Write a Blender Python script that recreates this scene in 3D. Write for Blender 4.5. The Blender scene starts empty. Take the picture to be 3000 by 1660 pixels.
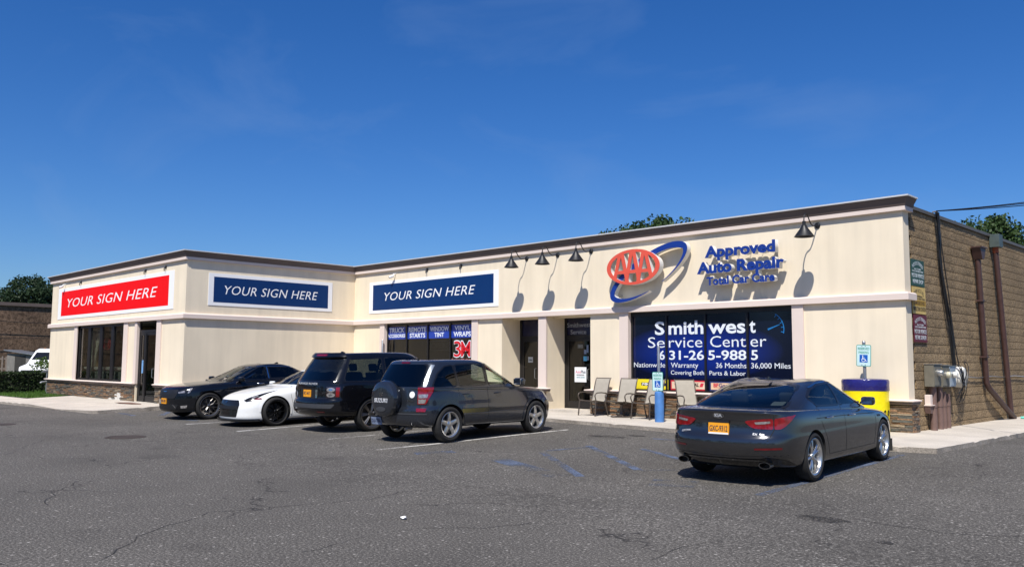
import bpy, bmesh, math, random
import numpy as np
from mathutils import Vector, Matrix, Euler
from mathutils.bvhtree import BVHTree

PI = math.pi
rad = math.radians
random.seed(7)
scene = bpy.context.scene
COL = scene.collection

# ------------------------------------------------------------------ camera
CAM = Vector((6.603, -18.480, 1.54))
yaw, pitch, roll = rad(-44.8413), rad(5.3217), rad(0.3326)
Ff = Vector((math.sin(yaw)*math.cos(pitch), math.cos(yaw)*math.cos(pitch), math.sin(pitch)))
Rr = Vector((math.cos(yaw), -math.sin(yaw), 0))
Uu = Rr.cross(Ff)
CR = math.cos(roll)*Rr + math.sin(roll)*Uu
CU = math.cos(roll)*Uu - math.sin(roll)*Rr
FPX = 2486.06
cam_d = bpy.data.cameras.new('camera')
cam_d.sensor_width = 36
cam_d.lens = FPX/3000*36
cam_d.clip_end = 2000
cam = bpy.data.objects.new('camera', cam_d)
m = Matrix((CR, CU, -Ff)).transposed().to_4x4()
m.translation = CAM
cam.matrix_world = m
COL.objects.link(cam)
scene.camera = cam

# ------------------------------------------------------------------ sky and sun
SUN = Vector((0.352, -0.635, 1.0)).normalized()          # towards the sun
w = bpy.data.worlds.new('World')
scene.world = w
w.use_nodes = True
nt = w.node_tree
bg = nt.nodes['Background']
sky = nt.nodes.new('ShaderNodeTexSky')
sky.sky_type = 'NISHITA'
sky.sun_disc = False
sky.sun_elevation = math.asin(SUN.z)
sky.sun_rotation = math.atan2(SUN.x, SUN.y)
sky.altitude = 0
sky.air_density = 1.0
sky.dust_density = 0.7
sky.ozone_density = 3.0
# faint high cirrus wisps
tc = nt.nodes.new('ShaderNodeTexCoord')
mp = nt.nodes.new('ShaderNodeMapping')
mp.inputs['Scale'].default_value = (1.2, 3.4, 5.5)
mp.inputs['Rotation'].default_value = (0, 0.25, 0.5)
nz = nt.nodes.new('ShaderNodeTexNoise')
nz.inputs['Scale'].default_value = 1.6
nz.inputs['Detail'].default_value = 6
nz.inputs['Roughness'].default_value = 0.55
nz.inputs['Distortion'].default_value = 0.6
rp = nt.nodes.new('ShaderNodeValToRGB')
rp.color_ramp.elements[0].position = 0.52
rp.color_ramp.elements[0].color = (0, 0, 0, 1)
rp.color_ramp.elements[1].position = 0.85
rp.color_ramp.elements[1].color = (0.22, 0.22, 0.22, 1)
mx = nt.nodes.new('ShaderNodeMixRGB')
mx.inputs['Color2'].default_value = (4.6, 5.0, 5.6, 1)
L = nt.links.new
L(tc.outputs['Generated'], mp.inputs['Vector'])
L(mp.outputs['Vector'], nz.inputs['Vector'])
L(nz.outputs['Fac'], rp.inputs['Fac'])
L(rp.outputs['Color'], mx.inputs['Fac'])
L(sky.outputs['Color'], mx.inputs['Color1'])
hs = nt.nodes.new('ShaderNodeHueSaturation')
hs.inputs['Saturation'].default_value = 1.32
L(mx.outputs['Color'], hs.inputs['Color'])
tint = nt.nodes.new('ShaderNodeMixRGB'); tint.blend_type = 'MULTIPLY'
tint.inputs['Fac'].default_value = 1
tint.inputs['Color2'].default_value = (.77, 1.01, 1.42, 1)
L(hs.outputs['Color'], tint.inputs['Color1'])
L(tint.outputs['Color'], bg.inputs['Color'])
bg.inputs['Strength'].default_value = 0.066

sun_d = bpy.data.lights.new('sun', 'SUN')
sun_d.energy = 4.8
sun_d.angle = rad(0.53)
sun_d.color = (1.0, 0.955, 0.885)
sun = bpy.data.objects.new('sun', sun_d)
sun.rotation_euler = SUN.to_track_quat('Z', 'Y').to_euler()
sun.location = (20, -40, 60)
COL.objects.link(sun)

scene.view_settings.view_transform = 'Standard'
scene.view_settings.look = 'None'
scene.view_settings.gamma = 1
scene.view_settings.exposure = 0.30
scene.render.resolution_x = 1024
scene.render.resolution_y = 566
scene.cycles.max_bounces = 8
scene.cycles.transparent_max_bounces = 12

# ------------------------------------------------------------------ pixels of the 3000x1660 photograph to directions, met with a known plane
def ray(px, py):
    return Ff + CR*((px-1500)/FPX) - CU*((py-830)/FPX)
def on_y(px, py, Y):
    d = ray(px, py); return CAM + d*((Y-CAM.y)/d.y)
def on_x(px, py, X):
    d = ray(px, py); return CAM + d*((X-CAM.x)/d.x)
def on_z(px, py, Z):
    d = ray(px, py); return CAM + d*((Z-CAM.z)/d.z)
def gz(y):
    if y > -2.4: return 0.046
    if y > -9: return -0.02+.02*(y+5.7)
    t = min(1, (-9-y)/4.); return -0.086-.08*(t-t*t/2)
def on_g(px, py):
    z = 0
    for _ in range(40):
        P = on_z(px, py, z); z = gz(P.y)
    return P

# ------------------------------------------------------------------ object helpers
def tag(o, label=None, cat=None, group=None, kind=None):
    if label: o['label'] = label
    if cat: o['category'] = cat
    if group: o['group'] = group
    if kind: o['kind'] = kind
    return o
def empty(name, loc=(0, 0, 0), rot=(0, 0, 0)):
    o = bpy.data.objects.new(name, None)
    o.location = loc; o.rotation_euler = rot
    o.empty_display_size = 0.2
    COL.objects.link(o)
    return o
def thing(name, label, cat, loc=(0, 0, 0), rot=(0, 0, 0), group=None):
    return tag(empty(name, loc, rot), label, cat, group)
def obj(name, me, mat=None, parent=None):
    o = bpy.data.objects.new(name, me)
    COL.objects.link(o)
    if mat is not None and not me.materials:
        for mm in (mat if isinstance(mat, (list, tuple)) else [mat]): me.materials.append(mm)
    if parent is not None: o.parent = parent
    return o

class MB:
    """collects shapes, then links them as ONE mesh object"""
    def __init__(s): s.v = []; s.f = []; s.mi = []; s.cur = 0
    def add(s, vs, fs):
        n = len(s.v); s.v += [tuple(p) for p in vs]
        for f in fs: s.f.append([n+i for i in f]); s.mi.append(s.cur)
        return s
    def box(s, x0, x1, y0, y1, z0, z1):
        v = [(x0,y0,z0),(x1,y0,z0),(x1,y1,z0),(x0,y1,z0),(x0,y0,z1),(x1,y0,z1),(x1,y1,z1),(x0,y1,z1)]
        return s.add(v, [(0,3,2,1),(4,5,6,7),(0,1,5,4),(1,2,6,5),(2,3,7,6),(3,0,4,7)])
    def prism(s, poly, fn, d0, d1):
        """poly 2D (anticlockwise seen from d1), fn(a,b,d)->3D"""
        n = len(poly)
        v = [fn(a, b, d0) for a, b in poly]+[fn(a, b, d1) for a, b in poly]
        f = [list(range(n))[::-1], list(range(n, 2*n))]
        for i in range(n): j = (i+1) % n; f.append((i, j, n+j, n+i))
        return s.add(v, f)
    def tube(s, pts, r, seg=8, cap=True, r2=None):
        pts = [Vector(p) for p in pts]; n = len(pts); rings = []
        up = Vector((0, 0, 1)); prev = None
        for i, p in enumerate(pts):
            t = (pts[min(i+1, n-1)]-pts[max(i-1, 0)]).normalized()
            if prev is None:
                a = t.cross(up) if abs(t.z) < .95 else t.cross(Vector((1, 0, 0)))
            else: a = prev-t*prev.dot(t)
            a.normalize(); prev = a; b = t.cross(a)
            rr = (r if r2 is None else r+(r2-r)*i/(n-1)) if not isinstance(r, (list, tuple)) else r[i]
            rings.append([p+a*math.cos(2*PI*k/seg)*rr+b*math.sin(2*PI*k/seg)*rr for k in range(seg)])
        vs = [q for R in rings for q in R]; fs = []
        for i in range(n-1):
            for k in range(seg):
                l = (k+1) % seg
                fs.append((i*seg+k, i*seg+l, (i+1)*seg+l, (i+1)*seg+k))
        if cap: fs += [list(range(seg))[::-1], [(n-1)*seg+k for k in range(seg)]]
        return s.add(vs, fs)
    def lathe(s, prof, M=None, seg=24, closed=False):
        """prof (r, h) spun round local Z, M places it"""
        M = M or Matrix(); n = len(prof); vs = []; fs = []
        for k in range(seg):
            c, q = math.cos(2*PI*k/seg), math.sin(2*PI*k/seg)
            for r, h in prof: vs.append(M @ Vector((r*c, r*q, h)))
        for k in range(seg):
            l = (k+1) % seg
            for i in range(n if closed else n-1):
                j = (i+1) % n
                fs.append((k*n+i, l*n+i, l*n+j, k*n+j))
        return s.add(vs, fs)
    def sweep(s, path, prof, closed_prof=True, caps=True):
        """profile (outward offset, z) carried along a plan path; outward is to the right of travel; mitred"""
        P = [Vector((p[0], p[1])) for p in path]; n = len(P); vs = []; fs = []
        for i in range(n):
            ns = []
            if i > 0: d = (P[i]-P[i-1]).normalized(); ns.append(Vector((d.y, -d.x)))
            if i < n-1: d = (P[i+1]-P[i]).normalized(); ns.append(Vector((d.y, -d.x)))
            if len(ns) == 2:
                b = (ns[0]+ns[1]); b = b/ b.dot(ns[0]) if b.length > 1e-6 else ns[0]
            else: b = ns[0]
            for o, z in prof: q = P[i]+b*o; vs.append((q.x, q.y, z))
        k = len(prof)
        for i in range(n-1):
            for a in range(k if closed_prof else k-1):
                b = (a+1) % k
                fs.append((i*k+a, (i+1)*k+a, (i+1)*k+b, i*k+b))
        if caps and closed_prof: fs += [list(range(k)), [(n-1)*k+a for a in range(k)][::-1]]
        return s.add(vs, fs)
    def mesh(s, name, smooth=None, bevel=0, fix=True, bseg=2):
        me = bpy.data.meshes.new(name)
        me.from_pydata(s.v, [], s.f)
        me.polygons.foreach_set('material_index', s.mi)
        if fix or bevel:
            bm = bmesh.new(); bm.from_mesh(me)
            bmesh.ops.recalc_face_normals(bm, faces=bm.faces)
            if bevel:
                es = [e for e in bm.edges if len(e.link_faces) == 2 and e.calc_face_angle(0) > rad(40)]
                bmesh.ops.bevel(bm, geom=es, offset=bevel, segments=bseg, affect='EDGES', profile=.6)
            bm.to_mesh(me); bm.free()
        if smooth is not None:
            me.polygons.foreach_set('use_smooth', [True]*len(me.polygons))
            me.set_sharp_from_angle(angle=rad(smooth))
        me.update()
        return me
    def build(s, name, mat, parent=None, smooth=None, bevel=0, fix=True, bseg=2):
        me = s.mesh(name, smooth, bevel, fix, bseg)
        for mm in (mat if isinstance(mat, (list, tuple)) else [mat]): me.materials.append(mm)
        return obj(name, me, None, parent)

def XZ(Y0=0):    # facade facing -y
    return lambda a, b, d: (a, Y0-d, b)

# ------------------------------------------------------------------ lettering (the built-in font, made into meshes)
_tc = bpy.data.curves.new('lettering', 'FONT')
_to = bpy.data.objects.new('lettering', _tc)
COL.objects.link(_to)
def raw_text(s, extr=0, bold=0.0, shear=0.0, space=1.0):
    _tc.body = s; _tc.size = 1; _tc.extrude = extr; _tc.offset = bold; _tc.shear = shear
    _tc.space_character = space; _tc.resolution_u = 3
    dg = bpy.context.evaluated_depsgraph_get(); dg.update()
    return bpy.data.meshes.new_from_object(_to.evaluated_get(dg))
def bounds(me):
    c = np.empty(len(me.vertices)*3); me.vertices.foreach_get('co', c); c = c.reshape(-1, 3)
    return c
_h = bounds(raw_text('H')); CAPH = _h[:, 1].max()
def text(s, M, mat, parent, width=None, cap=.1, depth=0.002, bold=0.0, shear=0.0, space=1.0, name='lettering', align='L', two=None):
    """local x along the line, y up, z out of the surface; baseline start at M's origin; cap = capital height"""
    me = raw_text(s, .5, bold, shear, space)
    c = bounds(me)
    x0, x1 = c[:, 0].min(), c[:, 0].max()
    sy = cap/CAPH
    sx = (width/(x1-x0)) if width else sy
    zz = c[:, 2]
    out = np.stack([(c[:, 0]-x0)*sx, c[:, 1]*sy, np.where(zz > 0, depth, 0)], 1)
    if align == 'C': out[:, 0] -= (x1-x0)*sx/2
    me.vertices.foreach_set('co', out.ravel()); me.update()
    me.materials.clear()
    if two:
        me.materials.append(mat); me.materials.append(two)
        for p in me.polygons: p.material_index = 0 if abs(p.normal.z) > .7 else 1
    else: me.materials.append(mat)
    me.name = name
    o = obj(name, me, None, parent)
    o.matrix_local = M
    return o
def wallM(x, z, y):          # on a face looking to -y
    return Matrix(((1, 0, 0, x), (0, 0, -1, y), (0, 1, 0, z), (0, 0, 0, 1)))
def sideM(y, z, x):          # on a face looking to +x : text runs along +y
    return Matrix(((0, 0, 1, x), (1, 0, 0, y), (0, 1, 0, z), (0, 0, 0, 1)))
def ftext(s, xl, xr, yb, yt, Y, mat, parent, off=.004, **k):
    """fit a line on the plane y=Y between photo pixels"""
    ym = yb
    a = on_y(xl, yb, Y); b = on_y(xr, yb, Y); t = on_y((xl+xr)/2, yt, Y); bb = on_y((xl+xr)/2, yb, Y)
    return text(s, wallM(a.x, k.pop('z', (a.z+b.z)/2), Y-off), mat, parent, width=b.x-a.x, cap=k.pop('cap', t.z-bb.z), **k)

# ------------------------------------------------------------------ materials
def mat(name, col=(.5, .5, .5), rough=.6, metal=0., coat=0., spec=.5, noise=None, bump=None, emit=None, alpha=None, trans=None):
    """noise=(scale, amount[, detail]) varies the colour, bump=(scale, strength, distance)"""
    m = bpy.data.materials.new(name); m.use_nodes = True
    n = m.node_tree.nodes; l = m.node_tree.links.new; b = n['Principled BSDF']
    b.inputs['Base Color'].default_value = (*col, 1)
    b.inputs['Roughness'].default_value = rough
    b.inputs['Metallic'].default_value = metal
    b.inputs['Coat Weight'].default_value = coat
    b.inputs['Coat Roughness'].default_value = .03
    b.inputs['Specular IOR Level'].default_value = spec
    if noise or bump:
        t = n.new('ShaderNodeTexCoord')
    if noise:
        z = n.new('ShaderNodeTexNoise'); z.inputs['Scale'].default_value = noise[0]
        z.inputs['Detail'].default_value = noise[2] if len(noise) > 2 else 5
        l(t.outputs['Object'], z.inputs['Vector'])
        r = n.new('ShaderNodeMapRange')
        r.inputs['From Min'].default_value = .3; r.inputs['From Max'].default_value = .7
        r.inputs['To Min'].default_value = 1-noise[1]; r.inputs['To Max'].default_value = 1+noise[1]
        l(z.outputs['Fac'], r.inputs['Value'])
        h = n.new('ShaderNodeHueSaturation'); h.inputs['Color'].default_value = (*col, 1)
        l(r.outputs['Result'], h.inputs['Value']); l(h.outputs['Color'], b.inputs['Base Color'])
    if bump:
        z2 = n.new('ShaderNodeTexNoise'); z2.inputs['Scale'].default_value = bump[0]; z2.inputs['Detail'].default_value = 4
        l(t.outputs['Object'], z2.inputs['Vector'])
        bp = n.new('ShaderNodeBump'); bp.inputs['Strength'].default_value = bump[1]; bp.inputs['Distance'].default_value = bump[2]
        l(z2.outputs['Fac'], bp.inputs['Height']); l(bp.outputs['Normal'], b.inputs['Normal'])
    if emit:
        b.inputs['Emission Color'].default_value = (*emit[0], 1); b.inputs['Emission Strength'].default_value = emit[1]
    return m
def glass(name, tint=(.5, .55, .52), refl=1.0, ior=1.5):
    m = bpy.data.materials.new(name); m.use_nodes = True
    n = m.node_tree.nodes; l = m.node_tree.links.new; n.remove(n['Principled BSDF'])
    t = n.new('ShaderNodeBsdfTransparent'); t.inputs['Color'].default_value = (*tint, 1)
    g = n.new('ShaderNodeBsdfGlossy'); g.inputs['Roughness'].default_value = .01; g.inputs['Color'].default_value = (refl, refl, refl, 1)
    f = n.new('ShaderNodeFresnel')
    # a thin pane mirrors alike from both faces
    ge = n.new('ShaderNodeNewGeometry')
    sg = n.new('ShaderNodeMapRange'); sg.inputs['To Min'].default_value = ior; sg.inputs['To Max'].default_value = 1/ior
    l(ge.outputs['Backfacing'], sg.inputs['Value']); l(sg.outputs['Result'], f.inputs['IOR'])
    x = n.new('ShaderNodeMixShader')
    l(f.outputs[0], x.inputs[0]); l(t.outputs[0], x.inputs[1]); l(g.outputs[0], x.inputs[2]); l(x.outputs[0], n['Material Output'].inputs[0])
    return m
def speckle(name, c_lo, c_hi, scale, rough=.85, bump=.5, bdist=.01, big=None, rnd=0.0, moss=None):
    """gritty stone-like surface: fine two-tone speckle, wide mottling, per-object variation"""
    m = bpy.data.materials.new(name); m.use_nodes = True
    n = m.node_tree.nodes; l = m.node_tree.links.new; b = n['Principled BSDF']
    b.inputs['Roughness'].default_value = rough; b.inputs['Specular IOR Level'].default_value = .3
    t = n.new('ShaderNodeNewGeometry')
    z = n.new('ShaderNodeTexNoise'); z.inputs['Scale'].default_value = scale; z.inputs['Detail'].default_value = 4; z.inputs['Roughness'].default_value = .85
    l(t.outputs['Position'], z.inputs['Vector'])
    r = n.new('ShaderNodeValToRGB'); r.color_ramp.elements[0].position = .40; r.color_ramp.elements[1].position = .60
    r.color_ramp.elements[0].color = (*c_lo, 1); r.color_ramp.elements[1].color = (*c_hi, 1)
    l(z.outputs['Fac'], r.inputs['Fac'])
    h = n.new('ShaderNodeHueSaturation'); l(r.outputs['Color'], h.inputs['Color'])
    z2 = n.new('ShaderNodeTexNoise'); z2.inputs['Scale'].default_value = big[0] if big else .6; z2.inputs['Detail'].default_value = 5
    l(t.outputs['Position'], z2.inputs['Vector'])
    mr = n.new('ShaderNodeMapRange'); a = big[1] if big else .12
    mr.inputs['From Min'].default_value = .3; mr.inputs['From Max'].default_value = .7
    mr.inputs['To Min'].default_value = 1-a; mr.inputs['To Max'].default_value = 1+a
    l(z2.outputs['Fac'], mr.inputs['Value'])
    if rnd:
        oi = n.new('ShaderNodeObjectInfo'); m2 = n.new('ShaderNodeMapRange')
        m2.inputs['To Min'].default_value = 1-rnd; m2.inputs['To Max'].default_value = 1+rnd
        l(oi.outputs['Random'], m2.inputs['Value'])
        mu = n.new('ShaderNodeMath'); mu.operation = 'MULTIPLY'
        l(mr.outputs['Result'], mu.inputs[0]); l(m2.outputs['Result'], mu.inputs[1]); l(mu.outputs[0], h.inputs['Value'])
    else: l(mr.outputs['Result'], h.inputs['Value'])
    l(h.outputs['Color'], b.inputs['Base Color'])
    bp = n.new('ShaderNodeBump'); bp.inputs['Strength'].default_value = bump; bp.inputs['Distance'].default_value = bdist
    l(z.outputs['Fac'], bp.inputs['Height']); l(bp.outputs['Normal'], b.inputs['Normal'])
    return m
def stone_mat(name, island):
    m = bpy.data.materials.new(name); m.use_nodes = True
    n = m.node_tree.nodes; l = m.node_tree.links.new; b = n['Principled BSDF']
    b.inputs['Roughness'].default_value = .8
    if island: s = n.new('ShaderNodeNewGeometry').outputs['Random Per Island']
    else: s = n.new('ShaderNodeObjectInfo').outputs['Random']
    r = n.new('ShaderNodeValToRGB'); r.color_ramp.interpolation = 'CONSTANT'
    cols = [(.115,.085,.06), (.17,.105,.06), (.22,.12,.06), (.085,.075,.062), (.27,.21,.14), (.13,.105,.08), (.19,.13,.08), (.10,.098,.082), (.24,.14,.075), (.145,.09,.052)]
    e = r.color_ramp.elements
    while len(e) < len(cols): e.new(.5)
    for i, c in enumerate(cols): e[i].position = i/len(cols); e[i].color = (*c, 1)
    l(s, r.inputs['Fac'])
    g = n.new('ShaderNodeNewGeometry'); z = n.new('ShaderNodeTexNoise'); z.inputs['Scale'].default_value = 22; z.inputs['Detail'].default_value = 5
    mp = n.new('ShaderNodeMapping'); mp.inputs['Scale'].default_value = (1, 1, 3)
    l(g.outputs['Position'], mp.inputs['Vector']); l(mp.outputs['Vector'], z.inputs['Vector'])
    mr = n.new('ShaderNodeMapRange'); mr.inputs['From Min'].default_value = .3; mr.inputs['From Max'].default_value = .7
    mr.inputs['To Min'].default_value = .6; mr.inputs['To Max'].default_value = 1.45
    l(z.outputs['Fac'], mr.inputs['Value'])
    h = n.new('ShaderNodeHueSaturation'); l(r.outputs['Color'], h.inputs['Color']); l(mr.outputs['Result'], h.inputs['Value'])
    l(h.outputs['Color'], b.inputs['Base Color'])
    bp = n.new('ShaderNodeBump'); bp.inputs['Strength'].default_value = .6; bp.inputs['Distance'].default_value = .01
    l(z.outputs['Fac'], bp.inputs['Height']); l(bp.outputs['Normal'], b.inputs['Normal'])
    return m
def asphalt_mat():
    m = bpy.data.materials.new('asphalt'); m.use_nodes = True
    n = m.node_tree.nodes; l = m.node_tree.links.new; b = n['Principled BSDF']
    b.inputs['Roughness'].default_value = .92; b.inputs['Specular IOR Level'].default_value = .25
    g = n.new('ShaderNodeNewGeometry')
    def noise(sc, det, ro=.6):
        z = n.new('ShaderNodeTexNoise'); z.inputs['Scale'].default_value = sc; z.inputs['Detail'].default_value = det; z.inputs['Roughness'].default_value = ro
        l(g.outputs['Position'], z.inputs['Vector']); return z
    def ramp(src, *st):
        r = n.new('ShaderNodeValToRGB'); e = r.color_ramp.elements
        while len(e) < len(st): e.new(.5)
        for i, (p, c) in enumerate(st): e[i].position = p; e[i].color = (*c, 1) if len(c) == 3 else c
        l(src, r.inputs['Fac']); return r
    fine = ramp(noise(40, 2, .9).outputs['Fac'], (.31, (.022, .020, .017)), (.46, (.075, .069, .061)), (.57, (.115, .106, .095)), (.69, (.30, .28, .25)))
    v = n.new('ShaderNodeTexVoronoi'); v.inputs['Scale'].default_value = 15; v.inputs['Randomness'].default_value = 1
    l(g.outputs['Position'], v.inputs['Vector'])
    chips = ramp(v.outputs['Distance'], (.0, (1, 1, 1)), (.16, (1, 1, 1)), (.24, (0, 0, 0)))
    vr = ramp(v.outputs['Color'], (.66, (0, 0, 0)), (.74, (1, 1, 1)))
    cm = n.new('ShaderNodeMath'); cm.operation = 'MULTIPLY'; l(chips.outputs[0], cm.inputs[0]); l(vr.outputs[0], cm.inputs[1])
    x1 = n.new('ShaderNodeMixRGB'); x1.inputs['Color2'].default_value = (.33, .31, .28, 1)
    l(cm.outputs[0], x1.inputs['Fac']); l(fine.outputs[0], x1.inputs['Color1'])
    h = n.new('ShaderNodeHueSaturation'); l(x1.outputs[0], h.inputs['Color'])
    bigs = noise(.35, 6, .6)
    mr = n.new('ShaderNodeMapRange'); mr.inputs['From Min'].default_value = .3; mr.inputs['From Max'].default_value = .72
    mr.inputs['To Min'].default_value = .80; mr.inputs['To Max'].default_value = 1.18
    l(bigs.outputs['Fac'], mr.inputs['Value'])
    # hairline cracks, broken up
    wv = n.new('ShaderNodeVectorMath'); wv.operation = 'ADD'
    wn = noise(.9, 4); sc = n.new('ShaderNodeVectorMath'); sc.operation = 'SCALE'; sc.inputs['Scale'].default_value = 1.6
    l(wn.outputs['Color'], sc.inputs[0]); l(g.outputs['Position'], wv.inputs[0]); l(sc.outputs[0], wv.inputs[1])
    vc = n.new('ShaderNodeTexVoronoi'); vc.feature = 'DISTANCE_TO_EDGE'; vc.inputs['Scale'].default_value = .23
    l(wv.outputs[0], vc.inputs['Vector'])
    ck = ramp(vc.outputs['Distance'], (.0, (1, 1, 1)), (.0022, (.6, .6, .6)), (.005, (0, 0, 0)))
    brk = ramp(noise(.5, 3).outputs['Fac'], (.50, (0, 0, 0)), (.58, (1, 1, 1)))
    cc = n.new('ShaderNodeMath'); cc.operation = 'MULTIPLY'; l(ck.outputs[0], cc.inputs[0]); l(brk.outputs[0], cc.inputs[1])
    # oil stains
    st = ramp(noise(.55, 2).outputs['Fac'], (.66, (0, 0, 0)), (.76, (1, 1, 1)))
    s2 = n.new('ShaderNodeMath'); s2.operation = 'MULTIPLY'; s2.inputs[1].default_value = .35; l(st.outputs[0], s2.inputs[0])
    mxm = n.new('ShaderNodeMath'); mxm.operation = 'MAXIMUM'; l(cc.outputs[0], mxm.inputs[0]); l(s2.outputs[0], mxm.inputs[1])
    l(mr.outputs['Result'], h.inputs['Value'])
    x2 = n.new('ShaderNodeMixRGB'); x2.inputs['Color2'].default_value = (.022, .020, .019, 1)
    l(mxm.outputs[0], x2.inputs['Fac']); l(h.outputs['Color'], x2.inputs['Color1'])
    l(x2.outputs[0], b.inputs['Base Color'])
    bp = n.new('ShaderNodeBump'); bp.inputs['Strength'].default_value = .7; bp.inputs['Distance'].default_value = .012
    l(fine.outputs[0], bp.inputs['Height']); l(bp.outputs['Normal'], b.inputs['Normal'])
    return m
def worn_paint(name, col, keep):
    m = bpy.data.materials.new(name); m.use_nodes = True
    n = m.node_tree.nodes; l = m.node_tree.links.new; b = n['Principled BSDF']
    b.inputs['Base Color'].default_value = (*col, 1); b.inputs['Roughness'].default_value = .8
    g = n.new('ShaderNodeNewGeometry')
    z = n.new('ShaderNodeTexNoise'); z.inputs['Scale'].default_value = 34; z.inputs['Detail'].default_value = 3; z.inputs['Roughness'].default_value = .75
    z2 = n.new('ShaderNodeTexNoise'); z2.inputs['Scale'].default_value = 1.7; z2.inputs['Detail'].default_value = 4
    l(g.outputs['Position'], z.inputs['Vector']); l(g.outputs['Position'], z2.inputs['Vector'])
    a = n.new('ShaderNodeMath'); a.operation = 'MULTIPLY_ADD'; a.inputs[1].default_value = 1.1
    l(z2.outputs['Fac'], a.inputs[0]); l(z.outputs['Fac'], a.inputs[2])
    r = n.new('ShaderNodeMapRange'); r.inputs['From Min'].default_value = 1.05-keep-.16; r.inputs['From Max'].default_value = 1.05-keep+.16
    l(a.outputs[0], r.inputs['Value']); l(r.outputs['Result'], b.inputs['Alpha'])
    return m

M = {}
M['asphalt'] = asphalt_mat()
M['concrete'] = speckle('concrete', (.43, .385, .325), (.56, .51, .44), 60, .9, .25, .004, (1.1, .12))
M['curb'] = speckle('curb_concrete', (.20, .175, .145), (.40, .355, .30), 38, .9, .4, .006, (1.6, .25))
M['stucco'] = mat('cream_stucco', (.80, .695, .525), .85, spec=.2, noise=(.8, .05, 8), bump=(140, .25, .004))
def streaks(m, amt=.05):
    """faint vertical rain streaks and mottling over a painted wall"""
    n = m.node_tree.nodes; l = m.node_tree.links.new; b = n['Principled BSDF']; src = b.inputs['Base Color'].links[0].from_socket
    g = n.new('ShaderNodeNewGeometry'); mp = n.new('ShaderNodeMapping'); mp.inputs['Scale'].default_value = (3.2, 3.2, .28)
    z = n.new('ShaderNodeTexNoise'); z.inputs['Scale'].default_value = 1; z.inputs['Detail'].default_value = 6; z.inputs['Roughness'].default_value = .6
    l(g.outputs['Position'], mp.inputs['Vector']); l(mp.outputs['Vector'], z.inputs['Vector'])
    r = n.new('ShaderNodeMapRange'); r.inputs['From Min'].default_value = .42; r.inputs['From Max'].default_value = .75
    r.inputs['To Min'].default_value = 1; r.inputs['To Max'].default_value = 1-amt*2
    h = n.new('ShaderNodeHueSaturation'); l(z.outputs['Fac'], r.inputs['Value']); l(r.outputs['Result'], h.inputs['Value']); l(src, h.inputs['Color']); l(h.outputs['Color'], b.inputs['Base Color'])
streaks(M['stucco'])
M['trim'] = mat('pinkish_trim', (.70, .59, .52), .8, spec=.2, noise=(.9, .03), bump=(120, .2, .003))
M['brown'] = mat('brown_trim', (.125, .092, .078), .6, noise=(1.2, .08))
M['capmetal'] = mat('pale_cap_metal', (.72, .70, .66), .4, .3, noise=(3, .06))
M['darkframe'] = mat('dark_bronze_frame', (.022, .021, .022), .38, .4, noise=(6, .1))
M['block'] = speckle('splitface_block', (.052, .033, .017), (.47, .335, .185), 38, .9, .9, .015, (.9, .18), .10)
M['mortar'] = speckle('mortar', (.06, .05, .04), (.15, .12, .09), 60)
M['stone'] = stone_mat('ledge_stone', False)
M['stone_far'] = stone_mat('ledge_stone_joined', True)
M['grout'] = mat('dark_grout', (.035, .03, .026), .95)  # dark backing between the ledge stones
M['white'] = mat('white_paint', (.8, .8, .8), .5, noise=(4, .03))
M['whiteplastic'] = mat('white_plastic', (.75, .73, .66), .4, noise=(5, .05))
M['black'] = mat('black_metal', (.018, .018, .019), .45, .3, noise=(9, .1))
M['blackrub'] = mat('black_rubber', (.022, .021, .020), .85, noise=(14, .15), bump=(90, .2, .004))
M['blackgloss'] = mat('black_gloss', (.010, .010, .011), .12, spec=.5, noise=(5, .1))
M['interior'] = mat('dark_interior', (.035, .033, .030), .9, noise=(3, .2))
M['red_sign'] = mat('red_panel', (.88, .001, .001), .55, spec=.2, noise=(3, .015))
M['blue_sign'] = mat('blue_panel', (.002, .030, .125), .55, spec=.2, noise=(3, .02))
M['white_sign'] = mat('white_panel', (.84, .84, .84), .6, spec=.2, noise=(3, .012))
M['coral'] = mat('coral_face', (.72, .095, .055), .5, noise=(2, .04))
M['signblue'] = mat('sign_blue_face', (.006, .035, .24), .45, noise=(2, .05))
M['return'] = mat('pale_sign_return', (.66, .65, .62), .5, noise=(5, .05))
M['glasswin'] = glass('window_glass', (.62, .64, .60))
M['glassdark'] = glass('tinted_window_glass', (.30, .29, .26))
M['navyvinyl'] = None
M['wh_vinyl'] = mat('white_vinyl', (.72, .76, .80), .35, noise=(5, .03))
M['grey_vinyl'] = mat('grey_vinyl', (.34, .36, .40), .4, noise=(5, .05))
M['blue_vinyl'] = mat('blue_vinyl', (.010, .045, .34), .3, noise=(4, .06))
M['red_vinyl'] = mat('red_vinyl', (.62, .008, .018), .35, noise=(4, .05))
M['galv'] = mat('galvanised_steel', (.42, .42, .41), .35, .8, noise=(12, .12))
M['boxgrey'] = mat('grey_enclosure', (.19, .175, .135), .55, .3, noise=(7, .12))
M['brownpipe'] = mat('brown_painted_pipe', (.062, .030, .025), .5, noise=(6, .15))
M['conduit'] = mat('mauve_painted_conduit', (.15, .092, .076), .6, noise=(9, .15))
M['bollard'] = mat('faded_blue_paint', (.055, .17, .42), .55, noise=(7, .16), bump=(60, .15, .004))
M['yellow'] = mat('yellow_vinyl_cover', (.86, .70, .004), .3, noise=(3, .06), bump=(4, .6, .05))
M['navy'] = mat('navy_vinyl_band', (.018, .016, .13), .22, noise=(4, .12), bump=(7, .7, .04))
M['signgreen'] = mat('sign_green', (.02, .27, .20), .5, noise=(5, .05))
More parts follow.
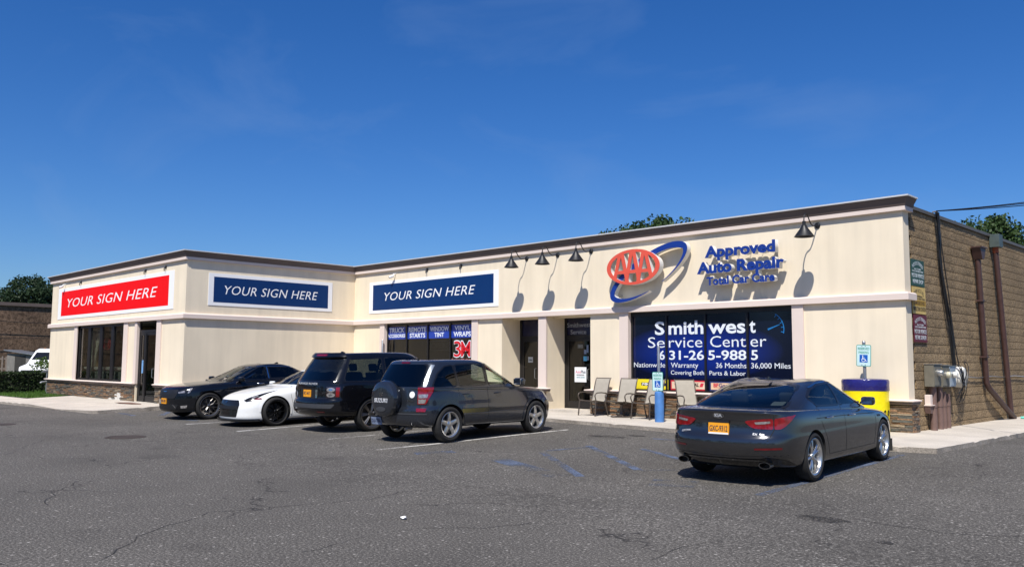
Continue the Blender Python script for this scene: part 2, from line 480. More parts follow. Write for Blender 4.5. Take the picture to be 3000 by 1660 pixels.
M['signpale'] = mat('pale_sign_sheet', (.56, .76, .74), .45, noise=(4, .05))
M['hcblue'] = mat('parking_sign_blue', (.004, .10, .45), .4, noise=(4, .05))
M['sling'] = mat('taupe_sling_mesh', (.36, .325, .265), .8, noise=(5, .08), bump=(220, .3, .002))
M['chairmetal'] = mat('bronze_chair_frame', (.105, .085, .070), .4, .5, noise=(8, .12))
M['plq_green'] = mat('plaque_green', (.018, .062, .035), .5, noise=(6, .12))
M['plq_yel'] = mat('plaque_yellow', (.60, .42, .13), .55, noise=(6, .1))
M['plq_gold'] = mat('plaque_gold', (.42, .24, .012), .55, noise=(6, .1))
M['plq_red'] = mat('plaque_maroon', (.115, .006, .016), .5, noise=(6, .12))
M['plq_text'] = mat('plaque_white_letters', (.55, .60, .62), .5, noise=(9, .1))
M['plq_dark'] = mat('plaque_dark_letters', (.045, .028, .012), .5, noise=(9, .1))
M['line_white'] = worn_paint('worn_white_line', (.60, .58, .54), .06)
M['line_faint'] = worn_paint('faint_white_line', (.45, .43, .40), -.05)
M['line_blue'] = worn_paint('worn_blue_line', (.10, .13, .20), .0)
M['line_blue_faint'] = worn_paint('faint_blue_paint', (.09, .115, .17), -.10)
M['iron'] = mat('rusty_cast_iron', (.055, .043, .036), .8, .3, noise=(10, .3), bump=(40, .5, .01))
M['bark'] = mat('bark', (.07, .05, .035), .95, noise=(8, .25), bump=(18, .6, .04))
def leaf_mat(name, c, var=.35):
    m = bpy.data.materials.new(name); m.use_nodes = True
    n = m.node_tree.nodes; l = m.node_tree.links.new; b = n['Principled BSDF']
    b.inputs['Roughness'].default_value = .6; b.inputs['Specular IOR Level'].default_value = .3
    g = n.new('ShaderNodeNewGeometry')
    r = n.new('ShaderNodeMapRange'); r.inputs['To Min'].default_value = 1-var; r.inputs['To Max'].default_value = 1+var
    l(g.outputs['Random Per Island'], r.inputs['Value'])
    h = n.new('ShaderNodeHueSaturation'); h.inputs['Color'].default_value = (*c, 1); l(r.outputs['Result'], h.inputs['Value'])
    l(h.outputs['Color'], b.inputs['Base Color'])
    t = n.new('ShaderNodeBsdfTranslucent'); l(h.outputs['Color'], t.inputs['Color'])
    x = n.new('ShaderNodeMixShader'); x.inputs[0].default_value = .25
    l(b.outputs[0], x.inputs[1]); l(t.outputs[0], x.inputs[2]); l(x.outputs[0], n['Material Output'].inputs[0])
    return m
M['leaf'] = leaf_mat('oak_leaves', (.040, .075, .020))
M['leaf2'] = leaf_mat('dark_leaves', (.026, .050, .020))
M['leaf3'] = leaf_mat('shrub_leaves', (.10, .16, .030))
M['hedge'] = leaf_mat('hedge_leaves', (.028, .048, .014))
M['grass'] = leaf_mat('grass_blades', (.075, .15, .022))
# printed navy window film: dark edges, a brighter blue middle, fine dot screen
def film():
    m = bpy.data.materials.new('printed_navy_film'); m.use_nodes = True
    n = m.node_tree.nodes; l = m.node_tree.links.new; b = n['Principled BSDF']
    b.inputs['Roughness'].default_value = .12
    g = n.new('ShaderNodeNewGeometry'); sx = n.new('ShaderNodeSeparateXYZ'); l(g.outputs['Position'], sx.inputs[0])
    def bell(sock, c, wdt):
        a = n.new('ShaderNodeMath'); a.operation = 'SUBTRACT'; a.inputs[1].default_value = c; l(sock, a.inputs[0])
        d = n.new('ShaderNodeMath'); d.operation = 'DIVIDE'; d.inputs[1].default_value = wdt; l(a.outputs[0], d.inputs[0])
        p = n.new('ShaderNodeMath'); p.operation = 'MULTIPLY'; l(d.outputs[0], p.inputs[0]); l(d.outputs[0], p.inputs[1])
        return p.outputs[0]
    s = n.new('ShaderNodeMath'); s.operation = 'ADD'
    l(bell(sx.outputs['X'], -5.3, 2.0), s.inputs[0]); l(bell(sx.outputs['Z'], 1.85, .62), s.inputs[1])
    r = n.new('ShaderNodeValToRGB'); e = r.color_ramp.elements
    e[0].position = 0; e[0].color = (.007, .026, .24, 1); e[1].position = 1; e[1].color = (.004, .006, .020, 1)
    q = n.new('ShaderNodeMath'); q.operation = 'MULTIPLY'; q.inputs[1].default_value = .7; l(s.outputs[0], q.inputs[0])
    l(q.outputs[0], r.inputs['Fac'])
    v = n.new('ShaderNodeTexChecker'); v.inputs['Scale'].default_value = 60; v.inputs['Color1'].default_value = (1, 1, 1, 1); v.inputs['Color2'].default_value = (.72, .72, .72, 1)
    l(g.outputs['Position'], v.inputs['Vector'])
    x = n.new('ShaderNodeMixRGB'); x.blend_type = 'MULTIPLY'; x.inputs['Fac'].default_value = 1
    l(r.outputs[0], x.inputs['Color1']); l(v.outputs['Color'], x.inputs['Color2']); l(x.outputs[0], b.inputs['Base Color'])
    return m
M['film'] = film()

# ------------------------------------------------------------------ ground
def ground():
    ys = [-400, -120, -40, -20, -14, -13, -12, -11, -10, -9.5, -9, -8, -7, -6, -5, -4, -3, -2.4, 0, 30, 400]
    xs = [-500, -60, -36, -30, -20, -10, 0, 3, 10, 60, 400]
    b = MB(); n = len(xs)
    v = [(x, y, gz(y)) for y in ys for x in xs]
    f = [(j*n+i, j*n+i+1, (j+1)*n+i+1, (j+1)*n+i) for j in range(len(ys)-1) for i in range(n-1)]
    o = b.add(v, f).build('asphalt_lot', M['asphalt'], fix=False)
    return tag(o, 'grey asphalt parking lot with pale aggregate specks', 'parking lot', kind='structure')
LOT = ground()
def strip(name, pts, width, mt, lift=.004):
    """painted strip laid on the lot along (x, y) points"""
    P = [Vector(p) for p in pts]; Q = []
    for a, c in zip(P[:-1], P[1:]):
        k = max(1, int((c-a).length/.5)); Q += [a+(c-a)*i/k for i in range(k)]
    Q.append(P[-1]); vs = []; n = len(Q)
    for i, p in enumerate(Q):
        d = (Q[min(i+1, n-1)]-Q[max(i-1, 0)]).normalized(); s = Vector((-d.y, d.x))*width/2
        for q in (p+s, p-s): vs.append((q.x, q.y, gz(q.y)+lift))
    return MB().add(vs, [(2*i, 2*i+1, 2*i+3, 2*i+2) for i in range(n-1)]).build(name, mt, LOT, fix=False)
def gp(*pp):
    return [on_g(*p).xy for p in pp]
strip('stall_line', gp((1105, 1317), (1300, 1297), (1480, 1277), (1663, 1258)), .10, M['line_white'])
strip('stall_line', gp((545, 1242), (687, 1234)) + [(-14.6, -4.0)], .10, M['line_white'])
strip('stall_line', gp((694, 1263), (939, 1242)) + [(-12.1, -3.0)], .10, M['line_white'])
strip('stall_line', gp((960, 1286), (1130, 1271)) + [(-8.75, -3.4)], .10, M['line_faint'])
strip('blue_stall_line', gp((2222, 1450), (2300, 1428), (2450, 1385), (2644, 1331)), .13, M['line_blue'])
strip('blue_hatch_line', gp((1590, 1325), (1700, 1395)), .14, M['line_blue'])
strip('blue_hatch_line', gp((1724, 1305), (1870, 1376)), .14, M['line_blue'])
strip('blue_hatch_line', gp((1881, 1314), (2015, 1351)), .13, M['line_blue'])
strip('blue_hatch_line', gp((1908, 1284), (1990, 1290)), .12, M['line_blue'])
strip('blue_paint_patch', gp((1905, 1412), (2040, 1418)), .55, M['line_blue_faint'])
strip('blue_paint_patch', gp((1215, 1328), (1330, 1322)), .30, M['line_blue'])
strip('blue_paint_patch', gp((1460, 1345), (1640, 1395)), .35, M['line_blue_faint'])
strip('blue_paint_patch', gp((1600, 1320), (1740, 1308)), .12, M['line_blue_faint'])
strip('blue_paint_patch', gp((2000, 1375), (1880, 1378)), .14, M['line_blue_faint'])
M['crack'] = worn_paint('dark_crack', (.02, .018, .016), .03)
rk = random.Random(9)
for pp in [((300, 1640), (430, 1560), (620, 1500), (900, 1478), (1080, 1462)), ((1080, 1462), (1180, 1440), (1300, 1432)), ((130, 1480), (160, 1440), (240, 1405)), ((1900, 1640), (2000, 1600), (2120, 1585)),
           ((2290, 1470), (2500, 1520), (2760, 1560), (2990, 1570)), ((20, 1330), (120, 1290), (250, 1268)), ((880, 1620), (1100, 1560), (1240, 1545), (1420, 1548), (1560, 1530))]:
    P_ = gp(*pp); Q_ = []
    for a_, c_ in zip(P_[:-1], P_[1:]):
        k_ = max(2, int((c_-a_).length/.18)); Q_ += [a_+(c_-a_)*i/k_+Vector((rk.uniform(-.05, .05), rk.uniform(-.05, .05))) for i in range(k_)]
    strip('crack', Q_+[P_[-1]], .016, M['crack'], .002)
strip('blue_kerb_mark', gp((352, 1209), (392, 1217)), .16, M['line_blue'])
strip('blue_kerb_mark', gp((498, 1205), (470, 1217)), .16, M['line_blue'])
strip('blue_kerb_mark', gp((530, 1229), (580, 1232)), .2, M['line_blue_faint'])

# sidewalks: separate slabs with joints, curb edge slightly chipped
WALK = MB()
def slab(name, top, parent, mt=None, base=None, chip=(), jig=.012, thick=None, rng=random.Random(3)):
    """top: plan polygon (x, y, z); edges listed in chip get subdivided and jittered; drops to the lot"""
    pts = []
    n = len(top)
    for i in range(n):
        a = Vector(top[i]); c = Vector(top[(i+1) % n]); pts.append((a, False))
        if i in chip:
            k = max(2, int((c-a).length/.16))
            for q in range(1, k): pts.append((a+(c-a)*q/k, True))
    T = []; Bt = []; E = []
    for p, j in pts:
        q = p.copy(); e = p.copy()
        if j:
            ch = rng.random() < .10
            q += Vector((rng.uniform(-jig, jig), rng.uniform(-jig, jig), -rng.random()*.004-(.022 if ch else 0)))
            e = q+Vector((0, 0, -.012-(.02 if ch else 0)))
        T.append(q); lo = Vector((p.x, p.y, gz(p.y)-.06 if thick is None else p.z-thick)); Bt.append(lo)
    N = len(T); cen = sum(T, Vector())/N
    b = MB(); b.cur = 0
    ins = []
    for i in range(N):
        d = (cen-T[i]); d.z = 0; ins.append(T[i]+d.normalized()*.018+Vector((0, 0, .006)) if pts[i][1] or True else T[i])
    b.add(ins, [list(range(N))])
    b.add(ins+T, [(i, (i+1) % N, N+(i+1) % N, N+i) for i in range(N)])
    b.cur = 1
    b.add(T+Bt, [(i, (i+1) % N, N+(i+1) % N, N+i) for i in range(N)])
    return b.build(name, [M['concrete'], M['curb']], parent)
SZ = .13
FW = tag(empty('front_sidewalk'), 'pale concrete sidewalk with kerb along the shop front', 'sidewalk', kind='structure')
J = .006
slab('paving_slab', [(-20.15, -2.2, SZ), (-14.0-J, -2.2, SZ), (-14.0-J, .9, SZ), (-20.15, .9, SZ)], FW, chip=(0,))
slab('paving_slab', [(-14.0+J, -2.2, SZ), (-8.6-J, -2.2, SZ), (-8.6-J, .9, SZ), (-14.0+J, .9, SZ)], FW, chip=(0,))
slab('paving_slab', [(-8.6+J, -2.2, SZ), (-4.05-J, -2.72, SZ), (-3.9-J, .9, SZ), (-8.6+J, .9, SZ)], FW, chip=(0,))
slab('paving_slab', [(-4.05+J, -2.74, SZ), (.35, -3.06, SZ), (1.0, -3.07, SZ), (1.42, -2.98, SZ), (1.45, -.3-J, SZ), (-3.9+J, -.3-J, SZ)], FW, chip=(0, 1, 2, 3))
slab('paving_slab', [(-3.9+J, -.3+J, SZ), (1.45, -.3+J, SZ), (1.5, 4.0-J, SZ), (-.5, 4.0-J, SZ), (-.5, .5, SZ), (-3.9+J, .5, SZ)], FW, chip=(1,))
slab('paving_slab', [(-.5, 4.0+J, SZ), (1.5, 4.0+J, SZ), (1.62, 30, SZ), (-.5, 30, SZ)], FW, chip=(1,))
slab('paving_slab', [(-20.15, .9, SZ-.01), (-3.9, .9, SZ-.01), (-3.9, 2.2, SZ-.01), (-20.15, 2.2, SZ-.01)], FW)
# patch of smeared mortar over the broken kerb corner and sealed cracks
WW = tag(empty('wing_sidewalk'), 'pale concrete apron in front of the projecting wing', 'sidewalk', kind='structure')
slab('paving_slab', [(-24.0, -9.05, gz(-9.05)+.025), (-20.85, -8.98, .01), (-20.75, -8.85, .015), (-20.75, -6.5, .11), (-24.0, -6.4, .11)], WW, chip=(1, 2))
slab('paving_slab', [(-30.0, -9.35, .0), (-26.6, -9.12, .0), (-24.0, -9.05, gz(-9.05)+.025), (-24.0-J, -6.4, .11), (-30.3, -6.4, .11)], WW, chip=(0,))
slab('paving_slab', [(-60, -11.2, .02), (-34, -9.75, .0), (-30.0-J, -9.35, .0), (-30.3-J, -8.1, .03), (-60, -9.2, .06)], WW, chip=(1,))
slab('paving_slab', [(-20.75, -6.4, .11), (-20.4, -6.4, .11), (-20.4, -2.3, .12), (-20.75, -2.3, .12)], WW)
# lawn beside the wing
def lawn():
    g = MB()
    g.add([(-30.3, -8.08, .0), (-30.3, -6.2, .10), (-60, -6.2, .06), (-60, -9.15, .03), (-30.3, -8.08, .05), (-36, 12, .06), (-60, 12, .06), (-30.3, -6.2, .10)], [(4, 7, 2, 3)])
    g.add([(-33.5, -6.2, .09), (-33.5, 12, .06), (-60, 12, .06), (-60, -6.2, .06)], [(0, 1, 2, 3)])
    o = g.build('lawn', mat('lawn_soil', (.045, .075, .018), .95, noise=(3, .3)), fix=True)
    tag(o, 'strip of green lawn beside the wing', 'lawn', kind='structure')
    r = random.Random(5); b = MB()
    for i in range(7000):
        x = -30.4-r.random()**1.4*9; y = r.uniform(-9, -5.6)
        if y < -8.08-(-x-30.3)*.036 or (x > -33.4 and y > -6.6): continue
        h = r.uniform(.05, .15)*(1.5 if x < -33.2 and y > -6.6 else 1); a = r.random()*PI; wd = r.uniform(.008, .016)
        dx, dy = math.cos(a)*wd, math.sin(a)*wd; lx, ly = r.uniform(-.05, .05), r.uniform(-.05, .05)
        z = .055
        b.add([(x-dx, y-dy, z), (x+dx, y+dy, z), (x+lx, y+ly, z+h)], [(0, 1, 2)])
    tag(b.build('grass', M['grass'], fix=False), 'short green grass beside the hedge', 'grass', kind='stuff')
lawn()

# ------------------------------------------------------------------ the shop building
B = thing('shop_building', 'long single-storey cream stucco shop building with brown cornice and projecting wing', 'building')
W0 = .04                       # main wall plane (faces -y)
WX, WY = -20.2, -6.5           # wing: side wall plane x, front plane y
XL, XR = -33.4, -.10
ZB, ZBt = 2.91, 3.07           # band
def wallbox(b, x0, x1, z0, z1, y0, y1): b.box(x0, x1, y0, y1, z0, z1)
fw = MB()
for x0, x1, z0, z1 in [(WX, -18.28, .02, ZB), (-18.28, -13.57, .02, .75), (-13.57, -12.24, .02, ZB), (-8.69, -7.36, .02, ZB),
                       (-7.36, -2.62, .02, .75), (-2.62, XR, .02, ZB), (WX, XR, ZB, 4.93)]:
    fw.box(x0, x1, W0, W0+.30, z0, z1)
fw.box(-12.54, -12.24-.0, W0+.30, .84, .02, ZB)           # recess returns
fw.box(-10.65, -10.36, W0, .84, .13, ZB)                  # fin between the two doorways
fw.box(-8.69, -8.39, W0+.30, .84, .02, ZB)
fw.build('front_wall', M['stucco'], B)
MB().box(-12.24, -8.69, W0+.302, .838, ZB-.03, ZB-.001).build('recess_ceiling', M['stucco'], B)
MB().box(-12.24, -10.652, W0-.03, .90, .125, .20).build('door_step', M['concrete'], B)
MB().box(-10.358, -8.69, W0-.03, .90, .125, .20).build('door_step', M['concrete'], B)
ws = MB()
ws.box(WX-.3, WX, WY, W0+.29, -.05, 4.93)
ws.build('wing_side_wall', M['stucco'], B)
wf = MB()
for x0, x1, z0, z1 in [(XL, -30.0, -.05, ZB), (-30.0, -25.15, -.05, .70), (-25.15, -23.98, -.05, ZB), (-22.26, WX-.302, -.05, ZB), (XL, WX-.302, ZB, 4.93)]:
    wf.box(x0, x1, WY, WY+.12, z0, z1)
wf.build('wing_front_wall', M['stucco'], B)
MB().box(XL-.001, XL+.3, WY+.122, 30, -.05, 4.93).build('wing_end_wall', M['block'], B)
MB().box(XR-.3, XR, W0+.302, .36, .02, 4.93).build('corner_return', M['stucco'], B)
MB().box(XL+.302, XR-.302, W0+.32, 30, 4.60, 4.72).box(XL+.302, WX-.302, WY+.122, W0+.318, 4.60, 4.72).build('roof', mat('roof_membrane', (.2, .2, .2), .9, noise=(1, .1)), B)  # unseen slab put in to block sunlight and keep the rooms dark
PATH = [(XL, 8), (XL, WY), (WX, WY), (WX, W0), (XR, W0), (XR, .42)]
MB().sweep(PATH, [(.0, 4.812), (.085, 4.812), (.085, 4.90), (.0, 4.90)]).build('cornice_fascia', M['trim'], B)
MB().sweep(PATH, [(.0, 4.902), (.088, 4.902), (.105, 4.935), (.115, 4.98), (.15, 5.035), (.175, 5.085), (.0, 5.085)]).build('cornice_crown', M['brown'], B, smooth=25)
MB().sweep(PATH, [(-.35, 5.087), (.198, 5.087), (.198, 5.118), (-.35, 5.125)]).build('cornice_cap', M['capmetal'], B)
MB().sweep(PATH, [(.0, ZB), (.10, ZB), (.10, ZBt-.03), (.07, ZBt), (.0, ZBt+.012)]).build('trim_band', M['trim'], B)
# flat pilaster strips beside the openings
for x0, x1 in [(-18.53, -18.26), (-13.60, -13.31), (-7.64, -7.345), (-2.64, -2.36)]:
    MB().box(x0, x1, -.005, W0+.12, .80, ZB-.002).build('pilaster', M['trim'], B, bevel=.006)
MB().box(-10.66, -10.35, -.005, W0+.02, .80, ZB-.002).build('pilaster', M['trim'], B, bevel=.006)
for x0, x1 in [(-30.32, -30.0), (-25.16, -24.78), (-24.14, -23.93), (-22.28, -21.93)]:
    MB().box(x0, x1, WY-.045, WY+.1, .72, ZB-.002).build('pilaster', M['trim'], B, bevel=.006)
# sills
def sill(path, zt):
    MB().sweep(path, [(.0, zt-.10), (.08, zt-.10), (.10, zt-.085), (.10, zt-.04), (.0, zt-.04)]).build('sill_moulding', M['brown'], B)
    MB().sweep(path, [(-.02, zt-.038), (.125, zt-.038), (.135, zt-.02), (.125, zt-.004), (-.02, zt+.012)]).build('sill_cap', M['trim'], B, smooth=30)
ZS = .81
sill([(-8.69, .30), (-8.69, W0), (XR, W0), (XR, .40)], ZS)
sill([(-10.65, .10), (-10.65, W0), (-10.36, W0), (-10.36, .10)], ZS)
sill([(WX, W0), (-12.24, W0)], ZS)
sill([(XL, -6.0), (XL, WY), (-23.98, WY)], .75)
sill([(-22.26, WY), (WX, WY), (WX, W0)], .75)

# ---- ledge stone base: 300 single stones where they show largest, the rest joined
SB = MB().box(-8.68, XR+.055, W0-.012, W0-.002, .02, .70).box(XR-.01, XR+.055, W0-.001, .355, .02, .70).build('stone_base', M['grout'], B)
rs = random.Random(11)
stone_meshes = []
for k in range(20):
    bm = bmesh.new(); bmesh.ops.create_cube(bm, size=1)
    bmesh.ops.subdivide_edges(bm, edges=[e for e in bm.edges if abs(e.verts[0].co.x-e.verts[1].co.x) > .5], cuts=1)
    for vv in bm.verts:
        vv.co.z += rs.uniform(-.09, .09); vv.co.x += rs.uniform(-.012, .012)
        if vv.co.y < 0: vv.co.y += rs.uniform(-.30, .22)
    me = bpy.data.meshes.new('stone'); bm.to_mesh(me); bm.free(); me.materials.append(M['stone']); stone_meshes.append(me)
def courses(z0, z1, r):
    z = z0; out = []
    while z < z1-.02:
        h = r.choice([.026, .032, .036, .042, .05]); h = min(h, z1-z); out.append((z, z+h)); z += h
    return out
cand = []
for z0, z1 in courses(.135, .70, rs):
    x = XR+.065
    while x > -8.67:
        L_ = rs.uniform(.12, .52); xa = max(x-L_, -8.68); cand.append((xa, x, z0, z1)); x = xa
def ndist(c): return (Vector(((c[0]+c[1])/2, 0, .4))-CAM).length/((c[1]-c[0])**.5)
hid = lambda c: False
cand.sort(key=ndist)
n_single = 0
far_b = MB()
def far_stone(b, x0, x1, y, z0, z1, r, ax=0):
    d = r.uniform(.008, .04); g = .003
    if ax == 0: b.box(x0+g, x1-g, y-d, y+.01, z0+g, z1-g)
    else: b.box(y-.01, y+d, x0+g, x1-g, z0+g, z1-g)
for c in cand:
    if n_single < 272:
        o = obj('stone', stone_meshes[n_single % 20], None, SB)
        o.location = ((c[0]+c[1])/2, W0-.02, (c[2]+c[3])/2)
        o.scale = (c[1]-c[0]-.006, .05, c[3]-c[2]-.005)
        n_single += 1
    else: far_stone(far_b, c[0], c[1], W0-.012, c[2], c[3], rs)
for z0, z1 in courses(.135, .70, rs):     # return face at the corner
    y = W0-.03
    while y < .35:
        L_ = rs.uniform(.1, .24); yb = min(y+L_, .36)
        if n_single < 300:
            o = obj('stone', stone_meshes[n_single % 20], None, SB); o.rotation_euler = (0, 0, PI/2)
            o.location = (XR+.062, (y+yb)/2, (z0+z1)/2); o.scale = (yb-y-.006, .05, z1-z0-.005); n_single += 1
        else: far_stone(far_b, y, yb, XR+.056, z0, z1, rs, 1)
        y = yb
for xa, xb, yy, zz in [(-10.64, -10.37, W0, .135), (WX, -12.3, W0, .135), (XL-.03, -24.0, WY, -.02), (-22.24, WX+.03, WY, -.02)]:
    for z0, z1 in courses(zz, .70 if zz > 0 else .645, rs):
        x = xa
        while x < xb:
            L_ = rs.uniform(.12, .5); x2 = min(x+L_, xb)
            if not (yy == WY and -26.45 < x+.1 < -25.2 and z1 < .16) and not (yy == WY and -25.75 < x+.1 < -25.2 and z1 < .36):
                far_stone(far_b, x, x2, yy-.004, z0, z1, rs)
            x = x2
for z0, z1 in courses(-.02, .645, rs):
    y = WY
    while y < W0:
        L_ = rs.uniform(.2, .6); far_stone(far_b, y, min(y+L_, W0), WX+.004, z0, z1, rs, 1); y += L_
tag(far_b.build('joined_stones', M['stone_far'], SB, fix=False), kind='stuff')
bp = MB().box(-26.5, -25.16, WY-.02, WY-.002, -.02, .17).box(-25.78, -25.18, WY-.021, WY-.002, .17, .37)
bp.build('bare_mortar_patch', mat('bare_white_mortar', (.62, .60, .55), .9, noise=(7, .12), bump=(30, .5, .02)), B)

# ---- split-face block side wall
BX = XR-.04
SW = MB().box(BX-.25, BX-.025, .36, 30, .02, 4.93).build('side_wall', M['mortar'], B)
BL, BH = .40, .1945
bmeshes = []
rb = random.Random(21)
def block_mesh(nx, nz, r):
    b = MB(); g = .004
    vs = []; amp = [[(0 if i in (0, nx) or j in (0, nz) else r.uniform(.0, .005)) for i in range(nx+1)] for j in range(nz+1)]
    for j in range(nz+1):
        for i in range(nx+1):
            e = .006 if (i in (0, nx) or j in (0, nz)) else 0
            vs.append((amp[j][i]+(.013 if not e else .010), .003+(BL-.006)*i/nx, .006+(BH-.012)*j/nz))
    fs = [(j*(nx+1)+i, j*(nx+1)+i+1, (j+1)*(nx+1)+i+1, (j+1)*(nx+1)+i) for j in range(nz) for i in range(nx)]
    b.add(vs, fs)
    rim = [0, nx, (nz+1)*(nx+1)-1, nz*(nx+1)]
    bk = [(-.03, .003, .009), (-.03, BL-.003, .009), (-.03, BL-.003, BH-.009), (-.03, .003, BH-.009)]
    fr = [vs[q] for q in rim]
    b.add(fr+bk, [(0, 1, 5, 4), (1, 2, 6, 5), (2, 3, 7, 6), (3, 0, 4, 7)])
    return b
for k in range(12):
    me = block_mesh(4, 3, rb).mesh('block', fix=False); me.materials.append(M['block']); bmeshes.append(me)
blocks = []
for j in range(25):
    z = .05+j*BH
    for i in range(-1, 46):
        y = .36+i*BL+(BL/2 if j % 2 else 0)
        if y < .30 or z > 4.9: continue
        blocks.append((y, z))
blocks.sort(key=lambda q: (Vector((0, q[0], q[1]))-CAM).length)
jb = MB()
for k, (y, z) in enumerate(blocks):
    if k < 300:
        o = obj('block', bmeshes[k % 12], None, SW); o.location = (BX, y, z)
    else:
        src = block_mesh(2, 2, rb); jb.add([(p[0]+BX, p[1]+y, p[2]+z) for p in src.v], src.f)
jb = jb.build('joined_blocks', M['block'], SW, fix=False); tag(jb, kind='stuff')
MB().box(BX-.3, BX+.055, .43, 30, 4.915, 4.99).build('parapet_coping', mat('coping_metal', (.14, .12, .095), .5, .4, noise=(2, .15)), B)

# ---- shop rooms behind the glass
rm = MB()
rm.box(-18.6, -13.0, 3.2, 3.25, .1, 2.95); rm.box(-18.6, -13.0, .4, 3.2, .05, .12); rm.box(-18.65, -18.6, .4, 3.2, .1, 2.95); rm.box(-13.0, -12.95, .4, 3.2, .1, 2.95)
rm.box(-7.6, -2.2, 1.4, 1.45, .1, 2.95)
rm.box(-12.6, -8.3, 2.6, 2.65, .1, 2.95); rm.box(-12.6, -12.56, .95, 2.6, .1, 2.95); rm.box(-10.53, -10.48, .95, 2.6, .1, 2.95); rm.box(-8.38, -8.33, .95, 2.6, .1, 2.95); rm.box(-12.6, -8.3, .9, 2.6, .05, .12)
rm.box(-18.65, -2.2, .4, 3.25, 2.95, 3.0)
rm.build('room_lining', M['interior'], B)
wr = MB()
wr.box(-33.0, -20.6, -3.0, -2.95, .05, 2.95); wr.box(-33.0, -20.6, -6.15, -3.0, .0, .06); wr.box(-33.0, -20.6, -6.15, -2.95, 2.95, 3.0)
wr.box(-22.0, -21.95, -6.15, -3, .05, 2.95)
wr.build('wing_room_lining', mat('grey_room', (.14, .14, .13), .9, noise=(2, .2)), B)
MB().box(-30.2, -30.05, -6.37, -3.0, .05, 2.95).build('room_partition', mat('tan_wall', (.58, .45, .27), .9, noise=(2, .05)), B)

# ---- windows
def window(name, x0, x1, y, z0, z1, mulls, fr=.06, pane_mat=None, mw=.05, top=None):
    b = MB(); y1 = y+.06
    b.box(x0, x1, y, y1, z0, z0+fr); b.box(x0, x1, y, y1, z1-(top or fr), z1)
    b.box(x0, x0+fr, y, y1, z0+fr, z1-(top or fr)); b.box(x1-fr, x1, y, y1, z0+fr, z1-(top or fr))
    o = b.build(name, M['darkframe'], B)
    ed = [x0+fr/2]+list(mulls)+[x1-fr/2]
    for q in mulls: MB().box(q-mw/2, q+mw/2, y-.012, y1-.004, z0+fr+.001, z1-(top or fr)-.001).build('mullion', M['darkframe'], o)
    for a, c in zip(ed[:-1], ed[1:]):
        MB().box(a, c, y+.030, y+.036, z0+fr-.01, z1-(top or fr)+.01).build('pane', pane_mat, o)
    return o
W1 = window('window', -18.26, -13.58, .13, .79, ZB+.02, [on_y(q, 990, .13).x for q in (1191, 1253, 1319)], pane_mat=M['glassdark'], top=.10)
W2 = window('window', -7.345, -2.63, .13, .80, ZB+.02, [on_y(q, 1010, .13).x for q in (1952, 2066, 2190)], pane_mat=M['film'], top=.14)
W3 = window('window', -30.0, -25.16, WY+.05, .72, ZB+.02, [on_y(q, 1020, WY+.05).x for q in (261, 295, 328.6)], pane_mat=M['glasswin'], mw=.26, fr=.12, top=.12)
# blue vinyl banners with white words
YB = .13+.030
def fpanel(name, xl, xr, yt, yb, Y, mt, parent, d=.003, zz=None):
    a = on_y(xl, (yt+yb)/2, Y).x; c = on_y(xr, (yt+yb)/2, Y).x
    zt, zb = zz or (on_y((xl+xr)/2, yt, Y).z, on_y((xl+xr)/2, yb, Y).z)
    return MB().box(a, c, Y-d, Y-.0005, zb, zt).build(name, mt, parent)
zt, zb = on_y(1350, 950, YB).z, on_y(1350, 988.7, YB).z
for (pa, pb) in [(1133.7, 1188), (1193.7, 1251), (1255.4, 1315.8), (1322, 1392)]:
    MB().box(on_y(pa, 975, YB).x, on_y(pb, 975, YB).x, YB-.004, YB-.0005, zb, zt).build('vinyl_banner', M['blue_vinyl'], W1)
for s, xl, xr, yb, yt in [('TRUCK', 1141, 1185, 974, 960.6), ('ACCESSORIES', 1136, 1187, 988, 979), ('REMOTE', 1197.5, 1249, 972, 959), ('STARTS', 1200.6, 1246, 988, 976),
                          ('WINDOW', 1260, 1315, 969, 956.5), ('TINT', 1273, 1301, 986, 974), ('VINYL', 1332, 1378, 965.6, 953.7), ('WRAPS', 1329, 1379.6, 984.5, 971)]:
    ftext(s, xl, xr, yb, yt, YB, M['wh_vinyl'], W1, off=.0045, bold=.026)
for s, xl, xr in [('3', 1330, 1351), ('M', 1351, 1378)]:
    ftext(s, xl-1.0, xr+1.0, 1044.5, 998, YB, M['wh_vinyl'], W1, off=.004, bold=.03)
    ftext(s, xl, xr, 1043.5, 999.5, YB, M['red_vinyl'], W1, off=.007, bold=.004)
ftext('Scotchgard Pro Series', 1324, 1383, 1056, 1050, YB, mat('pinkish_vinyl', (.72, .25, .24), .4, noise=(4, .05)), W1, bold=.02)
ftext('Paint Protection Film', 1334, 1380, 1066, 1060, YB, M['wh_vinyl'], W1, bold=.02)
ns = MB()
nl, nr_ = on_y(1262, 1010, .24), on_y(1312, 1010, .24); nzt, nzb = on_y(1287, 998, .24).z, on_y(1287, 1025, .24).z
for a, c in [((nl.x, nzt), (nr_.x, nzt)), ((nl.x, nzb), (nr_.x, nzb)), ((nl.x, nzb), (nl.x, nzt)), ((nr_.x, nzb), (nr_.x, nzt))]:
    ns.tube([(a[0], .10, a[1]), (c[0], .10, c[1])], .014, 6)
nsg = thing('open_sign', 'unlit tube sign reading OPEN hung in the window under the vinyl banners', 'sign', (0, 0, 0))
o = ns.build('tube_border', mat('pale_tube', (.38, .45, .55), .3, noise=(5, .05)), nsg); nsg.location = (0, .14, 0)
text('OPEN', wallM(nl.x+.05, nzb+.06, .095), mat('grey_tube', (.33, .33, .32), .3, noise=(5, .05)), nsg, width=nr_.x-nl.x-.10, cap=nzt-nzb-.12, bold=-.012, depth=.012)

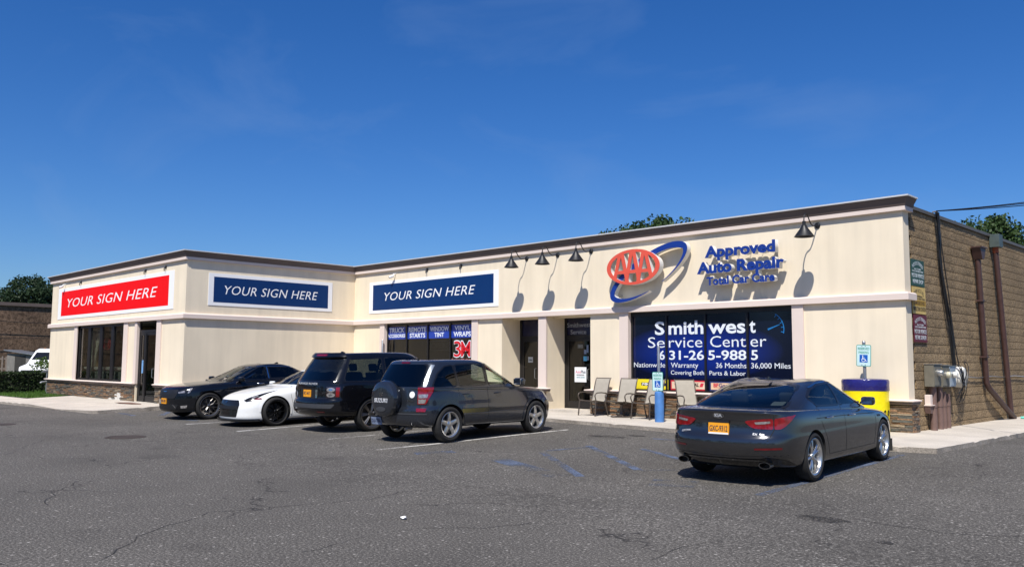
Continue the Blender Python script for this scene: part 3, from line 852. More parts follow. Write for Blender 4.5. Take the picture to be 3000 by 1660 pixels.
# printed words on the navy film of the big window
Y2 = .13+.030
for s, xl, xr in [('S', 1919, 1947), ('mith', 1959, 2061), ('wes', 2075, 2184), ('t', 2196, 2214)]:
    ftext(s, xl, xr, 970, 929, Y2, M['wh_vinyl'], W2, bold=.022, z=2.30, cap=.325)
for s, xl, xr in [('Se', 1899, 1948), ('rvice', 1960, 2058), ('Cent', 2081, 2186), ('er', 2199, 2246)]:
    ftext(s, xl, xr, 1014, 979, Y2, M['wh_vinyl'], W2, bold=-.004, z=1.955, cap=.275)
for s, xl, xr in [('6', 1932, 1948), ('31-26', 1961, 2063), ('5-988', 2075, 2187), ('5', 2201, 2221)]:
    ftext(s, xl, xr, 1051, 1022, Y2, M['wh_vinyl'], W2, bold=.016, z=1.645, cap=.225)
for s, xl, xr in [('Nationwide', 1858, 1949), ('Warranty', 1966, 2046), ('36 Months', 2098, 2187), ('36,000 Miles', 2201, 2317)]:
    ftext(s, xl, xr, 1076, 1060, Y2, M['wh_vinyl'], W2, bold=.0, z=1.44, cap=.125)
for s, xl, xr in [('Covering Both', 1966, 2063), ('Parts & Labor', 2079, 2185)]:
    ftext(s, xl, xr, 1098, 1084, Y2, M['wh_vinyl'], W2, bold=.0, z=1.26, cap=.105)
# printed speedometer arc
arc = MB(); c0 = on_y(2252, 962, Y2)
pts = [(c0.x-.02+.42*math.cos(a), Y2-.004, c0.z-.02+.42*math.sin(a)) for a in np.linspace(rad(-14), rad(62), 18)]
for i in range(17):
    a, c = Vector(pts[i]), Vector(pts[i+1]); k = Vector(((c0.x-.02), Y2-.004, c0.z-.02))
    arc.add([a, c, k+(c-k)*.95, k+(a-k)*.95], [(0, 1, 2, 3)])
for a in np.linspace(rad(-10), rad(58), 5):
    k = Vector((c0.x-.02, Y2-.0042, c0.z-.02)); d = Vector((math.cos(a), 0, math.sin(a))); e = Vector((-d.z, 0, d.x))*.008
    arc.add([k+d*.34-e, k+d*.34+e, k+d*.41+e, k+d*.41-e], [(0, 1, 2, 3)])
k = Vector((c0.x-.02, Y2-.0044, c0.z-.02)); d = Vector((math.cos(rad(20)), 0, math.sin(rad(20)))); e = Vector((-d.z, 0, d.x))*.022
arc.add([k-e, k+e, k+d*.33+e*.2, k+d*.33-e*.2], [(0, 1, 2, 3)])
arc.build('printed_gauge', mat('printed_cyan', (.015, .16, .42), .35, noise=(7, .25)), W2, fix=False)
# three tyre posters standing along the bottom of the big window
def poster(name, label, x0, x1, z0, z1, border, field):
    t = thing(name, label, 'poster', ((x0+x1)/2, Y2-.012, z0), group=None)
    w2 = (x1-x0)/2; h = z1-z0
    MB().box(-w2, w2, -.006, 0, 0, h).build('poster_border', border, t)
    MB().box(-w2+.035, w2-.035, -.009, -.0065, .035, h-.035).build('poster_field', field, t)
    return t, w2, h
pm = mat
t, w2, h = poster('tyre_poster', 'yellow tyre poster with navy strip in the big window behind the chairs', -7.22, -6.17, .865, 1.125, pm('poster_yellow', (.80, .66, .02), .5, noise=(4, .05)), pm('poster_yellow_2', (.82, .69, .03), .5, noise=(4, .05)))
MB().box(-w2+.20, w2-.04, -.011, -.0095, .09, .17).build('navy_strip', pm('poster_navy', (.012, .016, .05), .5, noise=(4, .05)), t)
text('MICHELIN', wallM(-.30, .10, -.0112), M['white_sign'], t, width=.72, cap=.06, bold=.03, shear=.15)
t, w2, h = poster('tyre_poster', 'red and cream tyre poster in the middle pane of the big window', -6.09, -5.02, .865, 1.115, pm('poster_red', (.55, .02, .035), .5, noise=(4, .05)), pm('poster_cream', (.72, .55, .40), .5, noise=(3, .12)))
text('UNIROYAL', wallM(-.30, .10, -.0095), pm('poster_black', (.02, .015, .015), .5, noise=(4, .05)), t, width=.62, cap=.085, bold=.03, shear=.2)
MB().prism([(-.42, .14), (-.29, .14), (-.27, .185), (-.40, .185)], XZ(0), .0092, .0105).prism([(.33, .09), (.42, .09), (.46, .185), (.37, .185)], XZ(0), .0092, .0105).build('red_block', pm('poster_red_2', (.60, .03, .05), .5, noise=(4, .05)), t)
t, w2, h = poster('tyre_poster', 'blue-bordered cream tyre poster behind the grey sedan roof', -4.93, -3.87, .865, 1.105, pm('poster_blue', (.015, .03, .12), .5, noise=(4, .05)), pm('poster_peach', (.72, .50, .32), .5, noise=(3, .15)))
text('BF', wallM(-.42, .105, -.0095), pm('poster_red_3', (.55, .02, .05), .5, noise=(4, .05)), t, width=.14, cap=.085, bold=.035)
text('Goodrich', wallM(-.27, .105, -.0095), pm('poster_navy_2', (.02, .03, .14), .5, noise=(4, .05)), t, width=.55, cap=.085, bold=.025)
MB().box(-.42, .2, -.0105, -.0092, .085, .092).build('underline', pm('poster_red_4', (.4, .02, .04), .5, noise=(4, .05)), t)

# ---- doors
def door(x0, x1, y, z0, ztop, zhead, pane, handle_x):
    b = MB(); f = .075
    b.box(x0, x0+f, y, y+.06, z0, ztop); b.box(x1-f, x1, y, y+.06, z0, ztop)
    b.box(x0+f, x1-f, y, y+.06, ztop-.05, ztop); b.box(x0+f, x1-f, y, y+.06, zhead-.03, zhead+.05)
    o = b.build('door', M['darkframe'], B)
    d = MB(); e = .085
    xa, xb = x0+f+.004, x1-f-.004
    d.box(xa, xa+e, y+.012, y+.052, z0+.02, zhead-.034); d.box(xb-e, xb, y+.012, y+.052, z0+.02, zhead-.034)
    d.box(xa+e, xb-e, y+.012, y+.052, z0+.02, z0+.22); d.box(xa+e, xb-e, y+.012, y+.052, zhead-.13, zhead-.034)
    d.build('door_leaf', M['darkframe'], o)
    MB().box(xa+e-.01, xb-e+.01, y+.030, y+.036, z0+.2, zhead-.12).build('pane', pane, o)
    MB().tube([(handle_x, y+.01, z0+.85), (handle_x, y-.05, z0+.87), (handle_x, y-.05, z0+1.15), (handle_x, y+.01, z0+1.17)], .012, 8).build('handle', M['galv'], o)
    return o
D1 = door(-12.235, -10.655, .845, .20, ZB-.0, 2.32, M['glassdark'], -11.55)
D2 = door(-10.355, -8.695, .845, .20, ZB-.0, 2.32, M['glassdark'], -9.42)
for D, x0, x1 in ((D1, -12.16, -10.73), (D2, -10.28, -8.77)):
    MB().box(x0, x1, .875, .881, 2.371, ZB-.051).build('transom_panel', mat('navy_transom', (.010, .012, .045), .25, noise=(4, .1)), D)
ftext('Smithwest', 1662, 1731, 957.5, 945, .872, M['grey_vinyl'], D2, bold=.008)
ftext('Service', 1672, 1718, 978, 965.5, .872, M['grey_vinyl'], D2, bold=.008)
text('Center', wallM(-11.32, 2.66, .872), M['wh_vinyl'], D1, width=.55, cap=.14, bold=.01)
text('265-9885', wallM(-11.40, 2.44, .872), M['wh_vinyl'], D1, width=.6, cap=.11, bold=.01)
MB().box(-11.9, -11.70, .868, .874, 1.55, 1.72).build('paper_notice', mat('notice_paper', (.5, .5, .47), .7, noise=(9, .1)), D1)
text('OPEN', wallM(-11.87, 1.60, .866), M['black'], D1, width=.14, cap=.045, bold=.03)
MB().box(-12.14, -11.65, .878, .89, .43, 1.42).build('dark_panel', mat('brown_shade', (.028, .024, .020), .5, noise=(2, .15)), D1)
MB().box(-9.98, -9.53, .862, .868, .98, 1.42).build('paper_notice', mat('white_notice', (.78, .80, .82), .6, noise=(9, .03)), D2)
text('Auto', wallM(-9.945, 1.24, .8615), mat('notice_red_2', (.60, .02, .10), .5, noise=(9, .05)), D2, width=.21, cap=.085, bold=.0)
text('Plus', wallM(-9.73, 1.24, .8615), mat('notice_black', (.02, .02, .04), .5, noise=(9, .05)), D2, width=.17, cap=.085, bold=.015)
text('PROFESSIONAL', wallM(-9.90, 1.17, .8615), M['black'], D2, width=.30, cap=.035, bold=.02)
text('SERVICE CENTER', wallM(-9.90, 1.10, .8615), mat('notice_teal', (.02, .18, .22), .5, noise=(9, .05)), D2, width=.31, cap=.035, bold=.02)
st = MB()
for x, z, w_, h_ in [(-9.62, 1.80, .09, .13), (-9.52, 1.85, .07, .22), (-9.50, 1.62, .06, .12)]: st.box(x, x+w_, .866, .870, z, z+h_)
st.build('small_stickers', mat('pale_sticker', (.20, .25, .34), .5, noise=(20, .3)), D2)
MB().box(-9.64, -9.51, .866, .870, 1.60, 1.74).build('blue_sticker', mat('cyan_sticker', (.10, .42, .62), .5, noise=(9, .2)), D2)
MB().box(-9.86, -9.66, .866, .870, 1.98, 2.09).build('hours_sticker', mat('grey_sticker', (.20, .20, .17), .5, noise=(25, .35)), D2)
MB().box(-10.05, -9.95, .89, 1.3, .25, 1.3).build('bluish_strip', mat('bluish_counter', (.16, .24, .28), .5, noise=(3, .1)), D2)  # bluish upright strip behind the door pane
D3 = door(-23.93, -22.29, WY+.05, .10, ZB+.0, 2.55, M['glasswin'], -22.6)
MB().box(-23.45, -23.30, WY+.04, WY+.12, .10, 2.48).build('centre_stile', M['darkframe'], D3)
MB().box(-23.62, -23.47, WY+.055, WY+.062, 1.10, 1.55).build('paper_notice', mat('blue_notice', (.15, .33, .60), .6, noise=(9, .2)), D3)
MB().box(-23.98, -22.26, WY+.0, WY+.36, .04, .098).build('threshold', M['galv'], D3)

# ------------------------------------------------------------------ sign panels
def sign_panel(label, x0, x1, z0, z1, xi0, xi1, zi0, zi1, field, place, tw, tx, cap, zt):
    """flat panel with white margin; place(x, z, out)->world origin and rotation"""
    t = thing('wall_sign', label, 'sign', *place)
    MB().box(x0, x1, -.014, 0, z0, z1).build('white_board', M['white_sign'], t)
    MB().box(xi0, xi1, -.0165, -.0145, zi0, zi1).build('colour_field', field, t)
    text('YOUR SIGN HERE', wallM(tx, zt, -.0168), M['white_sign'], t, width=tw, cap=cap, bold=-.004, shear=.24, space=1.05)
    return t
# on the wing front (red), on the wing side (blue), on the main front (blue)
sign_panel('large red YOUR SIGN HERE panel with white border on the wing front', -5.72, 5.72, 0, 1.29, -5.33, 5.33, .13, 1.15, M['red_sign'],
           ((-26.82, WY-.002, 3.245), (0, 0, 0)), 9.0, -4.58, .35, .47)
sign_panel('blue YOUR SIGN HERE panel on the shaded wing side wall', -2.39, 2.39, 0, 1.07, -2.21, 2.21, .11, .955, M['blue_sign'],
           ((WX+.002, -3.36, 3.37), (0, 0, PI/2)), 3.6, -1.83, .29, .39)
sign_panel('blue YOUR SIGN HERE panel on the main front over the vinyl-lettered window', -3.42, 3.42, 0, 1.15, -3.2, 3.2, .11, 1.04, M['blue_sign'],
           ((-15.82, W0-.002, 3.30), (0, 0, 0)), 4.85, -2.50, .29, .44)

# ------------------------------------------------------------------ the oval club sign
def ell(cx, cz, a, b, n=64, rot=0, t0=0, t1=2*PI):
    c, s = math.cos(rot), math.sin(rot)
    return [(cx+a*math.cos(t)*c-b*math.sin(t)*s, cz+a*math.cos(t)*s+b*math.sin(t)*c) for t in np.linspace(t0, t1, n, endpoint=(t1-t0 < 6.28))]
AS = thing('oval_club_sign', 'raised coral oval sign with three letters and a blue swoosh ring', 'sign', (-6.95, W0, 4.09))
def ringp(b, outer, inner, d0, d1):
    n = len(outer)
    vs = [(x, -d, z) for d in (d0, d1) for pl in (outer, inner) for x, z in pl]
    fs = []
    for i in range(n):
        j = (i+1) % n
        fs += [(i, j, n+j, n+i), (2*n+i, 3*n+i, 3*n+j, 2*n+j), (i, 2*n+i, 2*n+j, j), (n+i, n+j, 3*n+j, 3*n+i)]
    b.add(vs, fs)
EA, EB = .865, .475
def aaa(b, d0, d1, g=0):
    ringp(b, ell(0, 0, EA-g, EB-g), ell(0, 0, EA-.13+g, EB-.075+g), d0, d1)
    def bar(x0, x1, hw, top, bot, k):
        """slanted stroke clipped to the oval height"""
        p = [(x0-hw, bot), (x0+hw, bot), (x1+hw, top), (x1-hw, top)]
        b.prism(p, lambda a, c, d: (a, -d-.0007*k, c), d0+.002, d1-.003)
    def zin(x): return (EB-.04)*math.sqrt(max(0, 1-(x/(EA-.04))**2))
    k = 1
    for cx, hw in ((-.385, .30), (0, .30), (.385, .30)):
        for s in (-1, 1):
            xb = cx+s*.215; xt = cx+s*.035
            bar(xb, xt, .056-g, zin(xt), -zin(xb), k); k += 1
        zc = -.12
        p = [(cx-.19, zc-.045+g), (cx+.19, zc-.045+g), (cx+.16, zc+.045-g), (cx-.16, zc+.045-g)]
        b.prism(p, lambda a, c, d: (a, -d-.0007*k, c), d0+.002, d1-.003); k += 1
b = MB(); aaa(b, .16, .335, .004); b.build('oval_return', M['return'], AS)
b = MB(); aaa(b, .337, .352); b.build('oval_face', M['coral'], AS)
# swoosh: a crescent-thin orbit ring
th = rad(27.3)
def swoosh(b, d0, d1, g=0):
    n = 84; o = []; i_ = []; c, s = math.cos(th), math.sin(th); cx, cz = .42, -.175
    kt = [-78, -50, -25, 0, 25, 60, 100, 150, 180, 205, 230, 262]; kw = [.008, .035, .085, .17, .17, .14, .13, .13, .16, .13, .07, .008]
    for t in np.linspace(-78, 262, n):
        wd = max(.004, float(np.interp(t, kt, kw))-g); t = rad(t)
        x, z = 1.37*math.cos(t), .46*math.sin(t)
        nx, nz = math.cos(t)/1.37, math.sin(t)/.46; L_ = math.hypot(nx, nz)
        xi, zi = x-nx/L_*wd, z-nz/L_*wd
        o.append((cx+x*c-z*s, cz+x*s+z*c)); i_.append((cx+xi*c-zi*s, cz+xi*s+zi*c))
    vs = [(x, -d, z) for d in (d0, d1) for pl in (o, i_) for x, z in pl]
    fs = []
    for q in range(n-1):
        j = q+1
        fs += [(q, j, n+j, n+q), (2*n+q, 3*n+q, 3*n+j, 2*n+j), (q, 2*n+q, 2*n+j, j), (n+q, n+j, 3*n+j, 3*n+q)]
    fs += [(0, n, 3*n, 2*n), (n-1, 3*n-1, 4*n-1, 2*n-1)]
    b.add(vs, fs)
b = MB(); swoosh(b, .10, .262, .006); b.build('swoosh_return', M['return'], AS)
b = MB(); swoosh(b, .264, .278); b.build('swoosh_face', M['signblue'], AS)
sp = MB()
for x, z in [(-.55, 0.05), (.55, 0.05), (0, .40), (0, -.38), (1.35, .55), (-.6, -.72)]: sp.tube([(x, -.001, z), (x, -.18, z)], .012, 6)
tag(sp.build('standoffs', M['galv'], AS), kind='stuff')

# ------------------------------------------------------------------ raised letters
LS = thing('raised_letter_sign', 'three lines of raised blue letters beside the oval sign', 'sign', (0, W0, 0))
def letters(s, x0, x1, z, cap, bold):
    me = raw_text(s, .5, bold); c = bounds(me); tot = c[:, 0].max()-c[:, 0].min(); x00 = c[:, 0].min()
    sx = (x1-x0)/tot; bpy.data.meshes.remove(me)
    for i, ch in enumerate(s):
        if ch == ' ': continue
        pre = raw_text(s[:i+1], .5, bold); right = bounds(pre)[:, 0].max(); bpy.data.meshes.remove(pre)
        me = raw_text(ch, .5, bold); cc = bounds(me); wd = cc[:, 0].max()-cc[:, 0].min(); bpy.data.meshes.remove(me)
        text(ch, wallM(x0+(right-wd-x00)*sx, z, -.16), M['signblue'], LS, width=wd*sx, cap=cap, bold=bold, depth=.15, name='letter', two=M['return'])
letters('Approved', -4.76, -2.87, 4.165, .255, .044)
letters('Auto Repair', -4.99, -2.66, 3.775, .26, .044)
letters('Total Car Care', -4.72, -2.90, 3.475, .185, .040)
sp = MB()
for s, z in ((0, 4.2), (0, 3.82), (0, 3.52)):
    for x in np.linspace(-4.6, -3.0, 6): sp.tube([(x, -.001, z+.05), (x, -.17, z+.05)], .006, 5)
tag(sp.build('standoffs', M['galv'], LS), kind='stuff')

# ------------------------------------------------------------------ gooseneck lamps
def lamp(x, label):
    t = thing('gooseneck_lamp', label, 'wall lamp', (x, W0, 4.69), group='gooseneck lamps on the shop front')
    R = Matrix.Rotation(PI/2, 4, 'X')
    MB().lathe([(0, .035), (.05, .035), (.068, .02), (.07, 0), (0, 0)], R, 20).build('wall_mount', M['black'], t, smooth=40)
    pts = [(0, -.02, 0), (0, -.12, -.015), (0, -.24, -.03), (0, -.33, .0), (0, -.40, .07), (0, -.46, .15), (0, -.53, .205), (0, -.60, .205), (0, -.655, .15), (0, -.67, .05), (0, -.67, -.04)]
    MB().tube(pts, .014, 8).build('arm', M['black'], t, smooth=60)
    T = Matrix.Translation((0, -.67, 0))
    MB().lathe([(.012, .03), (.035, .025), (.04, -.06), (.058, -.07), (.062, -.10), (.215, -.315), (.222, -.325), (.215, -.325), (.055, -.11), (.0, -.10)], T, 28).build('lamp_shade', M['black'], t, smooth=35)
    MB().lathe([(0, -.12), (.03, -.13), (.04, -.18), (.025, -.23), (0, -.24)], T, 12).build('bulb', M['whiteplastic'], t, smooth=60)
    return t
lamp(-11.18, 'black gooseneck lamp nearest the blue sign panel, leftmost of four')
lamp(-9.92, 'black gooseneck lamp in the middle of the group of three')
lamp(-8.65, 'black gooseneck lamp beside the left edge of the oval sign')
lamp(-1.98, 'black gooseneck lamp right of the raised letters near the corner')
def spot(x, y, z, label):
    t = thing('lamp_mount', label, 'lamp mount', (x, y, z), group='empty lamp mounts under the cornice')
    R = Matrix.Rotation(PI/2, 4, 'X')
    MB().lathe([(0, .04), (.05, .035), (.06, 0), (0, 0)], R, 14).build('base', M['black'], t, smooth=40)
    MB().tube([(0, -.03, 0), (0, -.07, -.05), (0, -.06, -.13)], .017, 7).build('stub', M['black'], t, smooth=50)
spot(-15.92, W0, 4.70, 'black stub lamp mount above the middle of the blue front panel')
spot(-14.18, W0, 4.70, 'black stub lamp mount above the right half of the blue front panel')
spot(on_y(239, 826, WY).x, WY, 4.68, 'black stub lamp mount above the left part of the red panel')
spot(on_y(428, 793, WY).x, WY, 4.68, 'black stub lamp mount above the right part of the red panel')
spot(on_y(487, 782, WY).x, WY, 4.68, 'black stub lamp mount above the right end of the red panel')
def cctv(x, y, z, label):
    t = thing('security_camera', label, 'camera', (x, y, z), group='wall cameras')
    MB().tube([(0, 0, .08), (0, -.10, .06), (0, -.12, 0)], .02, 8).build('bracket', M['white'], t, smooth=50)
    MB().tube([(.02, -.10, .0), (-.10, -.2, -.05)], .045, 12).build('housing', M['white'], t, smooth=40)
    MB().tube([(-.098, -.2, -.05), (-.112, -.212, -.056)], .036, 12).build('lens', M['black'], t, smooth=40)
cctv(-17.70, W0, 4.60, 'white security camera above the left end of the blue front panel')
cctv(on_y(193, 834, WY).x, WY, 4.62, 'small grey security camera near the left end of the red panel')

# ------------------------------------------------------------------ plaques on the block wall
PX = BX+.035
def plaque(label, y0, y1, z0, z1, bgm, rows, txt, band=None):
    t = thing('plaque', label, 'plaque', (PX, (y0+y1)/2, z0), (0, 0, PI/2))
    wd = y1-y0; h = z1-z0
    MB().box(-wd/2, wd/2, -.012, 0, 0, h).build('plate', bgm, t, bevel=.003)
    if band: MB().box(-wd/2+.01, wd/2-.01, -.0145, -.0125, band[0], band[1]).build('colour_band', M['plq_gold'], t)
    for s, z, cap, f, archd in rows:
        if archd:
            n = len(s)
            for i, ch in enumerate(s):
                q = (i+.5)/n*2-1; ang = -q*rad(34)
                px = math.sin(-ang)*wd*.66; pz = z-(1-math.cos(ang))*wd*.66
                Mx = Matrix.Translation((px, -.0128, pz)) @ Matrix.Rotation(-ang*-1*-1, 4, 'Y') @ wallM(0, 0, 0)
                text(ch, Mx, txt, t, width=wd*f/n*(.8 if ch != 'I' else .3), cap=cap, bold=.004, align='C')
        else:
            text(s, wallM(0, z, -.015 if band else -.0128), txt, t, width=wd*f, cap=cap, bold=.006, align='C')
PT = [('REGISTERED', .47, .072, .80, True), ('No 7113807', .355, .035, .5, False), ('STATE OF NEW YORK', .305, .034, .84, False), ('MOTOR VEHICLE', .185, .088, .90, False), ('REPAIR SHOP', .06, .085, .78, False)]
plaque('green metal plaque with white words, topmost of three on the block wall', .40, 1.18, 3.24, 3.82, M['plq_green'], PT, M['plq_text'])
plaque('yellow metal inspection plaque between the green and the maroon plaque', .42, 1.20, 2.64, 3.225, M['plq_yel'],
       [('OFFICIAL', .47, .075, .82, True), ('7098066', .365, .035, .5, False), ('STATE OF NEW YORK', .31, .036, .86, False), ('EMISSIONS', .20, .075, .78, False), ('INSPECTION STATION', .065, .085, .92, False)], M['plq_dark'], band=(.175, .295))
plaque('maroon metal dealer plaque, lowest of three on the block wall', .44, 1.22, 2.03, 2.62, M['plq_red'],
       PT[:3]+[('MOTOR VEHICLE', .185, .088, .90, False), ('RETAIL DEALER', .06, .085, .84, False)], M['plq_text'])

# ------------------------------------------------------------------ electric service and pipes on the block wall
WALLX = BX+.03
def meter_box(label, y0, y1, z0, z1, d, m_, socks, dome):
    t = thing('meter_box', label, 'meter box', (WALLX, (y0+y1)/2, z0), group='electric boxes on the block wall')
    hw = (y1-y0)/2; h = z1-z0
    MB().box(0, d, -hw, hw, 0, h).build('enclosure', m_, t, bevel=.006)
    MB().box(d+.0005, d+.012, -hw+.02, hw-.02, .03, h-.03).build('cover', m_, t, bevel=.004)
    MB().box(0, d+.03, -hw-.012, hw+.012, h+.001, h+.014).build('rain_cap', M['galv'], t)
    for y, z in socks:
        R = Matrix.Translation((d+.01, y, z)) @ Matrix.Rotation(PI/2, 4, 'Y')
        mt = MB().lathe([(0, .0), (.082, .0), (.082, .035), (.0, .035)], R, 20).build('meter', M['galv'], t, smooth=40)
        R = Matrix.Translation((d+.045, y, z)) @ Matrix.Rotation(PI/2, 4, 'Y')
        MB().lathe([(0, .0), (.068, .0), (.068, .045), (.055, .07), (0, .078)], R, 20).build('glass_dome', dome, mt, smooth=40)
    return t
meter_box('tall dull grey meter box nearest the shop corner', .98, 1.42, 1.075, 1.55, .20, M['boxgrey'], [(.0, .30)], M['galv'])
meter_box('middle grey meter box with two round meters', 1.50, 1.95, 1.06, 1.53, .20, M['boxgrey'], [(-.02, .27)], mat('cream_dome', (.55, .52, .38), .3, noise=(5, .05)))
meter_box('short bluish steel box right of the two meter boxes', 2.02, 2.38, 1.06, 1.52, .20, mat('bluish_steel', (.40, .46, .52), .4, .5, noise=(6, .1)), [(-.05, .27)], M['whiteplastic'])
t = thing('telecom_box', 'round white telecom housing with loose black wires', 'utility box', (WALLX, 2.95, 1.06))
R = Matrix.Translation((0, 0, .21)) @ Matrix.Rotation(PI/2, 4, 'Y')
MB().lathe([(0, 0), (.235, 0), (.24, .03), (.24, .17), (.20, .22), (0, .24)], R, 26).build('housing', M['whiteplastic'], t, smooth=40)
rw = random.Random(4); wr_ = MB()
for k in range(9):
    p0 = Vector((.18, rw.uniform(-.45, .15), rw.uniform(.35, .6))); p3 = Vector((.15, rw.uniform(-.5, .15), rw.uniform(-.45, .1)))
    p1 = p0+Vector((.1, rw.uniform(-.3, .3), rw.uniform(-.1, .1))); p2 = p3+Vector((.12, rw.uniform(-.3, .3), rw.uniform(0, .3)))
    wr_.tube([p0*(1-u)**3+p1*3*u*(1-u)**2+p2*3*u*u*(1-u)+p3*u**3 for u in np.linspace(0, 1, 12)], .009, 5)
wr_.build('loose_wires', M['black'], t, smooth=60)
cl = ['wide mauve conduit below the tall meter box', 'mauve conduit second from the shop corner', 'mauve conduit third from the shop corner', 'mauve conduit farthest from the shop corner']
for (y, r_, zt), lb in zip([(1.20, .075, 1.07), (1.60, .068, 1.06), (1.86, .055, .95), (2.12, .055, .90)], cl):
    t = thing('conduit', lb, 'pipe', (WALLX+.09, y, .128), group='mauve conduits')
    MB().tube([(0, 0, 0), (0, 0, zt-.128)], r_, 14).build('pipe', M['conduit'], t, smooth=50)
    MB().tube([(0, 0, .50), (0, 0, .60)], r_+.010, 14).build('coupling', M['conduit'], t, smooth=40)
t = thing('scupper_head', 'small pale pink vent box fixed low on the block wall', 'vent box', (WALLX, 1.02, .60))
MB().box(.0, .12, -.07, .07, .07, .30).build('vent_body', M['trim'], t, bevel=.01)
MB().prism([(-.11, .065), (.11, .065), (.055, -.10), (-.055, -.10)], lambda a, b_, d: (d, a, b_), .0, .12).build('funnel', M['conduit'], t)
MB().box(.0, .15, -.12, .12, .066, .085).build('funnel_lip', M['trim'], t)
# black service cable down the wall and the overhead drop
t = thing('service_cable', 'black cable bundle hanging down the block wall to the meters', 'cable', (WALLX, 1.9, 5.0))
cb = MB()
for k, off in enumerate((0, .035, -.04, .07)):
    pp = [(2742, 622), (2746, 660), (2751, 720), (2757, 790), (2766, 860), (2776, 930), (2786, 990), (2792, 1040), (2796, 1075)]
    P = []
    for i, (px, py) in enumerate(pp):
        q = on_x(px, py, WALLX+.05); P.append((.05+.012*k+.02*math.sin(i*1.3+k), q.y-1.9+off*(1+i*.22), q.z-5.0))
    cb.tube(P, .022 if k < 2 else .012, 6)
cb.build('cable_bundle', M['black'], t, smooth=60)
MB().tube([(-.0, .0, .02), (.12, 0, .03)], .02, 8).build('insulator', M['galv'], t, smooth=40)
t = thing('overhead_wires', 'three black overhead wires running from the parapet off to the right', 'power line', (WALLX+.1, 1.85, 5.03))
ow = MB(); org = Vector((WALLX+.1, 1.85, 5.03))
for k, py1 in enumerate((585, 588, 593)):
    e = CAM+ray(3000, py1)*16.0; e2 = org+(e-org)*1.9
    ow.tube([(e2-org)*u+Vector((0, .02*k, -.05*math.sin(u*PI))) for u in np.linspace(0, 1, 16)], .009, 5)
ow.build('wire', M['black'], t, smooth=60)
t = thing('wall_cable', 'thin grey cable strung along the block wall', 'cable', (WALLX, 3.1, 1.28))
P = [(.02, 0, 0)]+[(.03, s, -.03+.015*math.sin(s*3.1)) for s in np.linspace(.2, 24, 60)]
MB().tube(P, .012, 5).build('wire', M['galv'], t, smooth=60)
# two brown downspouts
t = thing('downspout', 'brown downspout with flared hopper top and slanted foot', 'downspout', (WALLX, 4.75, .13))
MB().prism([(-.08, 4.05), (.08, 4.05), (.22, 4.33), (-.22, 4.33)], lambda a, b_, d: (d, a, b_), .01, .22).build('hopper', M['brownpipe'], t, bevel=.004)
MB().box(.0, .25, -.235, .235, 4.33, 4.36).build('hopper_rim', M['brownpipe'], t)
MB().tube([(.09, 0, 4.06), (.09, .25, .98), (.12, .32, .85), (.14, 2.3, .04)], .068, 10).build('pipe', M['brownpipe'], t, smooth=45)
for z in (3.0, 1.6): MB().box(.0, .165, -.10+.25*(4.06-z)/3.1, .10+.25*(4.06-z)/3.1, z, z+.04).build('strap', M['brownpipe'], t)
t = thing('downspout', 'straight brown downspout under a green collector box at the parapet', 'downspout', (WALLX, 6.25, .13))
MB().box(.0, .24, -.16, .16, 4.50, 4.84).build('collector_box', mat('green_grey_metal', (.085, .11, .10), .5, .3, noise=(6, .15)), t, bevel=.006)
MB().tube([(.10, 0, 4.36), (.10, 0, 4.50)], .075, 12).build('orange_collar', mat('rusty_collar', (.36, .085, .03), .7, noise=(9, .2)), t)
MB().tube([(.10, 0, 4.36), (.10, .72, .0)], .068, 10).build('pipe', M['brownpipe'], t, smooth=45)
t = tag(MB().tube([(.0, 0, .036), (.18, .03, .036), (.22, .035, .036), (.24, .036, .036)], [.032, .032, .014, .014], 10).build('plastic_bottle', mat('turquoise_plastic', (.10, .52, .42), .3, noise=(5, .1)), smooth=50), 'crumpled turquoise bottle lying beside the downspout foot', 'bottle')
t.location = (.16, 7.15, SZ+.006)

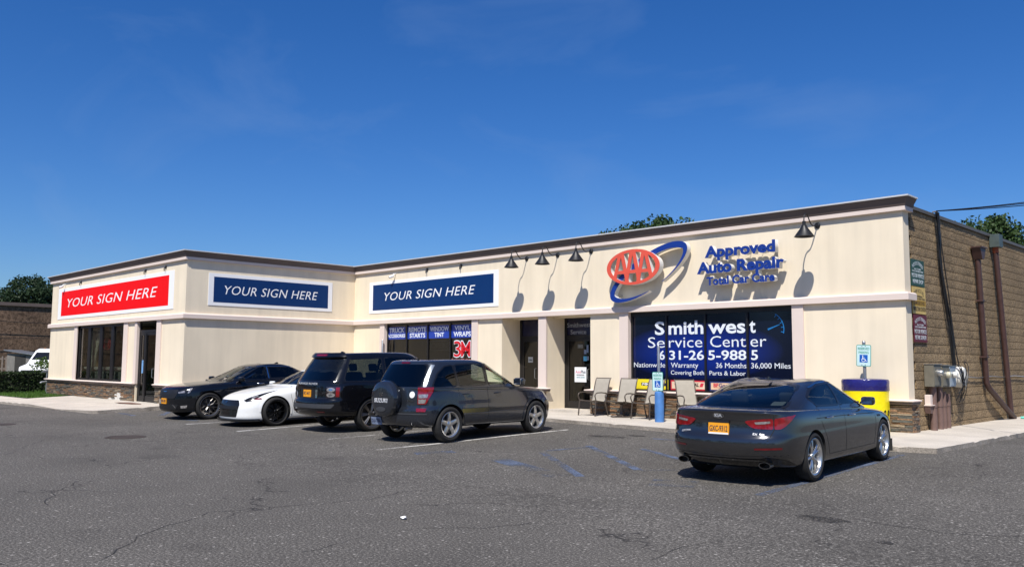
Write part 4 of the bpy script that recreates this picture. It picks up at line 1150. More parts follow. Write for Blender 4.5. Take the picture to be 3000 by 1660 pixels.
# ------------------------------------------------------------------ reserved parking signs
def parking_plate(t, x, y, z0, wd=.31, h=.455, tilt=0):
    p = empty('sign_plate', (x, y, z0), (0, tilt, 0)); p.parent = t
    # the sheet itself
    def rr(hw, z0, z1, r):
        out = []
        for cx, cz, a0 in ((hw-r, z1-r, 0), (-hw+r, z1-r, PI/2), (-hw+r, z0+r, PI), (hw-r, z0+r, 1.5*PI)):
            out += [(cx+r*math.cos(a0+k*PI/8), cz+r*math.sin(a0+k*PI/8)) for k in range(5)]
        return out
    o = MB().prism(rr(wd/2, 0, h, .03), XZ(0), 0, .004).build('sign_plate', M['signgreen'], t); o.location = (x, y, z0); o.rotation_euler = (0, tilt, 0)
    bpy.data.objects.remove(p); p = o
    MB().prism(rr(wd/2-.012, .012, h-.012, .022), XZ(0), .0042, .0055).build('sign_field', M['signpale'], p)
    text('RESERVED', wallM(0, h-.105, -.0058), M['signgreen'], p, width=wd*.78, cap=.048, bold=.01, align='C')
    text('PARKING', wallM(0, h-.185, -.0058), M['signgreen'], p, width=wd*.68, cap=.048, bold=.01, align='C')
    MB().box(-.085, .085, -.0072, -.0058, .085, .245).build('blue_square', M['hcblue'], p)
    s = MB(); cx, cz = -.005, .135
    ringp(s, ell(cx, cz, .040, .040, 20, 0, rad(150), rad(345)) , ell(cx, cz, .028, .028, 20, 0, rad(150), rad(345)), .0074, .0084) if False else None
    R_ = [(cx+.040*math.cos(a), cz+.040*math.sin(a)) for a in np.linspace(rad(120), rad(350), 16)]; r_ = [(cx+.029*math.cos(a), cz+.029*math.sin(a)) for a in np.linspace(rad(120), rad(350), 16)]
    for i in range(15): s.prism([R_[i], R_[i+1], r_[i+1], r_[i]], XZ(0), .0074, .0086)
    s.prism([(-.026, .150), (-.012, .150), (-.012, .205), (-.026, .205)], XZ(0), .0074, .0087)
    s.prism([(-.012, .178), (.02, .178), (.02, .189), (-.012, .189)], XZ(0), .0074, .0088)
    s.prism([(-.026, .150), (.028, .150), (.028, .163), (-.026, .163)], XZ(0), .0074, .0089)
    s.prism([(.020, .160), (.046, .108), (.058, .112), (.033, .163)], XZ(0), .0074, .0085)
    s.prism([(.044, .105), (.068, .112), (.066, .121), (.044, .116)], XZ(0), .0074, .0084)
    s.prism([(-.019+.012*math.cos(a), .222+.012*math.sin(a)) for a in np.linspace(0, 2*PI, 12, endpoint=False)], XZ(0), .0074, .0087)
    s.build('wheelchair_symbol', M['white'], p)
    bl = MB()
    for bx in (-.035, .035):
        for bz in (.03, h-.03): bl.lathe([(0, .012), (.008, .010), (.009, .0055), (0, .0055)], Matrix.Translation((bx, 0, bz)) @ Matrix.Rotation(PI/2, 4, 'X'), 8)
    bl.build('bolt', M['black'], p)
t = thing('sign_bollard', 'faded blue bollard with a tall grey post and reserved parking sign by the chairs', 'bollard', (-5.46, -1.27, SZ+.004))
MB().lathe([(0, 0), (.112, 0), (.112, .70), (.105, .722), (.08, .735), (0, .738)], None, 24).build('bollard', M['bollard'], t, smooth=40)
MB().tube([(.0, .0, .738), (-.012, 0, 1.82), (-.012, 0, 1.85)], [.033, .033, .02], 12).build('post', M['galv'], t, smooth=50)
parking_plate(t, -.01, -.045, .745)
t = thing('barrel_sign', 'yellow vinyl-covered barrel with navy band and a reserved parking sign on a post', 'barrel', (-.82, -.42, SZ+.004))
pr = [(0, 0), (.44, 0), (.455, .02), (.452, .25), (.462, .5), (.455, .75), (.462, .872)]
bm_ = MB().lathe(pr, None, 40).build('yellow_cover', M['yellow'], t, smooth=50)
MB().lathe([(.463, .862), (.472, .875), (.468, .97), (.474, 1.06), (.455, 1.10), (.30, 1.115), (0, 1.12)], None, 40).build('navy_band', M['navy'], t, smooth=40)
for i, ch in enumerate('200'):
    a = rad(-34+i*17); Mx = Matrix.Translation((.462*math.cos(a), .462*math.sin(a), .36)) @ Matrix.Rotation(a+PI/2, 4, 'Z') @ wallM(0, 0, 0)
    text(ch, Mx, M['black'], t, width=.085, cap=.11, bold=.03, shear=.3, align='C', depth=.004)
MB().tube([(0, 0, 1.118), (.0, 0, 1.86)], .036, 12).build('post', M['galv'], t, smooth=50)
MB().lathe([(0, .06), (.025, .05), (.036, .02), (.036, -.005), (0, -.005)], Matrix.Translation((0, 0, 1.86)), 14).build('post_cap', M['galv'], t, smooth=50)
parking_plate(t, .0, -.045, 1.37, tilt=rad(2))

# ------------------------------------------------------------------ patio chairs
def chair(label, loc, rz, swivel=False):
    t = thing('patio_chair', label, 'chair', loc, (0, 0, rz), group='taupe patio chairs on the sidewalk')
    t.scale = (.95, .95, .95)
    hw = .27
    prof = [(-.30, .435), (-.22, .43), (-.05, .405), (.12, .385), (.17, .395), (.20, .44), (.27, .66), (.345, .93), (.385, 1.03), (.415, 1.06)]
    s = MB()
    for (y0, z0), (y1, z1) in zip(prof[:-1], prof[1:]):
        s.add([(-hw+.012, y0, z0), (hw-.012, y0, z0), (hw-.012, y1, z1), (-hw+.012, y1, z1)], [(0, 1, 2, 3)])
        n = Vector((0, -(z1-z0), y1-y0)).normalized()*-.006
        s.add([(-hw+.012, y0+n.y, z0+n.z), (hw-.012, y0+n.y, z0+n.z), (hw-.012, y1+n.y, z1+n.z), (-hw+.012, y1+n.y, z1+n.z)], [(3, 2, 1, 0)])
    s.build('sling_seat', M['sling'], t, smooth=60, fix=False)
    for sx in (-1, 1):
        MB().tube([(sx*hw, y, z) for y, z in prof], .016, 8).build('side_rail', M['chairmetal'], t, smooth=60)
        x = sx*.325
        arm = [(sx*.285, .245, .60), (x, .16, .635), (x, -.05, .655), (x, -.22, .65), (x, -.295, .615), (x, -.315, .56), (x, -.285, .48), (x*.97, -.255, .42)]
        MB().tube(arm, .017, 8).build('armrest', M['chairmetal'], t, smooth=60)
        if not swivel:
            MB().tube([(sx*.315, -.26, .44), (sx*.325, -.31, .0)], .019, 8).build('leg', M['chairmetal'], t, smooth=60)
            MB().tube([(sx*.28, .15, .40), (sx*.285, .27, .0)], .019, 8).build('leg', M['chairmetal'], t, smooth=60)
    MB().tube([(-hw, -.29, .425), (hw, -.29, .425)], .014, 8).tube([(-hw, .14, .375), (hw, .14, .375)], .014, 8).tube([(-hw, .40, 1.05), (hw, .40, 1.05)], .012, 8).build('cross_rail', M['chairmetal'], t, smooth=60)
    if swivel:
        MB().lathe([(.05, .34), (.035, .28), (.035, .16), (.06, .08), (.14, .05), (0, .05)], None, 18).build('pedestal', M['chairmetal'], t, smooth=50)
        MB().lathe([(.27, 0), (.30, .0), (.305, .02), (.29, .035), (.27, .03)], None, 32, closed=True).build('base_ring', M['chairmetal'], t, smooth=50)
        c = MB()
        for a in (45, 135, 225, 315): c.tube([(0, 0, .06), (.28*math.cos(rad(a)), .28*math.sin(rad(a)), .02)], .014, 6)
        c.tube([(-.2, 0, .36), (.2, 0, .36)], .018, 6); c.tube([(0, -.25, .40), (0, 0, .345), (0, .14, .37)], .018, 6)
        c.build('base_spokes', M['chairmetal'], t, smooth=50)
    return t
chair('taupe sling patio chair closest to the shop door', (-8.12, -.50, SZ+.006), rad(-4))
chair('taupe sling chair on a round swivel base between two four-legged chairs', (-7.22, -.47, SZ+.006), rad(3), True)
chair('taupe sling patio chair half behind the blue bollard', (-6.27, -.62, SZ+.006), rad(-6))
chair('taupe sling patio chair turned sideways right of the blue bollard', (-5.12, -.42, SZ+.006), rad(58))

# ------------------------------------------------------------------ small things on the lot
t = thing('manhole_cover', 'round rusty manhole cover left of the parked cars', 'manhole cover', (-12.46, -11.16, gz(-11.16)+.003))
MB().lathe([(0, .006), (.34, .006), (.345, 0)], None, 36).build('cover', M['iron'], t)
MB().lathe([(.355, 0), (.36, .009), (.41, .009), (.42, 0)], None, 36).build('rim', M['iron'], t)
t = thing('manhole_cover', 'dark manhole cover cut by the left photo edge', 'manhole cover', (-18.35, -12.15, gz(-12.15)+.003))
MB().lathe([(0, .006), (.42, .006), (.425, 0)], None, 36).build('cover', M['iron'], t)
P = on_g(1185, 1521)
bm_ = MB(); rp_ = random.Random(8)
vs = [(rp_.uniform(-.05, .05)+.06*math.cos(a), .035*math.sin(a), rp_.uniform(.006, .035)) for a in np.linspace(0, 2*PI, 8, endpoint=False)]
o = bm_.add(vs+[(0, 0, .04), (0, 0, .004)], [(i, (i+1) % 8, 8) for i in range(8)]+[((i+1) % 8, i, 9) for i in range(8)]).build('paper_scrap', M['white'])
o.location = (P.x, P.y, gz(P.y)); tag(o, 'tiny crumpled white paper scrap lying on open asphalt', 'litter')
P = on_z(398, 1180, .11)
tag(MB().prism([(-.9, -.16), (-.2, -.24), (.7, -.20), (1.0, 0), (.5, .16), (-.4, .2)], lambda a, b_, d: (a, b_, d), 0, .004).build('door_mat', mat('rust_brown_mat', (.16, .085, .06), .95, noise=(8, .35), bump=(80, .4, .01))), 'thin rust-brown mat in front of the wing door', 'mat').location = (-23.05, -7.02, .098)
# oil-dark patches stay in the asphalt as flat stains
def stain(px, py, rx, ry, k):
    P = on_g(px, py); r = random.Random(k); n = 14
    b = MB()
    vs = [(P.x+rx*math.cos(2*PI*i/n)*r.uniform(.6, 1.1), P.y+ry*math.sin(2*PI*i/n)*r.uniform(.6, 1.1)) for i in range(n)]
    b.add([(x, y, gz(y)+.003) for x, y in vs], [list(range(n))]).build('oil_stain', M['oil'], LOT, fix=False)
M['oil'] = worn_paint('oil_stain', (.03, .027, .024), -.06)
for a in [(2405, 1520, .35, .22, 1), (1785, 1279, .55, .25, 2), (1865, 1276, .3, .15, 3), (2590, 1588, .12, .08, 4)]: stain(*a)

# ------------------------------------------------------------------ inside the wing window
def curtain():
    b = MB(); n = 40
    for (xa, xb, xc) in [(-29.3, -28.1, -28.6)]:
        vs = []
        for j in range(10):
            z = 2.75-j*.2; f = j/9
            for i in range(n):
                u = i/(n-1); wd = (xb-xa)*(1-.75*f); x0 = xa+(.1)*f
                vs.append((x0+wd*u, -6.22+.04*math.sin(u*24), z))
        b.add(vs, [(j*n+i, j*n+i+1, (j+1)*n+i+1, (j+1)*n+i) for j in range(9) for i in range(n-1)])
    o = b.build('curtain', mat('white_curtain', (.72, .70, .62), .9, noise=(3, .08)), smooth=60, fix=False)
    tag(o, 'white gathered curtain behind the wing window', 'curtain')
    b = MB(); vs = []
    for j in range(6):
        for i in range(60):
            u = i/59; dip = .18+.30*abs(math.sin(u*PI*2.0)); vs.append((-27.4+2.1*u, -6.25+.03*math.sin(u*60), 2.85-dip*j/5))
    b.add(vs, [(j*60+i, j*60+i+1, (j+1)*60+i+1, (j+1)*60+i) for j in range(5) for i in range(59)])
    tag(b.build('valance', mat('grey_curtain', (.34, .33, .30), .9, noise=(3, .08)), smooth=60, fix=False), 'scalloped grey valance across the top of the wing window', 'curtain')
curtain()
t = thing('tube_sign', 'small red oval tube sign behind the wing window', 'sign', tuple(on_y(315, 1007, -6.2)))
MB().box(-.46, .46, 0, .03, -.26, .26).build('backing', mat('tube_backing', (.06, .004, .006), .6, noise=(6, .2)), t)
tm = mat('red_tube', (.60, .02, .04), .4, noise=(6, .1))
ringp_b = MB(); ringp(ringp_b, ell(0, 0, .40, .23, 32), ell(0, 0, .36, .195, 32), .005, .03); ringp_b.build('tube_ring', tm, t)
text('AAA', wallM(0, -.13, -.02), tm, t, width=.56, cap=.26, bold=.02, align='C', depth=.012)
t = thing('reflection_slab', 'long pale slab imitating a white vehicle reflected in the wing window', 'reflection_slab', (-27.3, -5.95, .06))  # slab added to imitate a pale vehicle mirrored in the glass
MB().box(-2.6, 2.9, -.3, .3, 1.12, 1.22).build('reflection_slab_top', mat('pale_reflection', (.72, .72, .70), .4, noise=(3, .05)), t, bevel=.02)
MB().box(-2.5, 2.8, -.25, .25, 0, 1.118).build('reflection_slab_front', mat('grey_reflection', (.34, .35, .36), .5, noise=(3, .08)), t)
def pot_plant(x, y, label, h, c):
    t = thing('potted_plant', label, 'plant', (x, y, .06))
    MB().lathe([(0, 0), (.11, 0), (.16, .28), (.15, .30), (0, .29)], Matrix.Translation((0, 0, .52)), 16).build('pot', mat('terracotta', (.35, .14, .06), .8, noise=(6, .1)), t, smooth=40)
    MB().box(-.2, .2, -.1, .15, 0, .518).build('stand', M['interior'], t)
    r = random.Random(int(x*10)); b = MB()
    for i in range(140):
        a, e = r.random()*2*PI, r.uniform(.2, 1.4); d = Vector((math.cos(a)*math.cos(e), math.sin(a)*math.cos(e), math.sin(e))); L_ = r.uniform(.15, h)
        p = Vector((0, 0, .82)); q = p+d*L_; s = Vector((-d.y, d.x, 0)).normalized()*.02
        b.add([p, p+d*L_*.5+s, q+Vector((0, 0, -.05)), p+d*L_*.5-s], [(0, 1, 2, 3)])
    b.build('leaves', c, t, fix=False)
pot_plant(-29.45, -6.15, 'bushy yellow-green plant at the left end of the wing window', .5, leaf_mat('yellowish_leaves', (.16, .16, .03)))
pot_plant(-27.1, -6.15, 'dark green plant in the middle of the wing window', .42, M['leaf2'])

# ------------------------------------------------------------------ background
def foliage(b, centres, per, size, r, flat=.8):
    for c, rad_ in centres:
        for i in range(per):
            d = Vector((r.gauss(0, 1), r.gauss(0, 1), r.gauss(0, 1))); d.normalize()
            p = Vector(c)+Vector((d.x, d.y, d.z*flat))*rad_*(r.random()**.45)
            n = Vector((r.gauss(0, 1), r.gauss(0, 1), r.gauss(0, .8)+.5)).normalized()
            u = n.orthogonal().normalized(); v = n.cross(u); a = r.random()*PI
            u, v = u*math.cos(a)+v*math.sin(a), v*math.cos(a)-u*math.sin(a); s = size*r.uniform(.6, 1.3)
            b.add([p-u*s-v*s*.25, p+u*s*.2-v*s*.55, p+u*s+v*s*.2, p-u*s*.1+v*s*.6], [(0, 1, 2, 3)])
def tree(label, base, h, crown_w, crown_lo, seed, n_cl, cl_r, mt, per=75, leaf=.17, name='oak_tree', gaps=0):
    r = random.Random(seed)
    t = thing(name, label, 'tree', base, group='trees behind the buildings')
    tr = MB()
    tr.tube([(0, 0, 0), (.1, .05, h*.25), (-.05, .1, h*.5), (.1, 0, h*.72)], [.38, .30, .22, .12], 9)
    cen = []
    cz, rz_ = h*(1+crown_lo)/2, h*(1-crown_lo)/2
    for i in range(n_cl):
        d = Vector((r.gauss(0, 1), r.gauss(0, 1), r.gauss(0, 1))).normalized(); q = r.random()**.38
        x, y, z = d.x*q*(crown_w-cl_r), d.y*q*(crown_w-cl_r), cz+d.z*q*(rz_-cl_r*.8)
        cen.append(((x, y, z), cl_r*r.uniform(.6, 1.2)))
        if i % 5 == 0: tr.tube([(0, 0, h*.35), (x*.5, y*.5, z*.75), (x, y, z)], [.14, .08, .03], 6)
    tr.build('trunk', M['bark'], t, smooth=60)
    b = MB(); foliage(b, cen, per, leaf, r); b.build('crown', mt, t, fix=False)
    return t
def at(px, depth):
    d = ray(px, 1055); d = d/ d.dot(Ff); P = CAM+d*depth; return (P.x, P.y, .05)
tree('spreading oak behind the neighbouring brick wall at the left', at(92, 92), 11.0, 4.6, .38, 1, 150, .95, M['leaf2'], 90, .15)
tree('lower dark tree at the far left photo edge', at(-30, 90), 9.3, 3.6, .30, 2, 110, .9, M['leaf2'], 80, .15)
tree('broad tree low behind the oak at the left', at(45, 100), 8.6, 7.0, .25, 12, 200, 1.0, M['leaf2'], 80, .18)
tree('dense rounded tree rising above the middle of the cornice', at(1905, 62), 12.8, 6.4, .30, 3, 380, 1.0, M['leaf'], 120, .14)
tree('small tree top peeking over the cornice left of the dense one', at(1815, 66), 12.0, 3.2, .40, 4, 150, .8, M['leaf'], 100, .14)
tree('lowest tree top peeking over the cornice', at(1752, 70), 12.35, 2.4, .5, 14, 80, .6, M['leaf'], 90, .14)
tree('leafy tree above the block wall at the right', at(2885, 44), 9.7, 3.2, .35, 5, 230, .75, M['leaf'], 170, .10)
tree('second leafy tree at the right photo edge', at(2985, 46), 8.9, 3.2, .30, 6, 200, .75, M['leaf'], 170, .10)

# neighbouring brick building
NX = -56.0
a0 = on_x(0, 893, NX); a1 = on_x(145, 901, NX)
NH = (a0.z+a1.z)/2
t = thing('brick_building', 'brown brick neighbouring building at the far left', 'building', (NX, 0, 0))
bm_m = speckle('brown_rough_brick', (.075, .046, .029), (.21, .135, .088), 5, .9, .8, .05, (.5, .25))
MB().box(-18, 0, -40, 60, 0, NH).build('wall', bm_m, t)
MB().box(-18.1, .12, -40.1, 60, NH+.001, NH+.22).build('roof_edge', M['brown'], t)
MB().box(.001, .10, 2.2, 2.6, .0, NH-.9).build('wall_rib', bm_m, t)
MB().box(.001, .10, 3.6, 4.0, .0, NH-.9).build('wall_rib', bm_m, t)
for yy in (-12, -5, 12): 
    wf_ = MB().box(.001, .05, yy, yy+1.6, 1.2, 2.6).build('window', M['darkframe'], t)
    MB().box(.051, .06, yy+.1, yy+1.5, 1.3, 2.5).build('pane', M['glassdark'], wf_)
cb_ = MB()
for z0, z1, sg in ((NH-.3, NH-1.3, .3), (NH-2.2, NH-1.0, .5)):
    cb_.tube([(.3, s, z0+(z1-z0)*(s+30)/60-sg*math.sin((s+30)/60*PI)) for s in np.linspace(-30, 30, 24)], .016, 5)
cb_.build('sagging_wires', M['black'], t)

# white van, hedge, shrub, shed, standpipe
vb = on_z(150, 1150, .05)
def van():
    d = at(186, 47)
    t = thing('white_van', 'white high-roofed van half hidden behind the wing', 'van', (d[0], d[1], .05), (0, 0, rad(-48)))
    w2 = 1.0
    b = MB()
    prof = [(-2.9, .35), (2.35, .35), (2.45, .75), (2.40, 1.12), (1.75, 1.28), (1.05, 1.98), (.75, 2.10), (-2.7, 2.14), (-2.9, 2.0)]
    b.prism(prof, lambda a, c, dd: (a, dd, c), -w2, w2)
    b.build('body', M['white'], t, bevel=.09, smooth=40, bseg=3)
    MB().add([(1.66, -w2+.12, 1.36), (1.66, w2-.12, 1.36), (1.16, w2-.18, 1.90), (1.16, -w2+.18, 1.90)], [(0, 1, 2, 3)]).build('windshield', M['blackgloss'], t)
    for s in (-1, 1):
        wn = MB().prism([(1.45, 1.36), (1.05, 1.85), (.1, 1.88), (.1, 1.36)], lambda a, c, dd: (a, s*(w2+dd), c), .002, .012).build('side_window', M['blackgloss'], t)
        MB().prism([(-.1, 1.36), (-.1, 1.88), (-2.5, 1.88), (-2.5, 1.36)], lambda a, c, dd: (a, s*(w2+dd), c), .002, .012).build('side_window', M['blackgloss'], t)
        MB().lathe([(0, 0), (.1, .0), (.1, .03), (0, .04)], Matrix.Translation((2.44, s*.7, .85)) @ Matrix.Rotation(PI/2, 4, 'Y'), 14).build('headlight', M['whiteplastic'], t)
        for x in (1.6, -1.8):
            MB().lathe([(.0, .1), (.2, .1), (.34, .08), (.35, -.08), (.2, -.1), (0, -.1)], Matrix.Translation((x, s*(w2-.06), .35)) @ Matrix.Rotation(PI/2, 4, 'X'), 20).build('wheel', M['blackrub'], t, smooth=40)
    MB().box(2.44, 2.50, -.8, .8, .45, .95).build('grille', M['black'], t)
    MB().box(2.40, 2.56, -.95, .95, .30, .44).build('bumper', M['black'], t)
    lt = MB()
    for y in (-.6, -.3, 0, .3, .6): lt.box(.70, .80, y-.05, y+.05, 2.09, 2.16)
    lt.build('clearance_light', mat('amber_lens', (.25, .13, .06), .4, noise=(5, .1)), t)
van()
def hedge():
    t = thing('hedge', 'clipped dark green hedge beside the wing', 'hedge', (-35.6, -5, .06))
    y0, y1 = -12, 9
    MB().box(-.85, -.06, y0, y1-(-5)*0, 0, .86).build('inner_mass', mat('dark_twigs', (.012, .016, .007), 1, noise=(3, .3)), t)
    r = random.Random(31); b = MB()
    for i in range(16000):
        q = r.random()
        if q < .55: p = Vector((r.uniform(-.08, .04), r.uniform(y0, y1), r.uniform(.02, .95)))
        elif q < .85: p = Vector((r.uniform(-.9, .04), r.uniform(y0, y1), r.uniform(.85, .97)))
        else: p = Vector((r.uniform(-.9, .04), y0+r.uniform(-.03, .05), r.uniform(0, .95)))
        n = Vector((r.gauss(0, 1), r.gauss(0, 1), r.gauss(0, 1))).normalized(); u = n.orthogonal().normalized(); v = n.cross(u); s = r.uniform(.03, .065)
        b.add([p-u*s, p-v*s*.6, p+u*s, p+v*s*.6], [(0, 1, 2, 3)])
    b.build('leaves', M['hedge'], t, fix=False)
hedge()
t = thing('shrub', 'loose bright green shrub above the hedge in front of the van', 'shrub', (-37.6, -4.9, .06))
r = random.Random(17); cen = [((r.uniform(-.6, .6), r.uniform(-1.1, 1.5), r.uniform(.6, 1.55)), r.uniform(.2, .4)) for _ in range(26)]
b = MB(); foliage(b, cen, 55, .06, r); b.build('leaves', M['leaf3'], t, fix=False)
st = MB()
for c, q in cen[:10]: st.tube([(0, 0, 0), (c[0]*.6, c[1]*.6, c[2]*.7), c], [.025, .018, .008], 5)
st.build('stems', M['bark'], t)
d = at(58, 50)
t = thing('small_shed', 'grey lean-to shed with dark opening by the brick wall', 'shed', (d[0], d[1], .05), (0, 0, rad(42)))
t.scale = (.6, .6, .9)
MB().box(-1.3, 1.3, 0, 2.2, 0, 2.05).build('shed_wall', mat('grey_boards', (.18, .17, .155), .9, noise=(4, .15)), t)
MB().prism([(-1.5, 2.25), (1.5, 1.95), (1.5, 2.02), (-1.5, 2.32)], lambda a, c, dd: (a, dd, c), -.3, 2.4).build('shed_roof', M['galv'], t)
MB().box(-.5, .6, -.02, -.001, .1, 1.9).build('dark_opening', M['interior'], t)
d = at(12, 52)
t = thing('pallet_fence', 'low weathered lattice fence at the far left', 'fence', (d[0], d[1], .05), (0, 0, rad(45)))
for i in range(14): MB().box(-1.6+i*.24, -1.5+i*.24, 0, .03, 0, 1.7).build('picket', mat('weathered_picket', (.16, .13, .11), .9, noise=(6, .2)) if i == 0 else bpy.data.materials['weathered_picket'], t)
for z in (.3, .9, 1.5): MB().box(-1.7, 1.8, .031, .07, z, z+.09).build('rail', bpy.data.materials['weathered_picket'], t)
P = on_z(115, 1150, .08)
t = thing('standpipe', 'grey standpipe with side valve between hedge and wing', 'standpipe', (-34.55, -6.2, .06))
MB().tube([(0, 0, 0), (0, 0, .95)], .045, 10).build('riser', M['galv'], t, smooth=50)
MB().tube([(0, -.22, .95), (0, .18, .95)], .05, 10).build('cross_pipe', M['galv'], t, smooth=50)
MB().tube([(0, 0, .52), (.0, -.2, .5), (0, -.26, .46)], .055, 10).build('valve', M['galv'], t, smooth=50)
MB().lathe([(0, .08), (.09, .06), (.11, 0), (0, 0)], None, 14).build('base_flange', M['galv'], t, smooth=50)
t = thing('steel_post', 'slim chrome post at the left edge of the vinyl-lettered window', 'post', (-18.22, -.10, SZ+.004))
MB().lathe([(0, 0), (.035, 0), (.035, 2.18), (.02, 2.2), (0, 2.2)], None, 14).build('post', M['galv'], t, smooth=50)
MB().lathe([(0, 0), (.07, 0), (.07, .012), (.036, .02)], None, 16).build('post_base', M['galv'], t, smooth=50)

# wood added unseen behind the camera to darken reflections in glass and paint
def wood():
    r = random.Random(77); b = MB()
    for i in range(46):
        x = -95+i*4.4+r.uniform(-1, 1); h = r.uniform(8, 13); y = -62+r.uniform(-4, 4)
        for k in range(60):
            a = r.random()*2*PI; z = h*(.06+.94*r.random()); q = 3.2*r.random()**.5*math.sin(min(1, z/h*.85+.12)*PI)**.5
            p = Vector((x+math.cos(a)*q, y+math.sin(a)*q, z)); n = Vector((r.gauss(0, 1), r.gauss(0, 1), r.gauss(0, 1))).normalized(); u = n.orthogonal().normalized(); v = n.cross(u); s = r.uniform(.7, 1.3)
            b.add([p-u*s, p-v*s*.7, p+u*s, p+v*s*.7], [(0, 1, 2, 3)])
    tag(b.build('reflection_wood', M['leaf'], fix=False), 'dense belt of trees added unseen behind the camera to darken reflections', 'wood', kind='stuff')
wood()

# ================================================================== cars
# car frame: x forward, y to the car's left, z up, origin on the ground midway between the axles
def catmull(P, sub):
    P = np.array(P, float); n = len(P); out = []
    for i in range(n-1):
        p0 = P[max(i-1, 0)]; p1 = P[i]; p2 = P[i+1]; p3 = P[min(i+2, n-1)]
        for k in range(sub):
            t = k/sub
            out.append(.5*((2*p1)+(-p0+p2)*t+(2*p0-5*p1+4*p2-p3)*t*t+(-p0+3*p1-3*p2+p3)*t**3))
    out.append(P[-1]); return np.array(out)
def plan(xf, xr, w, pf, pr, q, N):
    """half outline, nose centre to tail centre, even spacing"""
    uc = (xf+xr)/2; hf = xf-uc
    s = np.concatenate([1-np.linspace(0, 1, 220)**2.6, ])
    f = [(uc+hf*t, w*max(0, 1-t**pf)**(1/q)) for t in 1-np.linspace(0, 1, 400)**3]
    r = [(uc-hf*t, w*max(0, 1-t**pr)**(1/q)) for t in (1-np.linspace(0, 1, 400)**3)[::-1]]
    P = np.array(f+r[1:]); d = np.r_[0, np.cumsum(np.hypot(*np.diff(P, axis=0).T))]
    k = np.linspace(0, d[-1], N)
    return np.stack([np.interp(k, d, P[:, 0]), np.interp(k, d, P[:, 1])], 1)
def ring_loft(rings, sub, N, q=2.3):
    """rings: (zf, zr, xf, xr, w, pf, pr, bulge)"""
    R = catmull(rings, sub); V = []; n = 2*N-2
    for zf, zr, xf, xr, w, pf, pr, bg_ in R:
        h = plan(xf, xr, w, pf, pr, q, N)
        z = zr+(zf-zr)*(h[:, 0]-xr)/(xf-xr)
        sx = (h[:, 0]-(xf+xr)/2)/((xf-xr)/2); z = z+bg_*(1-sx**2)
        V += [(a, b, c) for (a, b), c in zip(h, z)]+[(a, -b, c) for (a, b), c in list(zip(h, z))[1:-1][::-1]]
    F = []
    for i in range(len(R)-1):
        for k in range(n):
            l = (k+1) % n; F.append((i*n+k, i*n+l, (i+1)*n+l, (i+1)*n+k))
    return V, F, n, len(R)
AX = {'R': (Vector((1, 0, 0)), Vector((0, 0, 1)), Vector((0, 1, 0))), 'L': (Vector((1, 0, 0)), Vector((0, 0, 1)), Vector((0, -1, 0))),
      'B': (Vector((0, 1, 0)), Vector((0, 0, 1)), Vector((1, 0, 0))), 'F': (Vector((0, 1, 0)), Vector((0, 0, 1)), Vector((-1, 0, 0))),
      'T': (Vector((1, 0, 0)), Vector((0, 1, 0)), Vector((0, 0, -1)))}
def inpoly(p, poly):
    c = False; x, y = p; n = len(poly)
    for i in range(n):
        x1, y1 = poly[i]; x2, y2 = poly[i-1]
        if (y1 > y) != (y2 > y) and x < (x2-x1)*(y-y1)/(y2-y1)+x1: c = not c
    return c
def smooth_poly(poly, sub=4, closed=True):
    P = [Vector(p) for p in poly]; n = len(P); out = []
    for i in range(n):
        p0, p1, p2, p3 = P[i-1], P[i], P[(i+1) % n], P[(i+2) % n]
        for k in range(sub):
            t = k/sub; out.append(tuple(.5*((2*p1)+(p2-p0)*t+(2*p0-5*p1+4*p2-p3)*t*t+(3*p1-p0-3*p2+p3)*t**3)))
    return out
def round_poly(poly, r, seg=3):
    """straight-sided outline with rounded corners"""
    out = []; n = len(poly)
    for i in range(n):
        p = Vector(poly[i]); a = Vector(poly[i-1])-p; b = Vector(poly[(i+1) % n])-p
        ra = min(r, a.length*.45); rb_ = min(r, b.length*.45)
        p1 = p+a.normalized()*ra; p2 = p+b.normalized()*rb_
        for k in range(seg+1):
            t = k/seg; out.append(tuple(p1*(1-t)**2+p*2*t*(1-t)+p2*t*t))
    return out
def ribbon(path, wd, closed=False, side=0):
    """outline quads along a 2D path; side 0 centred, 1 inside left"""
    P = [Vector(p) for p in path]; n = len(P); A = []; Bq = []
    for i in range(n):
        d = (P[(i+1) % n]-P[i-1]) if closed else (P[min(i+1, n-1)]-P[max(i-1, 0)])
        d.normalize(); s = Vector((-d.y, d.x))
        A.append(P[i]+s*wd*(.5 if side == 0 else 1)); Bq.append(P[i]-s*wd*(.5 if side == 0 else 0))
    qs = []
    for i in range(n if closed else n-1):
        j = (i+1) % n; qs.append([tuple(A[i]), tuple(A[j]), tuple(Bq[j]), tuple(Bq[i])])
    return qs
